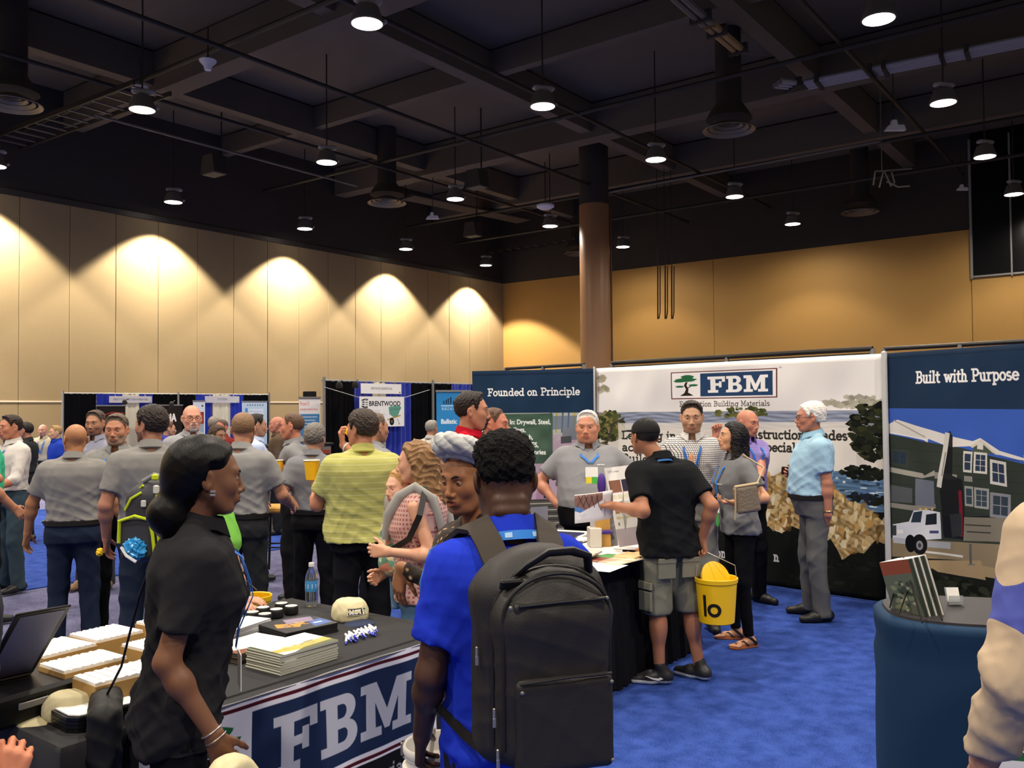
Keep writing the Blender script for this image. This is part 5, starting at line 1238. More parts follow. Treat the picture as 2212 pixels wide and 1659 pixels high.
# ================================================================ tables and what lies on them
M_cloth = mat('table_black_cloth', '2b2b2d', .8, spec=.2, bump=.1, bscale=300)
M_skirt = mat('skirt_black', '121216', .85, spec=.15)
M_paper = mat('paper_white', 'eeece6', .6); M_card = mat('kraft_card', 'a8854e', .85, noise=.08, nscale=20)
RU = np.stack([UU, NN, [0, 0, 1]], 1)
def rotu(a):   # table frame turned by a about the vertical
    return rotz(a) @ RU
def cloth_table(name, label, cat, u0, u1, n0, n1, h, m, amp, freq, topm=None, r=.02, parts=('top', 'drape')):
    c = W((u0 + u1) / 2, (n0 + n1) / 2, 0); t = thing(name, label, cat, c); hu, hn = (u1 - u0) / 2, (n1 - n0) / 2
    per = []
    for (a, b, ax) in ((-hu, hu, 0), (-hn, hn, 1), (hu, -hu, 2), (hn, -hn, 3)):
        L = abs(b - a); k = int(L / .02)
        for i in range(k):
            s_ = a + (b - a) * i / k; per.append({0: (s_, -hn, 0, -1), 1: (hu, s_, 1, 0), 2: (s_, hn, 0, 1), 3: (-hu, s_, -1, 0)}[ax])
    per = np.array(per); n = len(per); arc = np.arange(n) * .02; rows = []
    # soften the normals at the corners
    N = per[:, 2:].copy()
    for _ in range(3): N = (np.roll(N, 1, 0) + N * 2 + np.roll(N, -1, 0)) / 4
    for z, o, f in ((h, -r, 0), (h - .003, -.006, 0), (h - r, .002, 0), (h - .12, .008, .15), (h - .3, .02, .6), (h * .35, .035, .9), (.012, .045, 1.)):
        d = o + amp * f * (np.sin(arc * freq + .8 * np.sin(arc * freq * .31)) + .5 * np.sin(arc * freq * 2.3))
        xy = per[:, :2] + N * d[:, None]; rows.append(np.c_[xy, np.full(n, z)] @ RU.T)
    V = np.vstack(rows); F = [tuple(range(n - 1, -1, -1))[::-1]] + [((i + 1) * n + k, (i + 1) * n + (k + 1) % n, i * n + (k + 1) % n, i * n + k) for i in range(len(rows) - 1) for k in range(n)]
    o = link(parts[1], mesh_np(parts[1], V, F, m, True), t); o.data.set_sharp_from_angle(angle=math.radians(50))
    if topm is not None:
        mb = MB(); mb.box((0, 0, h + .012), (u1 - u0 + .05, n1 - n0 + .05, .03), R=RU, bev=.006); mb.build(parts[0], topm, t)
    return t
T1 = .75
tab1 = cloth_table('display_table', 'long table under a black cloth with the navy logo runner', 'table', 1.29, 3.04, 2.62, 3.74, T1, M_cloth, .008, 21)
# logo runner hanging over the front
p = Paint(1.36, .735, 560, '141416'); p.rect(0, .335, 1.36, .735, 'e9e8ee')
paint_logo(p, lambda a, b: (.049 + a * .38, .345 + b * .367), navy='1d2c4d', maroon='4e1520', fg='b9bbc6', bg='e4e3ea')
p.slab('Foundation Building Materials', .12, .235, .06, 'a5a6ac', wd=1.1)
t = thing('logo_runner', 'white runner with large navy FBM letters hanging over the black cloth', 'banner', W(1.5, 2.6, 0)); runner = t
sheet('cloth', (0, 0, .01), UU, (0, 0, 1), 1.36, .735, mat_img('print_runner', p.image('print_runner'), .75, .15), 60, 30, lambda S, T_: .0 + .004 * np.sin(S * 9 + T_ * 4) + .003 * np.sin(S * 23 - T_ * 9) - .02 * np.clip((.735 - T_), 0, .1) * 0, t, .0)
for o in t.children: o.location = -NN * .034
mb = MB(); mb.box(UU * .68 + np.array([0, 0, .7395]) + NN * .09, (1.36, .26, .002), R=RU); o = mb.build('top_flap', M_cloth, t)
T2 = .75
tab2 = cloth_table('sample_table', 'white topped table with a black skirt covered in building samples', 'table', 4.22, 5.96, 2.82, 3.36, T2, M_skirt, .022, 62, mat('white_laminate', 'f0eee8', .5), .004)

def slab_box(name, label, cat, u, n, z, su, sn, h, m, a=0., group=None, bev=.004, extra=None, parent=None):
    R = rotu(a); c = W(u, n, z + h / 2); t = MB().box((0, 0, 0), (su, sn, h), bev=min(bev, h * .3)).build(name, m, None, M=frame_m(c, R[:, 0], R[:, 1], R[:, 2]))
    return tag(t, label, cat, group)
# kraft boxes full of white card inserts
def card_box(u, n, su, sn, h, a, label):
    R = rotu(a); t = thing('card_box', label, 'box', W(u, n, T1 + .001), group='kraft boxes of white inserts')
    mb = MB()
    for c, sz in (((0, sn / 2, h / 2), (su, .004, h)), ((0, -sn / 2, h / 2), (su, .004, h)), ((su / 2, 0, h / 2), (.004, sn, h)), ((-su / 2, 0, h / 2), (.004, sn, h)), ((0, 0, .003), (su, sn, .006))): mb.box(R @ np.array(c), sz, R=R)
    mb.build('carton', M_card, t)
    mb = MB(); k = 22
    for i in range(k):
        mb.box(R @ np.array([-su / 2 + (i + .5) * su / k, 0, h * .5 + .012 + .0015 * math.sin(i * 2.3)]), (su / k * .97, sn - .012, h * .96), R=R)
    o = mb.build('card_stack', M_paper, t); o['kind'] = 'stuff'
    return t
card_box(1.60, 3.30, .2, .21, .115, .1, 'kraft box of white cards at the back left, beside the laptop screen')
card_box(1.83, 3.36, .19, .2, .11, .05, 'kraft box of white cards at the back, second from the laptop')
card_box(1.57, 3.03, .22, .17, .115, .02, 'kraft box of white cards in the middle row')
card_box(1.59, 2.83, .24, .155, .105, -.03, 'kraft box of white cards nearest the table front')
card_box(2.02, 3.3, .1, .18, .12, .05, 'narrow box of white cards behind the woman in black')
card_box(1.84, 3.1, .1, .16, .1, .05, 'small box of white cards hidden beside the woman in black')
# laptop on a black case
R = rotu(.5)
case = thing('equipment_case', 'black case under the open laptop at the left edge', 'case', W(1.33, 3.06, T1))
MB().box((0, 0, .05), (.36, .3, .1), R=rotu(.12), bev=.012).build('body', mat('black_plastic', '101012', .35), case)
MB().box(rotu(.12) @ np.array([0, -.152, .06]), (.1, .01, .025), R=rotu(.12), bev=.004).build('handle', M_grey, case)
lt = thing('laptop', 'open laptop with slate grey lid leaning back at the left edge', 'laptop', W(1.33, 3.06, T1 + .1))
A, B = PH(-45, 1476, T1 + .112), PH(58, 1453, T1 + .112); Cc = P(146, 1305, B[1] - .17)
ux_ = norm(B - A); uy_ = norm((Cc - B) - ux_ * ((Cc - B) @ ux_)); nz_ = np.cross(ux_, uy_)
if nz_[1] > 0: nz_ = -nz_
base = np.array(lt.location); wl_, hl_ = float(np.linalg.norm(B - A)) + .02, float(np.linalg.norm(Cc - B)) * .98
Rs = np.stack([ux_, uy_, np.cross(ux_, uy_)], 1); cs = A + ux_ * wl_ / 2 + uy_ * hl_ / 2 - base
MB().box(cs, (wl_, hl_, .008), R=Rs, bev=.002).build('lid', mat('black_plastic', '101012', .35), lt)
MB().box(cs + nz_ * .0048, (wl_ - .03, hl_ - .03, .002), R=Rs).build('lid_panel', mat('lid_slate', '6c6e86', .4, spec=.4), lt)
MB().box(A + ux_ * wl_ / 2 - base + np.cross(ux_, (0, 0, -1)) * .1 + np.array([.0, 0, -.004]), (wl_, .2, .014), R=np.stack([ux_ * [1, 1, 0], np.cross((0, 0, 1), ux_ * [1, 1, 0]), (0, 0, 1)], 1), bev=.004).build('keyboard_base', mat('laptop_grey', '8a8982', .4, .4), lt)
# yellow note, beige cap with dark eyelet, stack of black trays with a white sign
t = thing('sticky_note', 'bright yellow paper corner beside the kraft boxes', 'note', W(1.40, 3.0, T1)); mb = MB(); mb.prism([(-.06, -.03), (.05, -.04), (.06, .03), (-.04, .05)], .008); mb.build('sheet', mat('note_yellow', 'f2c21a', .6), t, M=frame_m((0, 0, .03), UU, NN, (0, 0, 1)))
def beige_cap(label, c, Rm, s=1., patch=True, bill='26304a'):
    t = thing('cap', label, 'cap', c); g = G(); g.ell((0, 0, .03), (.085, .1, .085), .02)
    V, Q = g.mesh(.006, lambda X: np.maximum(-X[..., 2], X[..., 2] - .092)); V = relax(V + vnormals(V, Q) * folds(V, .002, 40, 1)[:, None], Q, 2)
    link('crown', mesh_np('crown', (V * s) @ Rm.T, Q, mat('cap_beige', 'cdc39c', .9, bump=.1, bscale=300)), t)
    g = G(); g.ell((0, .105, .004), (.078, .085, .012), .01); V, Q = g.mesh(.006, lambda X: .07 - X[..., 1]); V[:, 2] -= .9 * V[:, 0] ** 2 * 2.2
    link('bill', mesh_np('bill', (V * s) @ Rm.T, Q, mat('cap_bill_' + bill, bill, .85)), t)
    if patch:
        p_ = Paint(.33, .1, 1200, 'ded6b8'); paint_logo(p_, lambda a, b: (a * .1, b * .1), navy='22252c', maroon='4a443a', bg='ded6b8')
        n_ = 10; a = np.linspace(-.62, .62, n_ + 1); VV = []; uv = []
        for j, z in enumerate((.035, .068)):
            for q in a: rr = math.sqrt(max(0, 1 - ((z - .03) / .085) ** 2)); VV.append((math.sin(q) * (.085 * rr + .002), math.cos(q) * (.1 * rr + .002), z)); uv.append(((q + .62) / 1.24, j))
        QQ = np.array([(i, i + 1, i + n_ + 2, i + n_ + 1) for i in range(n_)])[:, ::-1]
        link('logo', mesh_np('logo', (np.array(VV) * s) @ Rm.T, QQ, mat_img('cap_logo_' + label[:12].replace(' ', '_'), p_.image('cap_logo_' + label[:12]), .9), uv=uv), t)
    return t
beige_cap('beige cap with navy bill lying on the black cloth near the bottle', W(2.88, 3.12, T1), rotz(-2.55))
beige_cap('crumpled beige cap beside the laptop case', W(1.44, 2.86, T1), rotz(1.9), .85, False, 'cdc39c')
for k in range(4):
    R = rotu(-.06); c = W(1.47, 2.75, T1 + .012 * k + .006)
    t = MB(); g = [( .11 * x, .075 * y) for x, y in ((-1, -.4), (-.8, -.85), (-.4, -1), (1, -1), (1, 1), (-1, 1))]
    t.prism(g, .01); o = t.build('sign_tray', mat('black_plastic', '101012', .35), None, M=frame_m(c - (0, 0, .005), R[:, 0], R[:, 1], (0, 0, 1)))
    tag(o, ('lowest', 'second', 'third', 'uppermost')[k] + ' black tray of the small stack at the table front', 'tray', 'stack of black trays')
t = MB(); t.prism([(x * .92, y * .9) for x, y in g], .004); o = t.build('white_sign', M_paper, None, M=frame_m(W(1.47, 2.75, T1 + .049), rotu(-.06)[:, 0], rotu(-.06)[:, 1], (0, 0, 1))); tag(o, 'white rounded sign lying on the stack of black trays', 'sign')
mb = MB()
for a, b_ in (((-.02, .01), (.0, .015)), ((0, .015), (.012, .03)), ((.02, .0), (.045, .01)), ((.03, .02), (.06, .025))): mb.tube([rotu(-.06) @ np.array([a[0], a[1], .0045]), rotu(-.06) @ np.array([b_[0], b_[1], .0045])], .0015, 5)
mb.build('marking', M_skirt, o, M=o.matrix_basis.inverted() @ Matrix.Translation(W(1.47, 2.75, T1 + .049)))
# magazines: every copy of every stack
def mags(k, u, n, su, sn, th, a, edge, cover, label, group, fan=0.):
    pm = mat_img('print_' + group.replace(' ', '_'), cover.image('print_' + group), .35, .4); em = mat('page_edge_' + edge, edge, .6); ord_ = ('lowest', 'second', 'third', 'fourth', 'fifth', 'sixth', 'seventh', 'eighth', 'ninth')
    for i in range(k):
        aa = a + fan * i + rnd.uniform(-.012, .012); R = rotu(aa); hu, hn = su / 2, sn / 2
        V = [(-hu, -hn, 0), (hu, -hn, 0), (hu, hn, 0), (-hu, hn, 0), (-hu, -hn, th), (hu, -hn, th), (hu, hn, th), (-hu, hn, th), (-hu - .0015, -hn, th / 2), (-hu - .0015, hn, th / 2)]
        F = [(3, 2, 1, 0), (4, 5, 6, 7), (0, 1, 5, 4), (1, 2, 6, 5), (2, 3, 7, 6), (0, 4, 8), (3, 9, 7), (3, 0, 8, 9), (4, 7, 9, 8)]
        uv = [(0, 0), (1, 0), (1, 1), (0, 1)] * 2 + [(0, 0), (0, 1)]
        me = mesh_np('magazine', V, F, [em, pm], False, [0, 1, 0, 0, 0, 0, 0, 0, 0], uv)
        o = link('magazine', me, None, M=frame_m(W(u + rnd.uniform(-.003, .003), n + rnd.uniform(-.003, .003), T1 + .001 + (th + .0008) * i), R[:, 0], R[:, 1], (0, 0, 1)))
        tag(o, ('topmost ' if i == k - 1 else ord_[i] + ' from the bottom ') + label, 'magazine', group)
p = Paint(.21, .28, 700, 'e8e6e2'); p.poly([(0, .2), (.1, .24), (.21, .2), (.21, .28), (0, .28)], 'dfe3e8'); p.poly([(0, .06), (.08, .02), (.21, .05), (.21, .12), (.12, .1), (0, .11)], 'c7a44a'); p.poly([(.05, .0), (.21, 0), (.21, .05), (.1, .04)], '4c5334'); p.blobs(.12, .1, .07, .03, ['6b6f45', 'd2b45a', '8a8a60'], 30, .012, 1); p.rect(0, 0, .012, .28, '3c4530')
mags(8, 2.25, 2.76, .28, .2, .0085, .02, 'b4b4a6', p, 'magazine of the thick stack with white and golden covers', 'thick magazine stack')
p = Paint(.21, .28, 700, 'ece8e4'); p.poly([(0, 0), (.21, 0), (.21, .05), (.1, .04), (0, .1)], '7a4a36'); p.line([(.03, .25), (.15, .25)], .006, 'c8b49a')
mags(6, 2.24, 3.02, .27, .2, .006, .1, '39342f', p, 'magazine of the stack with plain white and brown covers', 'white covered magazine stack')
p = Paint(.3, .21, 700, '23252c'); p.poly([(.02, .09), (.12, .05), (.17, .1), (.05, .15)], 'c58a34'); p.poly([(.1, .12), (.24, .1), (.28, .17), (.13, .19)], '8a7a92'); p.poly([(.18, .02), (.29, .03), (.29, .12), (.2, .09)], '3d5fa6'); p.blobs(.12, .09, .07, .04, ['b8742e', '4a3a30', 'd9a850', '5a6a8a'], 26, .014, 5); p.rect(.21, .06, .26, .075, 'd8d2cc')
mags(5, 2.57, 3.12, .26, .24, .0075, -.12, '1a1a1c', p, 'magazine of the dark stack with a colourful cover', 'dark magazine stack')
p = Paint(.21, .28, 700, 'e9ebee'); p.poly([(0, .2), (.21, .17), (.21, .28), (0, .28)], '55583c'); p.line([(.05, .1), (.12, .12)], .008, '9aa0a8'); p.line([(.05, .07), (.16, .09)], .004, 'b0b4ba')
mags(7, 2.38, 3.33, .27, .21, .0065, .02, 'a9a9ab', p, 'magazine of the fanned white stack behind the woman in black', 'fanned magazine stack', .035)
# tape measure pucks
for k, (px, py, z) in enumerate(((608, 1303, 0), (629, 1309, 0), (597, 1316, 0), (545, 1322, 0), (572, 1326, 0), (568, 1312, .0))):
    c = PH(px, py, T1 + .04); c[2] = T1 + .001; t = thing('tape_measure', ('far left', 'far right', 'middle', 'nearest left', 'nearest right', 'hand-held')[k] + ' one of the round black tape measures on the cloth', 'tape measure', c, group='round black tape measures')
    mb = MB(); mb.lathe([(.028, 0), (.0335, .004), (.0335, .032), (.030, .038)], 24); mb.build('case', mat('puck_black', '131314', .4), t, True)
    mb = MB(); mb.lathe([(.0235, .0375), (.0285, .0395), (.029, .041), (.0225, .041), (.022, .0385), (0, .0385)], 24); mb.build('ring', mat('puck_ring', 'c9c9c6', .4), t, True)
# water bottle
c = PH(673, 1309, T1); t = thing('water_bottle', 'clear plastic water bottle with blue label on the black cloth', 'bottle', c)
M_pet = mat('clear_plastic', 'eef4f6', .05, spec=.5, trans=.95, ior=1.2)
prof = [(.0, .002), (.024, .0), (.031, .006), (.031, .02), (.029, .024), (.031, .03), (.031, .055), (.029, .06), (.031, .066)]
mb = MB(); mb.lathe([(.028, .001), (.0315, .008), (.0315, .022), (.0295, .026), (.0315, .031), (.0315, .135), (.03, .15), (.022, .175), (.0135, .188), (.0125, .198)], 24); mb.build('body', M_pet, t, True)
mb = MB(); mb.lathe([(.032, .075), (.0322, .076), (.0322, .128), (.032, .129)], 24); mb.build('label', mat('label_blue', '3f86c2', .4), t, True)
mb = MB(); mb.lathe([(.0322, .09), (.0326, .091), (.0326, .112), (.0322, .113)], 10); mb.build('label_band', mat('label_pale', 'c4dcec', .4), t, True)
mb = MB(); mb.lathe([(.0145, .197), (.0145, .213), (.013, .216), (0, .216)], 16); mb.build('lid', mat('white_plastic', 'c8c6c6', .5), t, True)
# pens in a loose pile
M_pw = mat('pen_white', 'e9e9ef', .3); M_pb = mat('pen_blue', '2a3aa8', .3)
pr = random.Random(3); pen0 = None
for k in range(16):
    q = PH(748 + 62 * (k / 15.) , 1381 - 20 * (k / 15.), T1 + .008); a = pr.uniform(-.35, .35) - .5; d = rotz(a) @ np.array([.75, -.66, 0])
    t = thing('pen', 'white and blue pen in the loose pile by the table edge', 'pen', (q[0], q[1], T1 + .006 + .007 * (k % 3)), group='loose pile of white and blue pens')
    x = norm(d); z = np.array([0, 0, 1.]); M = frame_m((0, 0, 0), x, np.cross(z, x), z)
    if pen0 is None:
        mb = MB(); mb.tube([(-.03, 0, 0), (.04, 0, 0)], .0055, 8); o1 = mb.build('barrel', M_pw, t, True, M=M)
        mb = MB(); mb.tube([(.04, 0, 0), (.06, 0, 0), (.072, 0, 0)], [.0056, .005, .0015], 8); o2 = mb.build('grip', M_pb, t, True, M=M)
        mb = MB(); mb.tube([(-.03, 0, 0), (-.06, 0, 0), (-.068, 0, 0)], [.0056, .005, .003], 8); o3 = mb.build('clicker', M_pb if k % 2 else M_pw, t, True, M=M); pen0 = (o1, o2, o3)
    else:
        for o in pen0: c_ = o.copy(); COL.objects.link(c_); c_.parent = t; c_.matrix_basis = M
# nested white buckets at the man's left
for k in range(4):
    t = thing('white_bucket', ('lowest', 'second', 'third', 'topmost')[k] + ' of the nested white buckets on the floor by the logo runner', 'bucket', (-.222, 2.62, .001 + .128 * k), group='nested white buckets')
    mb = MB(); mb.lathe([(.078, 0), (.08, .004), (.098, .33), (.101, .332), (.101, .34), (.104, .342), (.106, .35), (.106, .362), (.102, .368), (.097, .364), (.094, .33), (.077, .012), (0, .012)], 32); mb.build('shell', mat('bucket_white', 'dcd8d0', .4), t, True)
    mb = MB(); mb.lathe([(.098, .296), (.108, .3), (.108, .306), (.098, .309)], 32); mb.build('rib', mat('bucket_white', 'dcd8d0', .4), t, True)
    mb = MB(); mb.box((-.108, .0, .35), (.008, .02, .04), bev=.003); mb.build('ear', M_grey, t)
c = (-.25, 2.66, .70); o = MB().box((0, 0, 0), (.012, .012, .16), bev=.003).build('wooden_stick', mat('stick_grey', '8d8a86', .5), None, M=Matrix.Translation(c) @ Matrix.Rotation(.12, 4, 'Y')); tag(o, 'short grey paddle standing in the topmost white bucket', 'paddle')
# ---------------- samples on the second table
Z2 = T2 + .028
def flat2(name, label, cat, px, py, su, sn, h, m, a=0., dz=0., group=None):
    c = PH(px, py, Z2 + dz); R = rotu(a); o = MB().box((0, 0, 0), (su, sn, h), bev=min(.004, h * .3)).build(name, m, None, M=frame_m((c[0], c[1], Z2 + dz + h / 2 + .0005), R[:, 0], R[:, 1], (0, 0, 1))); return tag(o, label, cat, group)
M_navy = mat('cover_navy', '34355a', .4); M_w1 = mat('wood_pale', 'd8b682', .6, noise=.12, nscale=12, stretch=(1, 8, 1)); M_w2 = mat('wood_brown', 'a9673a', .6, noise=.12, nscale=12, stretch=(1, 8, 1)); M_s = mat('sample_grey', 'c9c5b8', .6)
flat2('brochure', 'large white brochure at the back left of the sample table', 'brochure', 1225, 1160, .3, .3, .03, M_paper, .2)
flat2('brochure', 'navy covered brochure lying on the large white brochure', 'brochure', 1222, 1155, .2, .22, .008, M_navy, .2, .0315)
flat2('brochure', 'white brochure with navy foot beside the blue shoulder', 'brochure', 1240, 1170, .22, .16, .02, M_paper, .1)
flat2('sample_strip', 'navy sample strip at the left of the sample table', 'sample', 1245, 1178, .13, .04, .022, M_navy, .1)
for k, (px, py) in enumerate(((1268, 1194), (1272, 1196), (1270, 1198))): flat2('sample_tile', ('lowest', 'middle', 'top')[k] + ' grey tile of the small stack near the blue shoulder', 'sample', px, py, .16, .12, .012, M_s, .1 * k, .013 * k, 'stacked grey tiles')
flat2('sample_tile', 'pale wood tile in front of the grey tile stack', 'sample', 1250, 1200, .1, .09, .015, M_w1, .2)
flat2('carton', 'plain white cube carton standing among the samples', 'carton', 1284, 1180, .13, .08, .13, mat('carton_white', 'd9d4c8', .7), .75)
p = Paint(.3, .21, 500, 'e9dccb'); p.rect(.0, .1, .16, .21, '9a6a58'); p.rect(.05, .12, .1, .17, 'b5423a'); p.rect(.16, .1, .3, .21, '5f9a5a'); p.rect(0, 0, .3, .1, 'd9b79a')
c = PH(1318, 1206, Z2 + .004); t = thing('leaflet', 'open leaflet with green and brown pictures near the table front', 'leaflet', c); sheet('page', -UU * .15 - NN * .1, UU, NN, .3, .21, mat_img('print_leaflet', p.image('print_leaflet')), 1, 1, None, t, .003)
flat2('sample_board', 'light oak coloured board near the man in cap', 'sample', 1368, 1201, .26, .16, .012, M_w1, .03)
flat2('sample_board', 'brown board strip behind the light oak board', 'sample', 1376, 1192, .2, .06, .012, M_w2, .03)
flat2('sample_board', 'thin cream board at the table front edge', 'sample', 1350, 1214, .3, .09, .006, mat('cream_board', 'ded2b4', .6), -.08)
flat2('paper_sheet', 'loose white sheet at the front corner of the sample table', 'paper', 1304, 1226, .26, .2, .002, M_paper, .1)
flat2('paper_sheet', 'loose white sheets under the tilted display card', 'paper', 1362, 1184, .2, .14, .006, M_paper, -.2)
t = thing('crumpled_samples', 'crumpled beige paper scraps between carton and display card', 'paper', PH(1312, 1176, Z2)); g = G(); [g.ell((.05 * math.cos(k * 2.1), .04 * math.sin(k * 1.7), .015 + .006 * (k % 3)), (.03, .022, .014), .01) for k in range(6)]; V, Q = g.mesh(.006, lambda X: -X[..., 2]); V = V + vnormals(V, Q) * folds(V, .006, 60, 2)[:, None]; link('scrap', mesh_np('scrap', V, Q, mat('scrap_beige', 'd9c69a', .8), False), t)
t = thing('marker_tool', 'small black handled tool on the white sheets', 'tool', PH(1345, 1192, Z2 + .006)); mb = MB(); mb.tube([(0, 0, .008), (.06, -.02, .008), (.1, -.03, .006)], [.008, .007, .003], 8); mb.build('body', M_skirt, t, True)
# tall display card on an easel strut, leaning back
def display_card():
    A, B, Cc, D = P(1352, 1182, 5.85), P(1392, 1172, 5.95), P(1373, 1003, 6.05), P(1307, 1011, 5.97)
    t = thing('display_card', 'tall tilted colour sample card standing behind the man in cap', 'display card', (A + B) / 2 * [1, 1, 0] + [0, 0, Z2]); base = np.array(t.location)
    ux = norm(Cc - D); w_ = float(np.linalg.norm(Cc - D)); uy = norm((Cc + D) / 2 - (A + B) / 2); uy = norm(uy - ux * (ux @ uy)); h_ = float(np.linalg.norm((Cc + D) / 2 - (A + B) / 2))
    p = Paint(w_, h_, 700, 'ece9e6'); f = lambda a, b: (a * w_, b * h_)
    p.text('DIVE | simple', *f(.08, .93), .014, '4a4a4e', wd=w_ * .35); p.rect(*f(.05, .68), *f(.42, .83), '8a5f4c'); p.rect(*f(.45, .68), *f(.78, .83), '37334a'); p.rect(*f(.8, .68), *f(1, .83), '9a9088'); p.line([f(.05, .675), f(1, .675)], .003, 'a0483c')
    for r_, cs_ in enumerate((('dcd6bc', 'd9d3b8', 'e0d9c2', 'cfc59c', 'c8bd92'), ('cfc8ac', '2a2520', 'd8d2c0', 'bab4a4', 'cbc2a2'), ('a48250', 'a07c48', '9a6e3c', 'b08a58', '8a6236'))):
        for k, c in enumerate(cs_): p.rect(*f(.08 + .17 * k, .59 - .09 * r_), *f(.22 + .17 * k, .645 - .09 * r_), c)
    for k in range(5): p.rect(*f(.08 + .17 * k, .34), *f(.22 + .17 * k, .37), 'd8cf9a')
    p.rect(0, 0, w_, h_ * .22, 'b9aeb8'); p.rect(*f(.1, .26), *f(.15, .3), '88807a'); p.rect(*f(.62, .05), *f(.72, .14), '66606a')
    sheet('card', (A + B) / 2 - base - ux * w_ / 2, ux, uy, w_, h_, mat_img('print_display', p.image('print_display')), 1, 1, None, t, .006)
    mb = MB(); c0 = (A + B) / 2 - base; mb.prism([(0, 0), (.1, 0), (.012, .32)], .004); mb.build('strut', mat('easel_grey', 'a8a69e', .6), t, M=frame_m(c0 + uy * .02 + np.array([-.06, .0, .01]), np.cross(ux, (0, 0, 1)) * -1, (0, 0, 1), ux))
display_card()
def grey_card():
    A, Cc = P(1277, 1168, 6.1), P(1328, 1118, 6.2); t = thing('folded_card', 'grey folded display card with a dark diamond photo behind the carton', 'display card', (A[0], A[1], Z2)); p = Paint(.2, .19, 500, 'b9b9b8'); p.poly([(.06, 0), (.1, .19), (.2, .19), (.2, 0)], '77777a'); p.poly([(.1, .02), (.14, .12), (.18, .05)], '4d4e52'); p.line([(.08, .1), (.18, .15)], .006, '9a9a9c')
    sheet('front', (0, 0, 0), norm((.95, .3, 0)), norm((0, .25, 1)), .2, .19, mat_img('print_grey_card', p.image('print_grey_card')), 1, 1, None, t, .004); sheet('back', np.array([.0, .1, 0]), norm((.95, .3, 0)), norm((0, -.28, 1)), .2, .185, mat('easel_grey', 'a8a69e', .6), 1, 1, None, t, .004)
grey_card()
c = PH(1297, 1092, Z2 + .2); t = thing('sample_stand', 'purple and gold pointed sample stand in front of the grey polo', 'stand', (P(1300, 1125, 6.15)[0], P(1300, 1125, 6.15)[1], Z2))
zt = P(1300, 1024, 6.15)[2] - Z2
mb = MB(); mb.prism([(-.05, 0), (.06, 0), (.045, zt * .75), (-.03, zt * .75)], .03); mb.build('body', mat('stand_gold', 'c99a4e', .6), t, M=frame_m((0, 0, 0), (1, 0, 0), (0, 0, 1), (0, -1, 0)))
mb = MB(); mb.box((0, -.015, .1), (.14, .06, .03), bev=.01); mb.build('collar_band', mat('stand_purple', '4a2f86', .5), t)
g = G(); g.ell((.0, -.015, zt * .86), (.03, .03, zt * .16), .01); V, Q = g.mesh(.007); link('tip', mesh_np('tip', V, Q, mat('stand_purple', '4a2f86', .5)), t)
# ---------------- navy stretch counter at right with booklet easel
def counter():
    c = np.array([1.63, 3.12, 0.]); t = thing('stretch_counter', 'navy fabric covered counter with black oval top at right', 'counter', c); ang = -.25; Rr = rotz(ang); hgt = 1.0; a, b = .34, .26
    def S(th, z, o=0.):
        k = 1 + .05 * math.cos((z / hgt - .5) * 2 * math.pi) * -1 * -.4 + .03 * (abs(z / hgt - .5) * 2) ** 3; ct, st = math.cos(th), math.sin(th); e = 2 / 2.9
        return Rr @ np.array([math.copysign(abs(ct) ** e, ct) * (a * k + o), math.copysign(abs(st) ** e, st) * (b * k + o), z])
    n = 64; zs = [.0, .02, .15, .3, .45, .6, .75, .85, .9, .94, .97, .985]; V = []; 
    for z in zs:
        for k in range(n):
            th = 2 * math.pi * k / n; V.append(S(th, z, .004 * math.sin(z * 40 + math.sin(th * 2) * 2) * (z < .9) - (.006 if z == .9 else 0)))
    for k in range(n): V.append(S(2 * math.pi * k / n, .998, -.014))
    for k in range(n): V.append(S(2 * math.pi * k / n, 1., -.03))
    r = len(zs) + 2; F = [(i * n + k, i * n + (k + 1) % n, (i + 1) * n + (k + 1) % n, (i + 1) * n + k) for i in range(r - 1) for k in range(n)] + [tuple(range((r - 1) * n, r * n))]
    link('fabric', mesh_np('fabric', V, F, mat('counter_navy', '1b3550', .7, spec=.12)), t)
    V = [S(2 * math.pi * k / n, 1.0, -.032) for k in range(n)] + [S(2 * math.pi * k / n, 1.008, -.034) for k in range(n)]; F = [(k, (k + 1) % n, n + (k + 1) % n, n + k) for k in range(n)] + [tuple(range(n, 2 * n))]
    link('top', mesh_np('top', V, F, mat('counter_top', '2b292c', .55, noise=.05, nscale=90), False), t)
    p = Paint(.72, .26, 900, 'e8e8ea'); paint_logo(p, lambda x, y: (.03 + x * .2, .055 + y * .19), bg='ecebea'); p.slab('Foundation Building Materials', .05, .012, .03, 'b8bcc4', wd=.6)
    th0, th1 = -1.72, -.1; m_, q_ = 30, 3; VV = []; uv = []
    for j in range(q_ + 1):
        for i in range(m_ + 1): VV.append(S(th0 + (th1 - th0) * i / m_, .42 + .26 * j / q_, .006)); uv.append((i / m_, j / q_))
    QQ = np.array([(j * (m_ + 1) + i, j * (m_ + 1) + i + 1, (j + 1) * (m_ + 1) + i + 1, (j + 1) * (m_ + 1) + i) for j in range(q_) for i in range(m_)])
    link('logo_patch', mesh_np('logo_patch', VV, QQ, mat_img('print_counter', p.image('print_counter')), uv=uv), t)
counter()
ZC = 1.009
e0 = np.array([*PH(2010, 1322, ZC)[:2], ZC]); t = thing('wire_easel', 'thin black wire easel holding the booklets on the navy counter', 'easel', e0)
q = lambda x, y, Y: P(x, y, Y) - e0
mb = MB(); Yb = e0[1]
pts = [PH(1992, 1345, ZC + .006), P(1952, 1205, Yb + .06), PH(1922, 1312, ZC + .006), PH(1942, 1326, ZC + .006), P(1975, 1235, Yb + .03)]
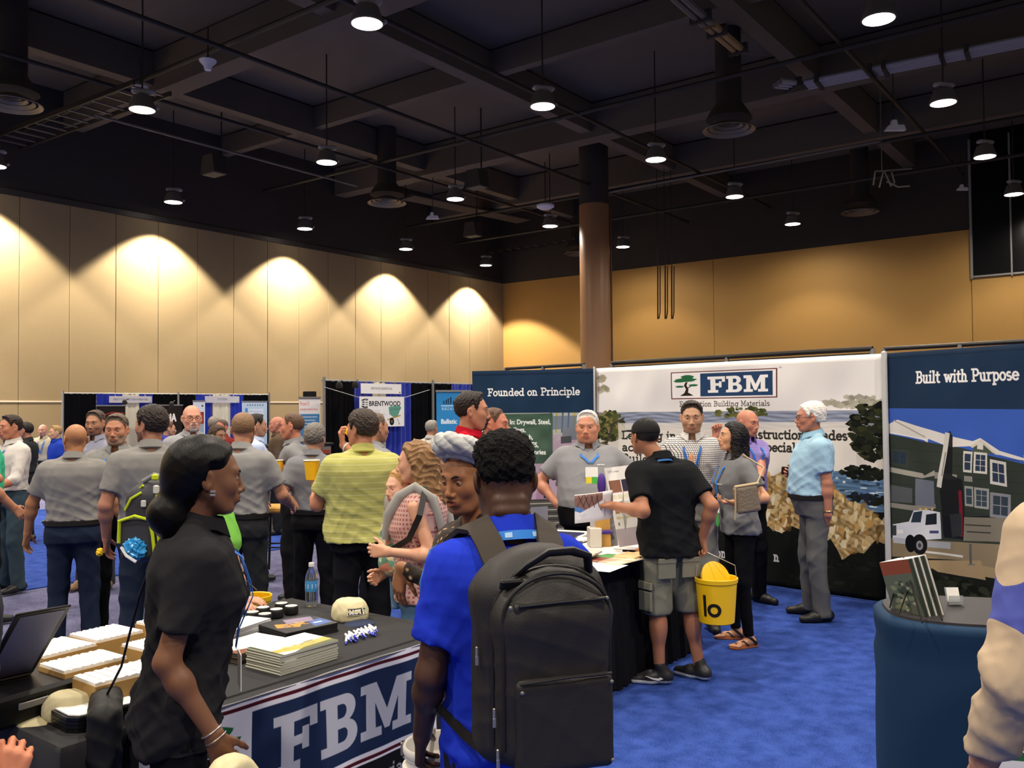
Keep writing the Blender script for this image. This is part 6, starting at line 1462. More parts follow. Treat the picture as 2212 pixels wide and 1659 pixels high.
mb.tube([x - e0 for x in pts], .003, 6); mb.tube([PH(2035, 1340, ZC + .006) - e0, P(1998, 1220, Yb + .06) - e0], .003, 6); mb.build('wire', mat('wire_black', '1c1a1a', .4, .5), t, True)
A = P(1998, 1342, Yb - .06); Tp = P(1958, 1206, Yb - .02); up = norm(Tp - A); rt = norm(np.array([-.35, .9, 0.])); rt = norm(rt - up * (rt @ up)); fn = np.cross(rt, up); hgt = float(np.linalg.norm(Tp - A))
if fn[0] < 0: fn = -fn
p = Paint(.16, .22, 700, '5d6658'); p.rect(0, .17, .16, .22, '8a4a34'); p.blobs(.08, .09, .06, .06, ['7d866a', '2f3a34', 'a9a48e', '3d4a3c'], 40, .016, 3)
bm = mat_img('print_booklet', p.image('print_booklet'), .3, .4)
for k in range(9):
    o = MB().box((0, 0, 0), (.14, hgt * .97, .0085), bev=.001).build('booklet', [mat('page_edge_pale', 'b9b7ae', .6) if k % 3 == 2 else mat('booklet_dark', '2d352c', .5)], None, M=frame_m(A + up * hgt / 2 + rt * .06 + fn * (.0095 * k), rt, up, np.cross(rt, up)))
    tag(o, ('leftmost', 'second', 'third', 'fourth', 'fifth', 'sixth', 'seventh', 'eighth', 'rightmost')[k] + ' booklet leaning on the wire easel of the navy counter', 'booklet', 'booklets on the wire easel')
    mb = MB(); mb.box((0, hgt * .485 + .0006, 0), (.136, .001, .0075)); mb.build('pages', M_paper, o)
    if k in (0, 8): sg = (1 if np.cross(rt, up) @ fn > 0 else -1) * (-1 if k == 0 else 1); sheet('cover', np.array([-.07, -hgt * .485, .005 * sg]), (1, 0, 0), (0, 1, 0), .14, hgt * .97, bm, 1, 1, None, o)
c = PH(2058, 1305, ZC); t = thing('card_holder', 'small clear plastic card holder beside the booklets', 'card holder', c); mb = MB(); mb.box((0, 0, .03), (.05, .004, .06), R=rotx(-.3), bev=.001); mb.box((0, -.012, .012), (.05, .026, .003)); mb.box((0, -.024, .02), (.05, .003, .03)); mb.build('holder', mat('clear_plastic2', 'dfe6ea', .1, spec=.6, trans=.6), t)
mb = MB(); mb.box((0, -.004, .034), (.044, .002, .05), R=rotx(-.3)); mb.build('card', M_paper, t)
# ================================================================ people
GREY = '84827e'
LAN = '1f6fc4'
BADGE = [(.085, .075, 'f4f4f0')]
def hang(t, out=.1, fwd=.1, dn=.5, **k): return dict(lo=(t * (.176 + out), fwd - .018, 1.395 - dn), **k)
# --- near figures
def sleek(ctx, shell):
    def ex(g):
        hs = ctx['hs']; g.ell(np.array((0, -.04, .045)) * hs, np.array((.09, .1, .088)) * hs, .04 * hs); g.ell(np.array((0, -.08, -.03)) * hs, np.array((.07, .06, .07)) * hs, .05 * hs); g.ell(np.array((0, -.115, -.115)) * hs, np.array((.07, .068, .068)) * hs, .03 * hs); g.ell(np.array((0, -.085, -.175)) * hs, np.array((.05, .045, .05)) * hs, .04 * hs)
    hl = [-.25, -.25, -.25, -.06, -.045, .028, .03, .03, .034, .046, .074, .09, .095]
    return shell(.017, 0, ex, hl=hl, amp=.0008, fr=40)
blackpolo = mat('cloth_blackpolo', '1d1d20', .9, spec=.15, bump=.15, bscale=500)
woman = person('woman in black polo with sleek low bun, side-on before the logo table', 437, 953, 2.62, 67, skin='6f4a33', shirtmat=blackpolo, shirt='1d1d20', pants='151518', hair='0c0a0a', hairmat=mat('hair_sleek', '070606', .42, spec=.16, bump=.15, bscale=260, stretch=(1, 1, .1)), style='none', hairfn=sleek, fem=True, near=2, hy=-4, hp=3, lean=(0, .16), tuck=False, hem=.83,
    armR=dict(to=P(462, 1588, 2.42), pole=(-.1, -1, -.1), wdir=(.3, .25, -1.), wback=(.2, -1, .2), curl=.9), armL=dict(lo=(-.2, -.03, .87)), bd=.9, foldamp=1.4)
def fade(ctx, shell):
    hl = [-.03, -.03, -.025, -.012, .02, .04, .04, .03, .03, .05, .075, .09, .095]
    def ex(g): g.ell(np.array((0, -.01, .085)) * ctx['hs'], np.array((.082, .095, .062)) * ctx['hs'], .03)
    return shell(.01, 0, ex, hl=hl, amp=.0045, fr=75)
blueman = person('man in royal blue polo seen from behind wearing a black backpack', 1092, 947, 2.38, -17, skin='4a3024', shirt='2036b8', pants='20242c', hair='0d0b0b', style='none', hairfn=fade, near=2, hp=14, hy=4, bw=.98, bd=1.0, neckr=1.14, rolls=True, tuck=False, hem=.8, armL=dict(to=P(912, 1588, 2.42), pole=(-.3, -1, 0), curl=.7), armR=hang(1, .1, .12, .5), foldamp=1.6, hairmat=mat('hair_curl', '0d0c0c', .8, spec=.15, noise=.5, nscale=140, bump=1., bscale=170))
def under_wrap(ctx, shell): return shell(.01, .045)
leopard = bpy.data.materials.new('leopard_scarf'); leopard.use_nodes = True
def leo(m):
    nt = m.node_tree; b = nt.nodes['Principled BSDF']; tc = nt.nodes.new('ShaderNodeTexCoord'); v = nt.nodes.new('ShaderNodeTexVoronoi'); v.inputs['Scale'].default_value = 42
    n = nt.nodes.new('ShaderNodeTexNoise'); n.inputs['Scale'].default_value = 30; r = nt.nodes.new('ShaderNodeValToRGB'); nt.links.new(tc.outputs['Object'], v.inputs['Vector']); nt.links.new(tc.outputs['Object'], n.inputs['Vector'])
    ad = nt.nodes.new('ShaderNodeMath'); ad.operation = 'ADD'; nt.links.new(v.outputs['Distance'], ad.inputs[0]); nt.links.new(n.outputs[0], ad.inputs[1]); nt.links.new(ad.outputs[0], r.inputs[0])
    e = r.color_ramp.elements; e[0].position = .55; e[0].color = lin('c9ad84'); e[1].position = .95; e[1].color = lin('241913'); x = e.new(.72); x.color = lin('7c5a38'); x = e.new(.82); x.color = lin('2c1d15')
    nt.links.new(r.outputs[0], b.inputs['Base Color']); b.inputs['Roughness'].default_value = .9
leo(leopard)
wrapw = person('woman in grey head wrap and leopard print top reaching over the table', 1018, 962, 2.86, 236, skin='96633f', shirt='5a4028', shirtmat=leopard, pants='20222a', hair='14100f', style='none', hairfn=under_wrap, fem=True, near=2, hp=8, hy=-18, mouth=.8, sleeve='long', tuck=False, collar=False, foldamp=1.6,
    armR=dict(to=P(868, 1226, 3.2), pole=(-.2, -.6, -.7), wdir=(-.18, .1, -1), wback=(-.6, -.7, .2), curl=.35, spread=1.3), armL=hang(-1, .02, .1, .48))
# --- around the second table
redm = person('man in red polo with dark goatee, side-on behind the head wrap woman', 1014, 849, 6.0, 88, skin='b0785c', shirt='b3172a', hair='241a16', beard=('goatee', '2a1d18'), lanyard=LAN, bw=1.1)
person('balding ruddy man beside the man in red polo', 1064, 883, 6.5, 108, skin='b8745c', shirt='3a3a40', hair='5a4030', style='buzz')
stout = person('stout white haired man in grey polo behind the sample table', 1268, 889, 6.95, 178, skin='c08468', shirt='85868a', ldrop=1.33, hair='d8d4cc', brow='b9aea2', bw=1.2, bd=1.2, belly=.15, fat=1., hy=14, lanyard=LAN, badge=[(.095, .075, 'f4f4f0'), (.088, .095, ('e6d23a', '4fb24a'))], tuck=True, pants='141416', foldamp=.5, armR=dict(to=P(1203, 1088, 6.85), pole=(1, -.6, 0), curl=1.3), armL=dict(to=P(1352, 1085, 6.9), pole=(-1, -.3, -.1), curl=.6), scale_head=1.06)
cargo = person('man in black polo and cap with cargo shorts holding a yellow bucket', 1424, 905, 5.62, -18, skin='a56f52', shirt='1c1d1f', pants='7d7c6c', hair='1a1716', style='buzz', legs='shorts', shoes='222224', sole='dcdcd8', near=1, headoff=(-.07, .05), lean=(-.16, 0), footx=.1, hy=-6, tuck=False, hem=.84, bw=1.12, stance=.12, footyaw=(1.15, -.45),
    armL=dict(to=P(1322, 1092, 5.55), pole=(-.3, -.5, -1), wdir=(-1, .1, .1), wback=(-.2, -.3, 1), curl=.8), armR=dict(to=P(1516, 1165, 5.6), pole=(.4, -1, 0), wdir=(.05, -.02, -1), curl=1.5))
check = bpy.data.materials.new('check_cloth'); check.use_nodes = True
def chk(m, base, line, sc, wd=.78, rows=True, cols=True):
    nt = m.node_tree; b = nt.nodes['Principled BSDF']; tc = nt.nodes.new('ShaderNodeTexCoord'); sp = nt.nodes.new('ShaderNodeSeparateXYZ'); nt.links.new(tc.outputs['Object'], sp.inputs[0]); fac = None
    ax = ([('Z',)] if rows else []) + ([('X', 'Y')] if cols else [])
    for a in ax:
        src = sp.outputs[a[0]]
        if len(a) == 2:
            ad = nt.nodes.new('ShaderNodeMath'); ad.operation = 'ADD'; nt.links.new(sp.outputs[a[0]], ad.inputs[0]); nt.links.new(sp.outputs[a[1]], ad.inputs[1]); src = ad.outputs[0]
        mu = nt.nodes.new('ShaderNodeMath'); mu.operation = 'MULTIPLY'; mu.inputs[1].default_value = sc; nt.links.new(src, mu.inputs[0])
        fr = nt.nodes.new('ShaderNodeMath'); fr.operation = 'FRACT'; nt.links.new(mu.outputs[0], fr.inputs[0]); gt = nt.nodes.new('ShaderNodeMath'); gt.operation = 'GREATER_THAN'; gt.inputs[1].default_value = wd; nt.links.new(fr.outputs[0], gt.inputs[0])
        if fac is None: fac = gt.outputs[0]
        else:
            mx = nt.nodes.new('ShaderNodeMath'); mx.operation = 'MAXIMUM'; nt.links.new(fac, mx.inputs[0]); nt.links.new(gt.outputs[0], mx.inputs[1]); fac = mx.outputs[0]
    mi = nt.nodes.new('ShaderNodeMix'); mi.data_type = 'RGBA'; mi.inputs[6].default_value = lin(base); mi.inputs[7].default_value = lin(line); nt.links.new(fac, mi.inputs[0]); nt.links.new(mi.outputs[2], b.inputs['Base Color']); b.inputs['Roughness'].default_value = .9
    return m
chk(check, 'd9d6d2', '3c3d4a', 62, .74)
chkm = person('dark haired man in white checked shirt behind the man in cap', 1494, 868, 6.98, 192, skin='b98d70', shirt='c9c6c4', shirtmat=check, pants='8b8a84', hair='2c211a', style='short', beard=('stubble', 'a07a60'), lanyard='1e58a8', hp=6, armL=hang(-1, .1, .06, .5), armR=hang(1, .05, .12, .48), belt='1c1816', bw=1.02)
purple = chk(bpy.data.materials.new('purple_stripe') if False else (lambda m: (setattr(m, 'use_nodes', True), m)[1])(bpy.data.materials.new('purple_stripe')), '7d68b4', 'a99bd0', 75, .6, True, False)
lilac = person('bald man in lilac striped polo giving a thumb gesture behind the dark haired woman', 1612, 885, 7.85, 152, skin='c07f66', shirt='7d68b4', shirtmat=purple, pants='16161a', hair='3a2c26', style='none', brow='2a201a', lanyard=LAN, bw=1.1, hp=6, hy=-8, armR=dict(to=P(1546, 942, 7.7), pole=(.8, -.1, -1), wdir=(0, -.1, 1), wback=(-.3, .9, 0), curl=1.5, thumb=-.6), armL=dict(to=P(1640, 1052, 7.45), pole=(-1, -.6, -.3), wdir=(-1, -.2, -.1), curl=.9))
def longhair(ctx, shell):
    hs = ctx['hs']
    def ex(g):
        for t in (-1, 1):
            g.cap(np.array((t * .062, -.01, .0)) * hs, np.array((t * .07, -.045, -.22)) * hs, .038 * hs, .045 * hs, .04); g.cap(np.array((t * .07, -.045, -.22)) * hs, np.array((t * .075, .0, -.36)) * hs, .042 * hs, .02 * hs, .04)
        g.cap(np.array((0, -.08, .0)) * hs, np.array((0, -.12, -.24)) * hs, .06 * hs, .06 * hs, .04); g.cap(np.array((-.02, -.12, -.24)) * hs, np.array((-.02, -.13, -.36)) * hs, .055 * hs, .03 * hs, .04)
    hl = [-.5, -.5, -.5, -.5, -.5, -.5, -.5, -.4, .02, .05, .075, .088, .095]
    return shell(.016, 0, ex, hl=hl, amp=.004, fr=60)
darkw = person('woman with long dark hair in grey polo and black jeans gesturing', 1586, 913, 6.55, 262, skin='c4906e', shirt='707174', pants='101014', hair='14100f', style='none', hairfn=longhair, fem=True, legs='tight', shoes='sandals', near=1, hy=6, hp=-8, tuck=False, hem=.87, lean=(0, .06), lanyard=LAN, ldrop=1.12, badge=[(.09, .06, 'eceae8'), (.055, .1, '3f9a4a')], mouth=.5,
    armR=dict(to=P(1502, 1020, 6.6), pole=(.2, -.3, -1), wdir=(-.35, .0, 1), wback=(-1, -.2, -.2), curl=.35, spread=1.4), armL=dict(to=P(1583, 1086, 6.25), pole=(-.5, -1, -.4), wdir=(-1, -.15, .1), wback=(-.1, .1, -1), curl=.7))
blue_check = chk((lambda m: (setattr(m, 'use_nodes', True), m)[1])(bpy.data.materials.new('pale_blue_check')), '8fb7cf', 'a3c6da', 70, .6)
def whitehair(ctx, shell):
    def ex(g): g.ell(np.array((0, -.05, .05)) * ctx['hs'], np.array((.085, .085, .085)) * ctx['hs'], .03); g.ell(np.array((0, -.075, -.02)) * ctx['hs'], np.array((.07, .05, .05)) * ctx['hs'], .03)
    return shell(.014, -.004, ex, amp=.003, fr=60)
white = person('white haired man in pale blue shirt and grey slacks by the cliff print', 1753, 870, 7.3, 276, skin='b97c62', shirt='8fb7cf', shirtmat=blue_check, pants='5f5f5f', hair='e6e0d6', style='none', hairfn=whitehair, brow='c9c0b4', hp=0, belly=.06, bd=1.1, bw=1.02, near=1, glasses=True, belt='171514', shoes='1b1a1b', foldamp=1.1,
    armL=dict(to=P(1789, 1112, 7.1), pole=(-.5, -1, -.1), wdir=(-.3, .6, -1), curl=.6), armR=dict(to=P(1724, 1022, 7.4), pole=(.3, -1, -.5), wdir=(-1, 0, .1), wback=(0, 1, .2), curl=.9), stag=.02)
# --- mother and baby
def wavy(ctx, shell):
    hs = ctx['hs']
    def ex(g):
        for t in (-1, 1): g.cap(np.array((t * .06, -.03, 0)) * hs, np.array((t * .085, -.06, -.2)) * hs, .042 * hs, .052 * hs, .04)
        g.cap(np.array((0, -.08, .0)) * hs, np.array((0, -.11, -.22)) * hs, .06 * hs, .07 * hs, .04)
    hl = [-.33, -.33, -.3, -.3, -.3, -.2, .01, .02, .03, .055, .075, .088, .095]
    return shell(.02, 0, ex, hl=hl, amp=.008, fr=42)
floral = chk((lambda m: (setattr(m, 'use_nodes', True), m)[1])(bpy.data.materials.new('pink_print')), 'a5605c', 'c9a39a', 45, .55)
mother = person('woman with wavy light brown hair carrying a baby in a front carrier', 903, 956, 4.55, 278, skin='d09a7c', shirt='a5605c', shirtmat=floral, pants='4f6e8c', hair='7a5a3a', style='none', hairfn=wavy, fem=True, near=1, mouth=.35, hp=2, sleeve='tank', collar=False, tuck=False, hairmat=mat('hair_wavy', '86643f', .5, noise=.45, nscale=50, bump=.6, bscale=60, stretch=(1, 1, .3)),
    armL=dict(to=P(838, 1192, 4.3), pole=(-.1, -.45, -1), wdir=(-1, .2, .05), wback=(-.3, -1, .1), curl=.7), armR=dict(lo=(.03, .2, 1.0), curl=1.))
mp = mother
baby = person('fair haired baby held against the wavy haired woman', 866, 1032, 4.6, 228, H=.74, floor=P(866, 1032, 4.6)[2] - .70, skin='e0ab90', shirt='8f8b84', pants='6f93b5', hair='b98d58', style='buzz', scale_head=1.72, near=1, fat=.8, collar=False, hp=6, bw=1.25, bd=1.3, shoes=None, armL=dict(lo=(-.12, .06, .95), nohand=True), armR=dict(lo=(.12, .06, .95), nohand=True))
# --- crowd at left
person('man in bright green polo at the left edge of the frame', -34, 884, 7.4, 40, skin='b07a5c', shirt='3fb489', pants='141416', hair='2c211a', bw=1.1, armR=hang(1, .06, .16, .45))
person('smiling man in white long sleeved shirt near the left edge', 26, 898, 8.7, 214, skin='b8785a', shirt='c9c3bd', pants='36454f', hair='2c1f18', sleeve='roll', lanyard='2a5fb0', mouth=.7, armL=dict(lo=(-.2, .3, 1.02)))
person('distant dark haired man in black shirt left of the bald man', 57, 913, 12., 262, skin='a8745a', shirt='2a2c2e', hair='241b16')
person('distant bald man in pale shirt by the beige wall', 93, 917, 16., 172, skin='c08c74', shirt='b5ad98', hair='888', style='none', brow='80756a', lanyard=LAN) if False else person('distant bald man in pale shirt by the beige wall', 93, 917, 16., 172, skin='c08c74', shirt='b5ad98', hair='8a8078', style='none', lanyard=LAN)
person('distant fair haired man in royal blue shirt behind the bald man', 122, 920, 14., 225, skin='c89a78', shirt='2440a8', hair='a8885a')
person('bald man in grey polo and dark jeans seen from behind', 161, 916, 6.5, -12, skin='a8744e', shirt=GREY, pants='20283a', hair='5a4636', style='none', hy=-34, hp=2, belt='1a1614', bw=1.14, bd=1.1, near=1, beard=('goatee', '30221a'), armL=dict(lo=(-.36, .1, .9), pole=(-1, -.4, 0)), armR=dict(lo=(.36, .12, .9), pole=(1, -.4, 0)))
person('man in pale lavender grey polo facing forward behind the bald man', 208, 888, 8.8, 182, skin='a9785c', shirt='8f90a0', pants='3a3a44', hair='4a3b31', beard=('stubble', '7c5848'), shoes='7a5c42', hp=4)
person('grey bearded man in grey polo facing forward with blue lanyard', 253, 896, 6.9, 168, skin='b0785c', shirt='838382', pants='121214', hair='5a4c40', beard=('stubble', '9a7c68'), lanyard=LAN, near=1, hy=4, hp=4, bw=1.12, bd=1.05)
tall = person('tall dark haired man in grey polo turned left with his back to us', 326, 880, 5.9, -22, skin='a9745a', shirt=GREY, pants='232b3a', hair='2a211c', hy=-46, near=1, bw=1.12, beard=('stubble', '6a4a3c'), armL=hang(-1, .09, .07, .5), armR=dict(lo=(.3, .2, .92)), style='full')
person('tiny distant brown haired figure in violet shirt right of the tall man', 362, 911, 13., 60, skin='b98a70', shirt='4a4aa0', hair='6a4a34')
person('bald man with glasses and white goatee facing right', 414, 875, 8.3, 150, skin='c98e76', shirt='949598', hair='a8a098', style='none', beard=('goatee', 'c8c0b8'), brow='8a7868', glasses='2a2020', lanyard=LAN, near=1, bw=1.06)
camo = mat('camo_cap', '4a3d30', .9, noise=.7, nscale=28)
person('person in brown camouflage head scarf beside the bald man with glasses', 468, 921, 9.3, 120, skin='8a6048', shirt='5a4c3c', shirtmat=camo, hair='4a3d30', hairmat=camo, style='full', fem=True)
person('distant grey haired man seen from behind beyond the head scarf', 462, 901, 13., 10, skin='b08468', shirt='30508a', hair='8a8478')
person('distant red faced smiling man beyond the head scarf', 480, 907, 12.5, 196, skin='b8685a', shirt='7a2c2c', hair='5a4a40', style='buzz', mouth=.8)
sandy = person('sandy haired man in grey polo seen from behind with yellow collar mark', 524, 893, 6.5, 8, skin='b98468', shirt='8c8c8b', pants='2a2c2e', hair='7f6248', hy=-14, near=1, bw=1.12, belt='161414', style='buzz', armL=dict(lo=(-.3, .18, .92)), armR=dict(lo=(.26, .3, 1.04), pole=(.5, -1, -.5)))
person('dark haired man in pale blue long sleeved shirt behind the sandy haired man', 551, 896, 9.2, 62, skin='a87a60', shirt='b4c2de', pants='2a2c34', hair='1f1917', sleeve='long')
person('distant bald man in brown jacket by the brick counter', 600, 900, 12.6, 262, skin='c08068', shirt='5a4a3a', hair='8a7a6c', style='none', sleeve='long')
prof = person('man in grey polo facing left holding a yellow cup', 634, 894, 8.0, 268, skin='b8785e', shirt='808182', pants='18181a', hair='5a4232', style='buzz', lanyard='1f4f9a', armL=dict(to=P(622, 1016, 7.8), pole=(-.4, -1, -.5), wdir=(-1, 0, .1), curl=1.1), armR=dict(to=P(618, 1020, 8.1), pole=(.3, -1, -.4)))
person('grey haired man in grey polo seen from behind with hand in pocket', 679, 918, 7.2, 6, skin='b0846a', shirt='7b7c80', pants='161618', hair='6f6a64', style='full', bw=1.08, armL=dict(to=P(660, 1108, 7.15), pole=(-1, -.8, 0), curl=.6), belt='101010')
lime = chk((lambda m: (setattr(m, 'use_nodes', True), m)[1])(bpy.data.materials.new('lime_stripe')), 'b0ae62', 'c6c488', 26, .88, True, False)
yel = person('man in lime polo drinking from a yellow cup, back turned', 782, 889, 5.8, -18, skin='b57a5e', shirt='b0ae62', shirtmat=lime, pants='17171a', hair='3a2f28', hy=-40, near=1, bw=1.2, bd=1.15, belly=.08, tuck=False, hem=.9, style='full', lanyard=None, armL=dict(to=P(683, 1050, 6.0), pole=(-.3, -.3, -1), wdir=(-.3, .25, .9), wback=(-.5, -1, .2), curl=1.1), armR=dict(to=P(742, 962, 6.15), pole=(.8, .2, -1), wdir=(-.3, 0, 1), wback=(-1, -.2, 0), curl=1.))
person('grey polo man with blue lanyard half hidden behind the lime polo', 808, 893, 7., 50, skin='b08064', shirt='88898c', hair='6a5a4c', style='buzz', lanyard=LAN, bw=1.1)
flo = mat('floral_far', 'b9b6ae', .9, noise=.5, nscale=30)
person('distant grey haired man in floral shirt by the blue drape', 931, 909, 12., 30, skin='a8785c', shirt='b9b6ae', shirtmat=flo, hair='8a8680')
kid = person('person in bright green shirt leaning over the table with a backpack', 458, 1003, 4.56, 104, skin='c89478', shirt='6fb14a', pants='2a3040', hair='2a211c', fem=True, armL=dict(ext=1.2, to=P(528, 1295, 4.42), pole=(-.6, -.3, -.6), wdir=(1, -.1, -.06), wback=(0, -.2, 1), curl=.5), armR=dict(ext=1.2, to=P(508, 1310, 4.3), pole=(.6, -.4, -.5), wdir=(1, -.05, -.05), wback=(0, -.2, 1), curl=.6))
person('person at lower left edge, only a hand beside the laptop in view', -130, 905, 2.15, 60, skin='c07a5a', shirt='30323a', pants='1c1c20', hair='30241e', armR=dict(to=P(14, 1730, 2.0), pole=(.3, -1, -.2), wdir=(.1, .2, 1), wback=(.4, -1, .1), curl=1.3, thumb=1.))
tan = bpy.data.materials.new('cloth_tan_blue'); tan.use_nodes = True
def color_block(m):
    nt = m.node_tree; b = nt.nodes['Principled BSDF']; b.inputs['Roughness'].default_value = .85; tc = nt.nodes.new('ShaderNodeTexCoord'); fac = None
    for k, lim, op in (((-.8, 0, 1.), 1.59, 'LESS_THAN'), ((.9, 0, 1.), .96, 'GREATER_THAN'), ((1., 0, 0), -.06, 'LESS_THAN')):
        d = nt.nodes.new('ShaderNodeVectorMath'); d.operation = 'DOT_PRODUCT'; d.inputs[1].default_value = k; nt.links.new(tc.outputs['Object'], d.inputs[0])
        c = nt.nodes.new('ShaderNodeMath'); c.operation = op; c.inputs[1].default_value = lim; nt.links.new(d.outputs['Value'], c.inputs[0])
        if fac is None: fac = c.outputs[0]
        else: mu = nt.nodes.new('ShaderNodeMath'); mu.operation = 'MULTIPLY'; nt.links.new(fac, mu.inputs[0]); nt.links.new(c.outputs[0], mu.inputs[1]); fac = mu.outputs[0]
    mi = nt.nodes.new('ShaderNodeMix'); mi.data_type = 'RGBA'; mi.inputs[6].default_value = lin('b9a386'); mi.inputs[7].default_value = lin('4650a0'); nt.links.new(fac, mi.inputs[0]); nt.links.new(mi.outputs[2], b.inputs['Base Color'])
color_block(tan)
edge = person('person in tan long sleeved shirt cut off by the right edge', 2420, 805, 1.98, -6, skin='b58468', shirt='b9a386', shirtmat=tan, pants='33455c', hair='4a3a2c', sleeve='long', near=2, bw=1.15, foldamp=1., loose=1.5, tuck=False, hem=.92, armL=dict(lo=(-.3, .06, .9), pole=(-.5, -1, 0), sl=1.25), feet=True)
# ================================================================ what people wear, carry and hold
def loc_mb(ctx, name, mats_, build, smooth=True):
    mb = MB(); build(mb); return mb.build(name, mats_, ctx['root'], smooth)
def g_child(ctx, name, g, res, m, head=False, cut=None, amp=0., fr=40, parent=None, rel=1):
    V, Q = g.mesh(res, cut)
    if amp: V = V + vnormals(V, Q) * folds(V, amp, fr, 1.7)[:, None]
    if rel: V = relax(V, Q, rel, .4)
    if head: V = V @ ctx['Rh'].T + ctx['hc']
    return link(name, mesh_np(name, V, Q, m), parent or ctx['root'])
def toW(ctx, p): return ctx['Rw'] @ np.asarray(p, float) + ctx['loc']
# --- black backpack of the man in blue
bx = blueman; PKC = np.array([.0, -.25, 1.147]); yaw = .12
M_pk = mat('pack_black', '201d1b', .55, spec=.4, noise=.1, nscale=30, bump=.15, bscale=350); M_pk2 = mat('pack_trim', '141211', .5, spec=.4); M_strap = mat('pack_strap', '3a332c', .8, bump=.2, bscale=600); M_metal = mat('zip_metal', 'a8a49c', .35, .8)
pack = thing('backpack', 'black leather backpack on the back of the man in royal blue', 'backpack', toW(bx, PKC), -math.radians(-17)); pack.scale = (1, 1, .93)
PKI = Matrix.Diagonal((1, 1, 1 / .93, 1)) @ Matrix.Rotation(math.radians(-17), 4, 'Z')
def pk(name, build, m, res=.007, cut=None, amp=0., parent=None):
    g = G(); build(g); V, Q = g.mesh(res, cut); 
    if amp: V = V + vnormals(V, Q) * folds(V, amp, 16, 2.)[:, None]
    return link(name, mesh_np(name, V, Q, m), parent or pack)
def arch(g, hw, hd, zb, zt, y, rad, k=.02):
    g.box((0, y, (zb + zt - hw) / 2 + .0), (hw, hd, (zt - hw * .55 - zb) / 2 + .02), rad, k); R90 = rotx(math.pi / 2)
    g.ell((0, y, zt - hw * .62), (hw, hd * 1.02, hw * .62), .03)
pk('main_compartment', lambda g: (g.box((0, .0, -.035), (.157, .075, .235), .06, .03), g.ell((0, 0, .16), (.15, .078, .115), .05)), M_pk, .007, None, .002)
pk('front_compartment', lambda g: (g.box((.012, -.075, -.055), (.14, .055, .2), .05, .03), g.ell((.012, -.072, .12), (.135, .055, .105), .05)), M_pk, .007, None, .0015)
pk('lower_pocket', lambda g: g.box((.022, -.125, -.145), (.118, .022, .115), .02), M_pk, .006, None, .001)
pk('top_panel', lambda g: g.box((.015, -.117, .065), (.112, .012, .085), .011), M_pk, .006, None, .0008)
def arcpts(hw, z0, z1, y, x0=.012, n=18):
    return [np.array([x0 - hw, y, z0])] + [np.array([x0 + hw * math.cos(a), y, z1 + hw * .78 * math.sin(a)]) for a in np.linspace(math.pi, 0, n)] + [np.array([x0 + hw, y, z0])]
for hw, y, nm in ((.141, -.07, 'zipper'), (.153, -.035, 'zipper'), (.128, -.112, 'piping')):
    mb = MB(); mb.tube(arcpts(hw, -.2, .115, y), .005, 8); mb.build(nm, M_pk2, pack, True)
mb = MB(); mb.tube([(.015 - .10, -.132, .145), (.015 + .0, -.134, .149), (.015 + .11, -.131, .15)], .0045, 8); mb.build('pocket_slot', M_pk2, pack, True)
mb = MB(); mb.tube([(-.09, -.148, -.035), (.03, -.152, -.028), (.13, -.147, -.03)], .004, 8); mb.build('pocket_seam', M_pk2, pack, True)
mb = MB(); mb.tube([(-.075, -.06, .2), (-.05, -.09, .235), (0, -.085, .262), (.06, -.08, .262), (.105, -.07, .245), (.115, -.05, .2)], [.010, .012, .015, .015, .012, .010], 10, True, .7); mb.build('carry_handle', M_pk2, pack, True)
mb = MB(); mb.box((-.09, -.09, .19), (.055, .012, .03), R=rotx(.5), bev=.004); mb.build('handle_tab', M_pk2, pack)
riv = None
for (x, z, y) in ((-.105, .143, -.131), (.128, .15, -.129), (-.085, -.055, -.149), (.13, -.05, -.147), (-.085, -.245, -.149), (.13, -.24, -.147)):
    if riv is None: mb = MB(); mb.lathe([(.0045, 0), (.0045, .002), (.002, .0035), (0, .0035)], 10, R=rotx(math.pi / 2)); riv = mb.build('rivet', M_metal, pack, True, loc=(x, y, z))
    else: link('rivet', riv.data, pack, loc=(x, y, z))
for (x, z, y) in ((-.16, .02, -.03), (-.135, -.115, -.085), (-.13, -.21, -.095)):
    mb = MB(); mb.box((x, y - .012, z), (.006, .008, .026), bev=.002); mb.box((x, y - .014, z - .022), (.008, .004, .024), bev=.0015); mb.build('zipper_pull', M_metal, pack)
mb = MB(); mb.tube([(.005, -.1335, .072), (.012, -.134, .066), (.022, -.1335, .068), (.015, -.134, .074), (.006, -.1335, .070)], .0016, 5); mb.build('stamp', M_pk2, pack)
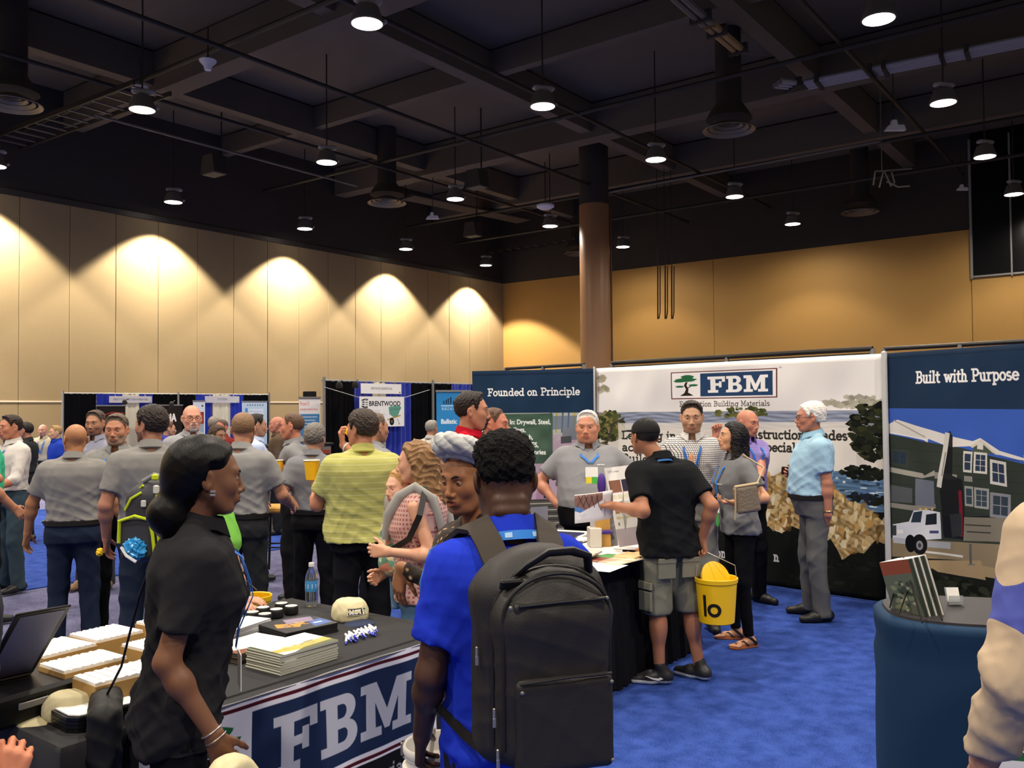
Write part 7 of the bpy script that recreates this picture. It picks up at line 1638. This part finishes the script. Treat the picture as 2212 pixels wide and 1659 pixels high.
for t in (1, -1):     # shoulder straps hug the shirt
    s = bx['s']; raw = [(t * .07, -.2, 1.40), (t * .085, -.13, 1.47), (t * .105, -.06, 1.535), (t * .125, .0, 1.53), (t * .135, .07, 1.47), (t * .135, .13, 1.38), (t * .13, .15, 1.25), (t * .15, .1, 1.12), (t * .2, 0., 1.0)]
    X, N = surf(bx, [bx['at'](*p) for p in raw], .012); X[0] = bx['at'](t * .07, -.205, 1.385); N[0] = [0, -.5, .8]
    mb = MB(); mb.ribbon([toW(bx, p) - np.array(pack.location) for p in X[:7]], [bx['Rw'] @ n for n in N[:7]], .068, .014); mb.build('shoulder_strap', M_strap, pack, True, M=PKI)
    raw = [(t * .13, .15, 1.22), (t * .19, .08, 1.1), (t * .215, -.02, 1.02), (t * .17, -.14, .98), (t * .13, -.2, .96)]
    X, N = surf(bx, [bx['at'](*p) for p in raw], .01); X[-1] = bx['at'](t * .13, -.22, .965)
    mb = MB(); mb.ribbon([toW(bx, p) - np.array(pack.location) for p in X], [bx['Rw'] @ n for n in N], .026, .004); mb.build('webbing', M_pk2, pack, True, M=PKI)
# lanyard behind the blue man's neck
def neckband(ctx, color, w_=.02, z=.03, rr=1.55, printed=True):
    nb, nr, s = ctx['nb'], ctx['nr'], ctx['s']; th = np.linspace(-2.3, 2.3, 25); pts = [nb + np.array([math.sin(a) * nr * rr, -math.cos(a) * nr * rr, (z - .014 * a * a) * s]) for a in th]; N = [np.array([math.sin(a), -math.cos(a), .45]) for a in th]
    mb = MB(); mb.ribbon(pts, N, w_, .002); o = mb.build('lanyard', mat('lanyard_' + color, color, .5, spec=.3), ctx['root'], True)
    if printed:
        for i0, i1 in ((14, 17), (10, 11)): mb = MB(); mb.ribbon([p + norm(n) * .0025 for p, n in zip(pts[i0:i1 + 1], N[i0:i1 + 1])], N[i0:i1 + 1], w_ * .55, .0005); mb.build('lanyard_print', mat('lanyard_text', '9fc3e8', .5), ctx['root'])
    return o
neckband(bx, '2277d0', .024, .038, 1.62)
for t, (c_, nm) in ((1, (0, 'x')),): pass
# rolls at the nape
# --- woman in black
add_lanyard(woman, '1f62c0', [(.085, .105, 'd9d5d6')], 1.09)
s = woman['s']; hs = woman['hs']
mb = MB()
for dz in (0., -.011):
    p = woman['hc'] + woman['Rh'] @ (np.array([.0845, .004, -.036 + dz]) * hs); mb.box(p, (.004, .016, .0065), R=woman['Rh'], bev=.001)
mb.build('earring', M_silver, woman['root'])
def bracelet(ctx, t, m, r=.031, th=.003, up=.0, name='bracelet'):
    S, E, Wp, hd, back, a = ctx['arms'][t]; d = norm(Wp - E); c = Wp - d * up; x = norm(np.cross(d, (0, .3, 1))); y = np.cross(d, x); mb = MB(); mb.tube([c + (x * math.cos(q) + y * math.sin(q)) * r for q in np.linspace(0, 6.283, 21)], th, 6, False); return mb.build(name, m, ctx['root'], True)
bracelet(woman, 1, M_silver, .029, .002, .012); bracelet(woman, 1, M_silver, .03, .0015, -.01)
Wp = toW(woman, woman['arms'][1][2])
beige_cap('beige logo cap hanging from the hand of the woman in black', Wp + np.array([.045, -.03, -.135]), rotz(-2.2) @ rotx(-1.25), .92, True, 'cdc39c')
# shoulder bag with thin strap
bagc = P(228, 1590, 2.78); t = thing('shoulder_bag', 'black shoulder bag hanging behind the woman in black on a thin strap', 'bag', bagc)
g = G(); g.box((0, 0, 0), (.05, .14, .13), .04, R=rotz(.4)); V, Q = g.mesh(.009); V = V + vnormals(V, Q) * folds(V, .004, 18, 2)[:, None]; link('body', mesh_np('body', V, Q, mat('bag_black', '171718', .6, spec=.3)), t)
mb = MB(); mb.tube([np.array([0, 0, .12]), P(262, 1440, 2.72) - bagc, P(300, 1290, 2.66) - bagc, toW(woman, woman['at'](-.05, -.14, 1.36)) - bagc], .004, 6); mb.build('strap', M_pk2, t, True)
# --- head wrap
wc = wrapw; hs = wc['hs']; M_wrap = mat('wrap_grey', 'b9bab8', .85, bump=.3, bscale=120, stretch=(1, 1, 4)); M_wrap2 = mat('wrap_band', 'a9aeb0', .85)
def ringp(a, ro=0., dz=0.): return np.array([(.083 + ro) * math.sin(a), -.02 + (.102 + ro) * math.cos(a), .05 + .058 * math.cos(a) + dz])
g = G(); aa = np.linspace(-2.6, 2.6, 15)
for a0, a1 in zip(aa[:-1], aa[1:]): g.cap(ringp(a0, -.006) * hs, ringp(a1, -.006) * hs, .014 * hs, .014 * hs, .012)
g_child(wc, 'wrap_band', g, .005, M_wrap2, True)
for ph in range(3):
    g = G(); aa = np.linspace(-2.7, 2.7, 34); pp = [ringp(a, .004 + .012 * math.cos(a * 3.2 + ph * 2.09), .042 + .017 * math.sin(a * 3.2 + ph * 2.09)) * hs for a in aa]
    for p0, p1 in zip(pp[:-1], pp[1:]): g.cap(p0, p1, .021 * hs, .021 * hs, .01)
    g_child(wc, 'wrap_twist', g, .005, M_wrap, True, None, .0025, 70)
add_lanyard(wc, '1f5fb4', None, 1.12)
# --- cargo man: cap, flap, bucket, sheet, shoes
cg = cargo; hs = cg['hs']
g = G(); g.ell(np.array((0, -.012, .04)) * hs, np.array((.09, .112, .092)) * hs, .02); g_child(cg, 'cap', g, .006, mat('cap_black', '141415', .85), True, lambda X: (.028 + .12 * np.clip(-X[..., 1] / hs - .05, -.2, .0) * 0) * hs - X[..., 2])
g = G(); g.ell(np.array((0, .13, .04)) * hs, np.array((.075, .075, .008)) * hs, .01); g_child(cg, 'cap_bill', g, .006, mat('cap_black', '141415', .85), True)
hj, kn, an = cg['LG'][-1]; mid = hj + (kn - hj) * .75; s = cg['s']; M_sh = mat('cloth_7d7c6c', '7d7c6c', .95)
mb = MB(); mb.box(mid + np.array([-.1, -.03, .05]) * s, (.022, .13, .055), R=rotz(.25) @ roty(.08), bev=.008); mb.box(mid + np.array([-.1, -.03, -.05]) * s, (.018, .12, .13), R=rotz(.25), bev=.008); mb.build('cargo_pocket', M_sh, cg['root'])
for t in (1, -1):
    hj, kn, an = cg['LG'][t]; mb = MB(); mb.box(hj + np.array([-.005 * t, -.115, -.13]) * s, (.12, .012, .12), R=rotx(.06), bev=.005); mb.box(hj + np.array([-.005 * t, -.121, -.075]) * s, (.125, .012, .035), R=rotx(.06), bev=.005); mb.build('back_pocket', M_sh, cg['root'])
for t in (-1, 1):
    o, f = cg['shoe%d' % t]; mb = MB(); x = -.0455 if t < 0 else .0455
    pts = [(-.03, .045), (.0, .034), (.035, .04), (.085, .062), (.03, .050), (.0, .048), (-.012, .056)]
    k = len(pts); A = [f(x * (1.02 if y < .05 else .98), y + .01, z) for y, z in pts]; B = [f(x * 1.1, y + .01, z) for y, z in pts]; mb.add(A + B, [tuple(range(k)), tuple(range(2 * k - 1, k - 1, -1))] + [(i, (i + 1) % k, k + (i + 1) % k, k + i) for i in range(k)]); mb.build('shoe_mark', mat('mark_white', 'e8e8e6', .5), cg['root'])
bk = P(1547, 1246, 5.55); z0 = P(1547, 1347, 5.5)[2]; hB = bk[2] - z0
t = thing('yellow_bucket', 'yellow bucket with black ring print held by the man in cap', 'bucket', (bk[0], bk[1], z0)); M_yel = mat('bucket_yellow', 'f0c010', .4, spec=.4)
mb = MB(); mb.lathe([(.104, 0), (.108, .004), (.126, hB - .03), (.132, hB - .028), (.134, hB - .004), (.131, hB), (.125, hB - .002), (.106, .008), (0, .008)], 40); mb.build('shell', M_yel, t, True)
def cyl(a, z): r = .108 + (.126 - .108) * z / (hB - .03) + .0012; return (r * math.sin(a), -r * math.cos(a), z)
mb = MB(); n = 28; V = []
a0 = -.35; zc = hB * .33
for k in range(n):
    q = 2 * math.pi * k / n
    for rr in (.042, .022): V.append(cyl(a0 + rr * math.cos(q) / .112, zc + rr * math.sin(q)))
mb.add(V, [(2 * k, 2 * ((k + 1) % n), 2 * ((k + 1) % n) + 1, 2 * k + 1) for k in range(n)]); mb.add([cyl(a, z) for a, z in ((-.95, zc - .042), (-.78, zc - .042), (-.78, zc + .09), (-.95, zc + .09))], [(0, 1, 2, 3)]); mb.build('print', mat('print_black', '16140f', .6), t)
hd = toW(cg, cg['arms'][1][2]) + np.array([.01, -.0, -.075]) - np.array(t.location)
mb = MB(); mb.tube([(-.128, 0, hB - .02), (-.12, 0, hB + .06), hd + np.array([-.03, 0, -.005]), hd, hd + np.array([.03, 0, -.01]), (.118, 0, hB + .07), (.128, 0, hB - .02)], .003, 6); mb.build('bail', M_silver, t, True)
mb = MB(); mb.lathe([(.0, 0), (.105, 0), (.11, .004), (.11, .016), (.104, .018), (0, .016)], 32, c=(.0, .03, hB - .02), R=rotz(.5) @ rotx(1.15)); mb.build('lid', M_yel, t, True)
p = Paint(.4, .28, 500, 'e9e7ea'); p.poly([(0, .28), (.28, .28), (.28, .2), (.05, .1), (0, .12)], '8e6a60'); p.poly([(0, .12), (.05, .1), (.1, .125), (0, .17)], '5d86c4')
for k in range(4): p.line([(.03 + .06 * k, .27), (.09 + .05 * k, .14)], .008, '4a3a34'); p.line([(.08 + .05 * k, .27), (.02 + .06 * k, .16)], .006, '4a3a34')
p.line([(.0, .276), (.3, .276)], .006, 'f4f2f0'); p.rect(.3, .03, .305, .2, '55505a'); p.disc(.26, .11, .008, .008, '77756a'); p.disc(.26, .14, .008, .008, '77756a'); p.blobs(.08, .06, .03, .02, ['c9c7ca', 'd8d6d8'], 10, .012, 1)
A = P(1242, 1131, 5.45); B = P(1325, 1119, 5.6); D = P(1233, 1071, 5.42); ux = norm(B - A); uy = norm((D - A) - ux * ((D - A) @ ux)); t = thing('brochure_sheet', 'unfolded picture brochure held out by the man in cap', 'brochure', A)
sheet('sheet', (0, 0, 0), ux, uy, float(np.linalg.norm(B - A)), float(np.linalg.norm(D - A)), mat_img('print_heldsheet', p.image('print_heldsheet'), .5), 12, 6, lambda S, T_: .012 * np.sin(S * 12), t, .002)
neckband(cg, '2f6cb0', .016, .03, 1.35, False)
# --- grey polo man: chest mark, split ribbon on the badge
def chest_mark(ctx, x, z, w_, h_, m, name='chest_logo', rows=1):
    X, N = surf(ctx, [ctx['at'](x, .25, z)], .004); n = N[0]; r = norm(np.cross(n, (0, 0, 1))) * -1; mb = MB()
    for k in range(5): mb.box(X[0] + r * w_ * (k / 4 - .5) , (w_ * .16, .0015, h_ * (1 if k % 2 else .75)), R=np.stack([r, n, np.cross(r, n)], 1))
    return mb.build(name, m, ctx['root'])
M_mark = mat('mark_pale', 'd8d8d6', .6)
# --- dark-haired woman: sandals, handbag; white-haired man: watch and phone
def by_label(txt): return [o for o in COL.objects if o.get('label', '').startswith(txt)][0]
def sandals(ctx):
    for t in (1, -1):
        hj, kn, an = ctx['LG'][t]; s = ctx['s']; R = rotz(-t * .25); f = lambda x, y, z: an * [1, 1, 0] + R @ (np.array([x, y, z]) * s)
        mb = MB(); pl = [(-.034, -.07), (.034, -.07), (.038, 0), (.046, .09), (.04, .15), (.0, .178), (-.04, .15), (-.046, .09), (-.038, 0)]; k = len(pl)
        mb.add([f(x, y, .004) for x, y in pl] + [f(x, y, .016) for x, y in pl], [tuple(range(k - 1, -1, -1)), tuple(range(k, 2 * k))] + [(i, (i + 1) % k, k + (i + 1) % k, k + i) for i in range(k)]); mb.box(f(0, -.045, .01), (.06 * s, .05 * s, .018), R=R)
        mb.cm = 1; mb.tube([f(-.04, .02, .02), f(-.02, .06, .055), f(0, .12, .034)], .006, 6); mb.tube([f(.04, .02, .02), f(.02, .06, .055), f(0, .12, .034)], .006, 6); mb.tube([f(-.04, -.05, .03), f(-.036, .0, .075), f(0, .03, .09), f(.036, .0, .075), f(.04, -.05, .03), f(0, -.068, .06), f(-.04, -.05, .03)], .009, 6)
        mb.build('sandal', [mat('sandal_sole', '9a5a3c', .6), mat('sandal_strap', '1c1a1a', .5)], ctx['root'], True)
sandals(darkw)
chest_mark(stout, -.085, 1.40, .05, .012, M_mark); chest_mark(darkw, -.085, 1.30, .05, .012, M_mark); chest_mark(lilac, -.09, 1.36, .05, .006, M_mark)
bgc = P(1613, 1078, 6.22); t = thing('handbag', 'quilted beige handbag under the arm of the dark haired woman', 'handbag', bgc)
g = G(); g.box((0, 0, 0), (.085, .03, .095), .02, R=roty(-.15)); V, Q = g.mesh(.007); link('body', mesh_np('body', V, Q, mat('bag_quilt', '7c7060', .5, spec=.3, bump=.6, bscale=60)), t)
mb = MB(); mb.box((-.0, -.004, .098), (.17, .05, .016), R=roty(-.15), bev=.005); mb.build('flap_edge', mat('bag_gold', 'b09c78', .4), t)
mb = MB(); mb.tube([np.array((.07, .0, .1)), P(1650, 1010, 6.35) - bgc, toW(darkw, darkw['at'](-.12, -.02, 1.5)) - bgc], .007, 6); mb.tube([(-.085, -.03, .09), (-.087, -.034, -.02), (-.09, -.03, -.14)], .006, 6); mb.build('strap', mat('bag_gold', 'b09c78', .4), t, True)
bracelet(white, -1, mat('watch_gold', 'b8a878', .3, .8), .031, .006, .03, 'wristwatch'); bracelet(lilac, -1, M_pk2, .033, .009, .03, 'wristwatch')
c = toW(white, white['arms'][1][2]) + np.array([-.085, -.02, .02]); o = MB().box((0, 0, 0), (.13, .012, .065), R=roty(.1) @ rotz(.2), bev=.004).build('phone', mat('phone_dark', '2c1512', .3), None, loc=c); tag(o, 'dark red phone held by the white haired man', 'phone')
# --- yellow paper cups
def cup(c, label, R=np.eye(3), s=1.):
    t = thing('paper_cup', label, 'cup', c); mb = MB(); mb.lathe([(.028 * s, 0), (.03 * s, .002), (.041 * s, .105 * s), (.039 * s, .105 * s), (.028 * s, .006), (0, .006)], 24, R=R); mb.build('wall', mat('cup_yellow', 'f0b81c', .5), t, True)
    mb = MB(); a = np.linspace(0, 6.283, 25); mb.tube([R @ np.array([.0415 * s * math.cos(q), .0415 * s * math.sin(q), .105 * s]) for q in a], .003 * s, 6, False); mb.build('rim', mat('cup_rim', 'e8e4da', .5), t, True)
    return t
S_, E_, Wp, hd_, bk_, a_ = prof['arms'][-1]; cup(toW(prof, Wp) + np.array([-.085, -.03, -.04]), 'yellow paper cup in front of the man facing left', s=1.25)
Wp = yel['arms'][-1][2]; cup(toW(yel, Wp) + np.array([-.02, -.045, .045]), 'yellow paper cup in the lower hand of the man in lime polo', s=1.25)
Wp = yel['arms'][1][2]; cup(toW(yel, Wp) + np.array([.03, .0, .07]), 'tilted yellow paper cup at the mouth of the man in lime polo', roty(.75), 1.15)
bracelet(yel, 1, mat('watch_white', 'dcd8d4', .4), .032, .008, .03, 'wristwatch')
mb = MB(); nb, nr, s = sandy['nb'], sandy['nr'], sandy['s']
X, N = surf(sandy, [sandy['at'](.01, -.25, 1.405), sandy['at'](-.03, -.25, 1.405)], .004)
for X0, w_, m in ((X[0], .036, mat('mark_yellow', 'e8c81e', .6)), (X[1], .03, mat('mark_grey', 'b4b4b2', .6))): mb = MB(); mb.box(X0, (w_, .003, .012)); mb.build('neck_mark', m, sandy['root'])
# --- baby carrier
bc = baby; cc_ = toW(bc, np.array([0, .0, .40])); t = thing('baby_carrier', 'floral front carrier with grey straps holding the baby', 'carrier', cc_); Rb = bc['Rw']
M_fl = mat('carrier_floral', '7fa08c', .9, noise=.5, nscale=30); fm_ = bpy.data.materials.new('carrier_print'); fm_.use_nodes = True
def carrier_print(m):
    nt = m.node_tree; b = nt.nodes['Principled BSDF']; tc = nt.nodes.new('ShaderNodeTexCoord'); v = nt.nodes.new('ShaderNodeTexVoronoi'); v.inputs['Scale'].default_value = 26; nt.links.new(tc.outputs['Object'], v.inputs['Vector']); r = nt.nodes.new('ShaderNodeValToRGB'); r.color_ramp.interpolation = 'CONSTANT'; sp = nt.nodes.new('ShaderNodeSeparateXYZ'); nt.links.new(v.outputs['Color'], sp.inputs[0]); nt.links.new(sp.outputs[0], r.inputs[0]); e = r.color_ramp.elements; e[0].color = lin('6fa58c'); e[1].position = .35; e[1].color = lin('c07a64'); x = e.new(.55); x.color = lin('d8c4a0'); x = e.new(.75); x.color = lin('56806c'); x = e.new(.88); x.color = lin('b4bf96'); nt.links.new(r.outputs[0], b.inputs['Base Color']); b.inputs['Roughness'].default_value = .9
carrier_print(fm_)
g = G(); g.ell((0, .015, -.03), (.105, .1, .17), .03); g.ell((0, .02, -.14), (.11, .1, .07), .04); V, Q = g.mesh(.009, lambda X: np.maximum(X[..., 2] - .09, -.2 - X[..., 2])); V = V + vnormals(V, Q) * folds(V, .003, 30, 1)[:, None]; link('panel', mesh_np('panel', V @ Rb.T, Q, fm_), t)
g = G()
for k in range(10): g.cap((-.085 + .004 * math.sin(k), .07 + .01 * (k % 2), .08 - .036 * k), (-.085 - .004 * k * .3, .075, .08 - .036 * (k + 1)), .022, .021, .01)
V, Q = g.mesh(.007); V = V + vnormals(V, Q) * folds(V, .004, 90, 1)[:, None]; link('knit_edge', mesh_np('knit_edge', V @ Rb.T, Q, mat('knit_grey', '8a857c', .95, bump=.4, bscale=150)), t)
M_cs = mat('carrier_strap', 'a3a09a', .85)
for tt in (1, -1):
    raw = [(tt * .1, .2, 1.2), (tt * .12, .13, 1.34), (tt * .13, .06, 1.44), (tt * .13, -.02, 1.47), (tt * .125, -.09, 1.42), (tt * .1, -.14, 1.28), (tt * .08, -.14, 1.15)]
    X, N = surf(mother, [mother['at'](*p) for p in raw], .022); mb = MB(); mb.tube([toW(mother, p) - cc_ for p in X], [.02, .026, .028, .028, .027, .024, .02], 10, True, .6); mb.build('strap', M_cs, t, True)
    X, N = surf(mother, [mother['at'](*p) for p in ((tt * .13, -.06, 1.47), (tt * .17, -.05, 1.36), (tt * .17, .0, 1.24), (tt * .14, .1, 1.16))], .03); mb = MB(); mb.ribbon([toW(mother, p) - cc_ for p in X], [mother['Rw'] @ n for n in N], .03, .006); mb.build('webbing', M_pk2, t, True)
# --- green and black rucksack of the person leaning over the table, yellow bucket, wristband
kc = P(326, 1122, 4.62); t = thing('rucksack', 'black rucksack with lime piping and blue pouch behind the woman in black', 'backpack', kc); M_l = mat('lime_piping', 'b8c81e', .5); M_rk = mat('rucksack_dark', '34343a', .7); M_rg = mat('rucksack_grey', '7c7e80', .7)
g = G(); g.box((0, 0, -.02), (.105, .12, .19), .07, .03); g.ell((.02, 0, .13), (.1, .11, .07), .05); V, Q = g.mesh(.009); link('main_compartment', mesh_np('main_compartment', V, Q, M_rk), t)
g = G(); g.box((-.02, -.105, -.08), (.085, .035, .11), .03); V, Q = g.mesh(.008); link('front_pocket', mesh_np('front_pocket', V, Q, M_rk), t)
for pts, r in (([(-.105, -.14, -.1), (-.1, -.145, .01), (-.02, -.15, .035), (.05, -.145, .015), (.065, -.14, -.06), (.075, -.135, -.17)], .009), ([(.075, -.1, .15), (.085, -.125, .05), (.095, -.125, -.07), (.1, -.11, -.18)], .014), ([(-.09, -.1, .06), (-.05, -.125, .12), (.0, -.12, .15)], .007), ([(-.06, -.07, .14), (0, -.1, .185)], .006)):
    mb = MB(); mb.tube(pts, r, 8); mb.build('piping', M_l, t, True)
mb = MB(); mb.tube([(-.02, -.05, .2), (.04, -.06, .235), (.1, -.04, .215)], .013, 8); mb.build('carry_handle', M_rg, t, True); mb = MB(); mb.box((.055, -.085, .225), (.03, .03, .035), bev=.008); mb.build('handle_sleeve', M_l, t)
mb = MB(); mb.box((.075, -.12, .165), (.028, .02, .045), bev=.006); mb.box((.015, -.13, .095), (.026, .012, .035), bev=.004); mb.build('buckle', mat('buckle_pale', 'c0c0bc', .4), t)
g = G(); g.ell((-.02, -.15, -.13), (.06, .03, .055), .01); V, Q = g.mesh(.006); V = V + vnormals(V, Q) * folds(V, .008, 60, 3)[:, None]; link('blue_pouch', mesh_np('blue_pouch', V, Q, mat('foil_blue', '2a8fd0', .2, spec=.6), False), t)
mb = MB(); mb.tube([(-.085, -.155, -.12), (-.05, -.175, -.16), (.0, -.18, -.19)], .008, 6); mb.build('mesh_hem', mat('hem_white', 'd4d4d2', .6), t, True)
yb = P(549, 1285, 4.86); t = thing('yellow_bucket', 'yellow bucket on the floor just beyond the black table end', 'bucket', (yb[0], yb[1], yb[2] - .33 - .0)); t.location.z = max(.0, yb[2] - .33)
hb_ = yb[2] - t.location.z; mb = MB(); mb.lathe([(.075, 0), (.077, .004), (.088, hb_ - .03), (.094, hb_ - .028), (.096, hb_ - .004), (.093, hb_), (.086, hb_ - .003), (.074, .01), (0, .01)], 36); mb.build('shell', M_yel, t, True)
mb = MB(); mb.tube([(-.09, 0, hb_ - .02), P(512, 1235, 4.6) - np.array(t.location), (.02, -.02, hb_ + .03)], .003, 6); mb.build('bail', M_silver, t, True)
bracelet(kid, -1, mat('band_teal', '2f8f96', .5), .03, .006, .02, 'wristband')
# --- small extras: stool by the crowd, yellow napkin
c = P(604, 1092, 9.6); t = thing('stool', 'tan topped stool with dark legs beyond the sandy haired man', 'stool', (c[0], c[1], 0)); zt = c[2]
mb = MB(); mb.box((0, 0, zt - .03), (.34, .34, .07), bev=.02); mb.build('seat', mat('stool_tan', 'c89448', .6), t)
for sx in (-1, 1):
    for sy in (-1, 1): mb = MB(); mb.tube([(sx * .13, sy * .13, zt - .06), (sx * .16, sy * .16, 0)], .014, 8); mb.build('leg', M_pipe, t, True)
mb = MB()
for a, b_ in (((-1, -1), (1, -1)), ((1, -1), (1, 1)), ((1, 1), (-1, 1)), ((-1, 1), (-1, -1))): mb.tube([(a[0] * .148, a[1] * .148, zt * .4), (b_[0] * .148, b_[1] * .148, zt * .4)], .009, 6)
mb.build('stretcher', M_pipe, t, True)
Wp = toW(tall, tall['arms'][-1][2]); g = G(); g.ell((0, 0, 0), (.025, .02, .03), .01); V, Q = g.mesh(.006); V = V + vnormals(V, Q) * folds(V, .006, 60, 1)[:, None]; o = link('napkin', mesh_np('napkin', V, Q, mat('note_yellow', 'f2c21a', .6), False), None, loc=Wp + np.array([-.02, -.05, -.08])); tag(o, 'crumpled yellow napkin in the hand of the tall man', 'napkin')
# blue panel of the tan shirt at the right edge
S_, E_, Wp, hd_, bk_, a_ = edge['arms'][-1]
neckband(edge, '2a4a8a', .02, .03, 1.5, False)
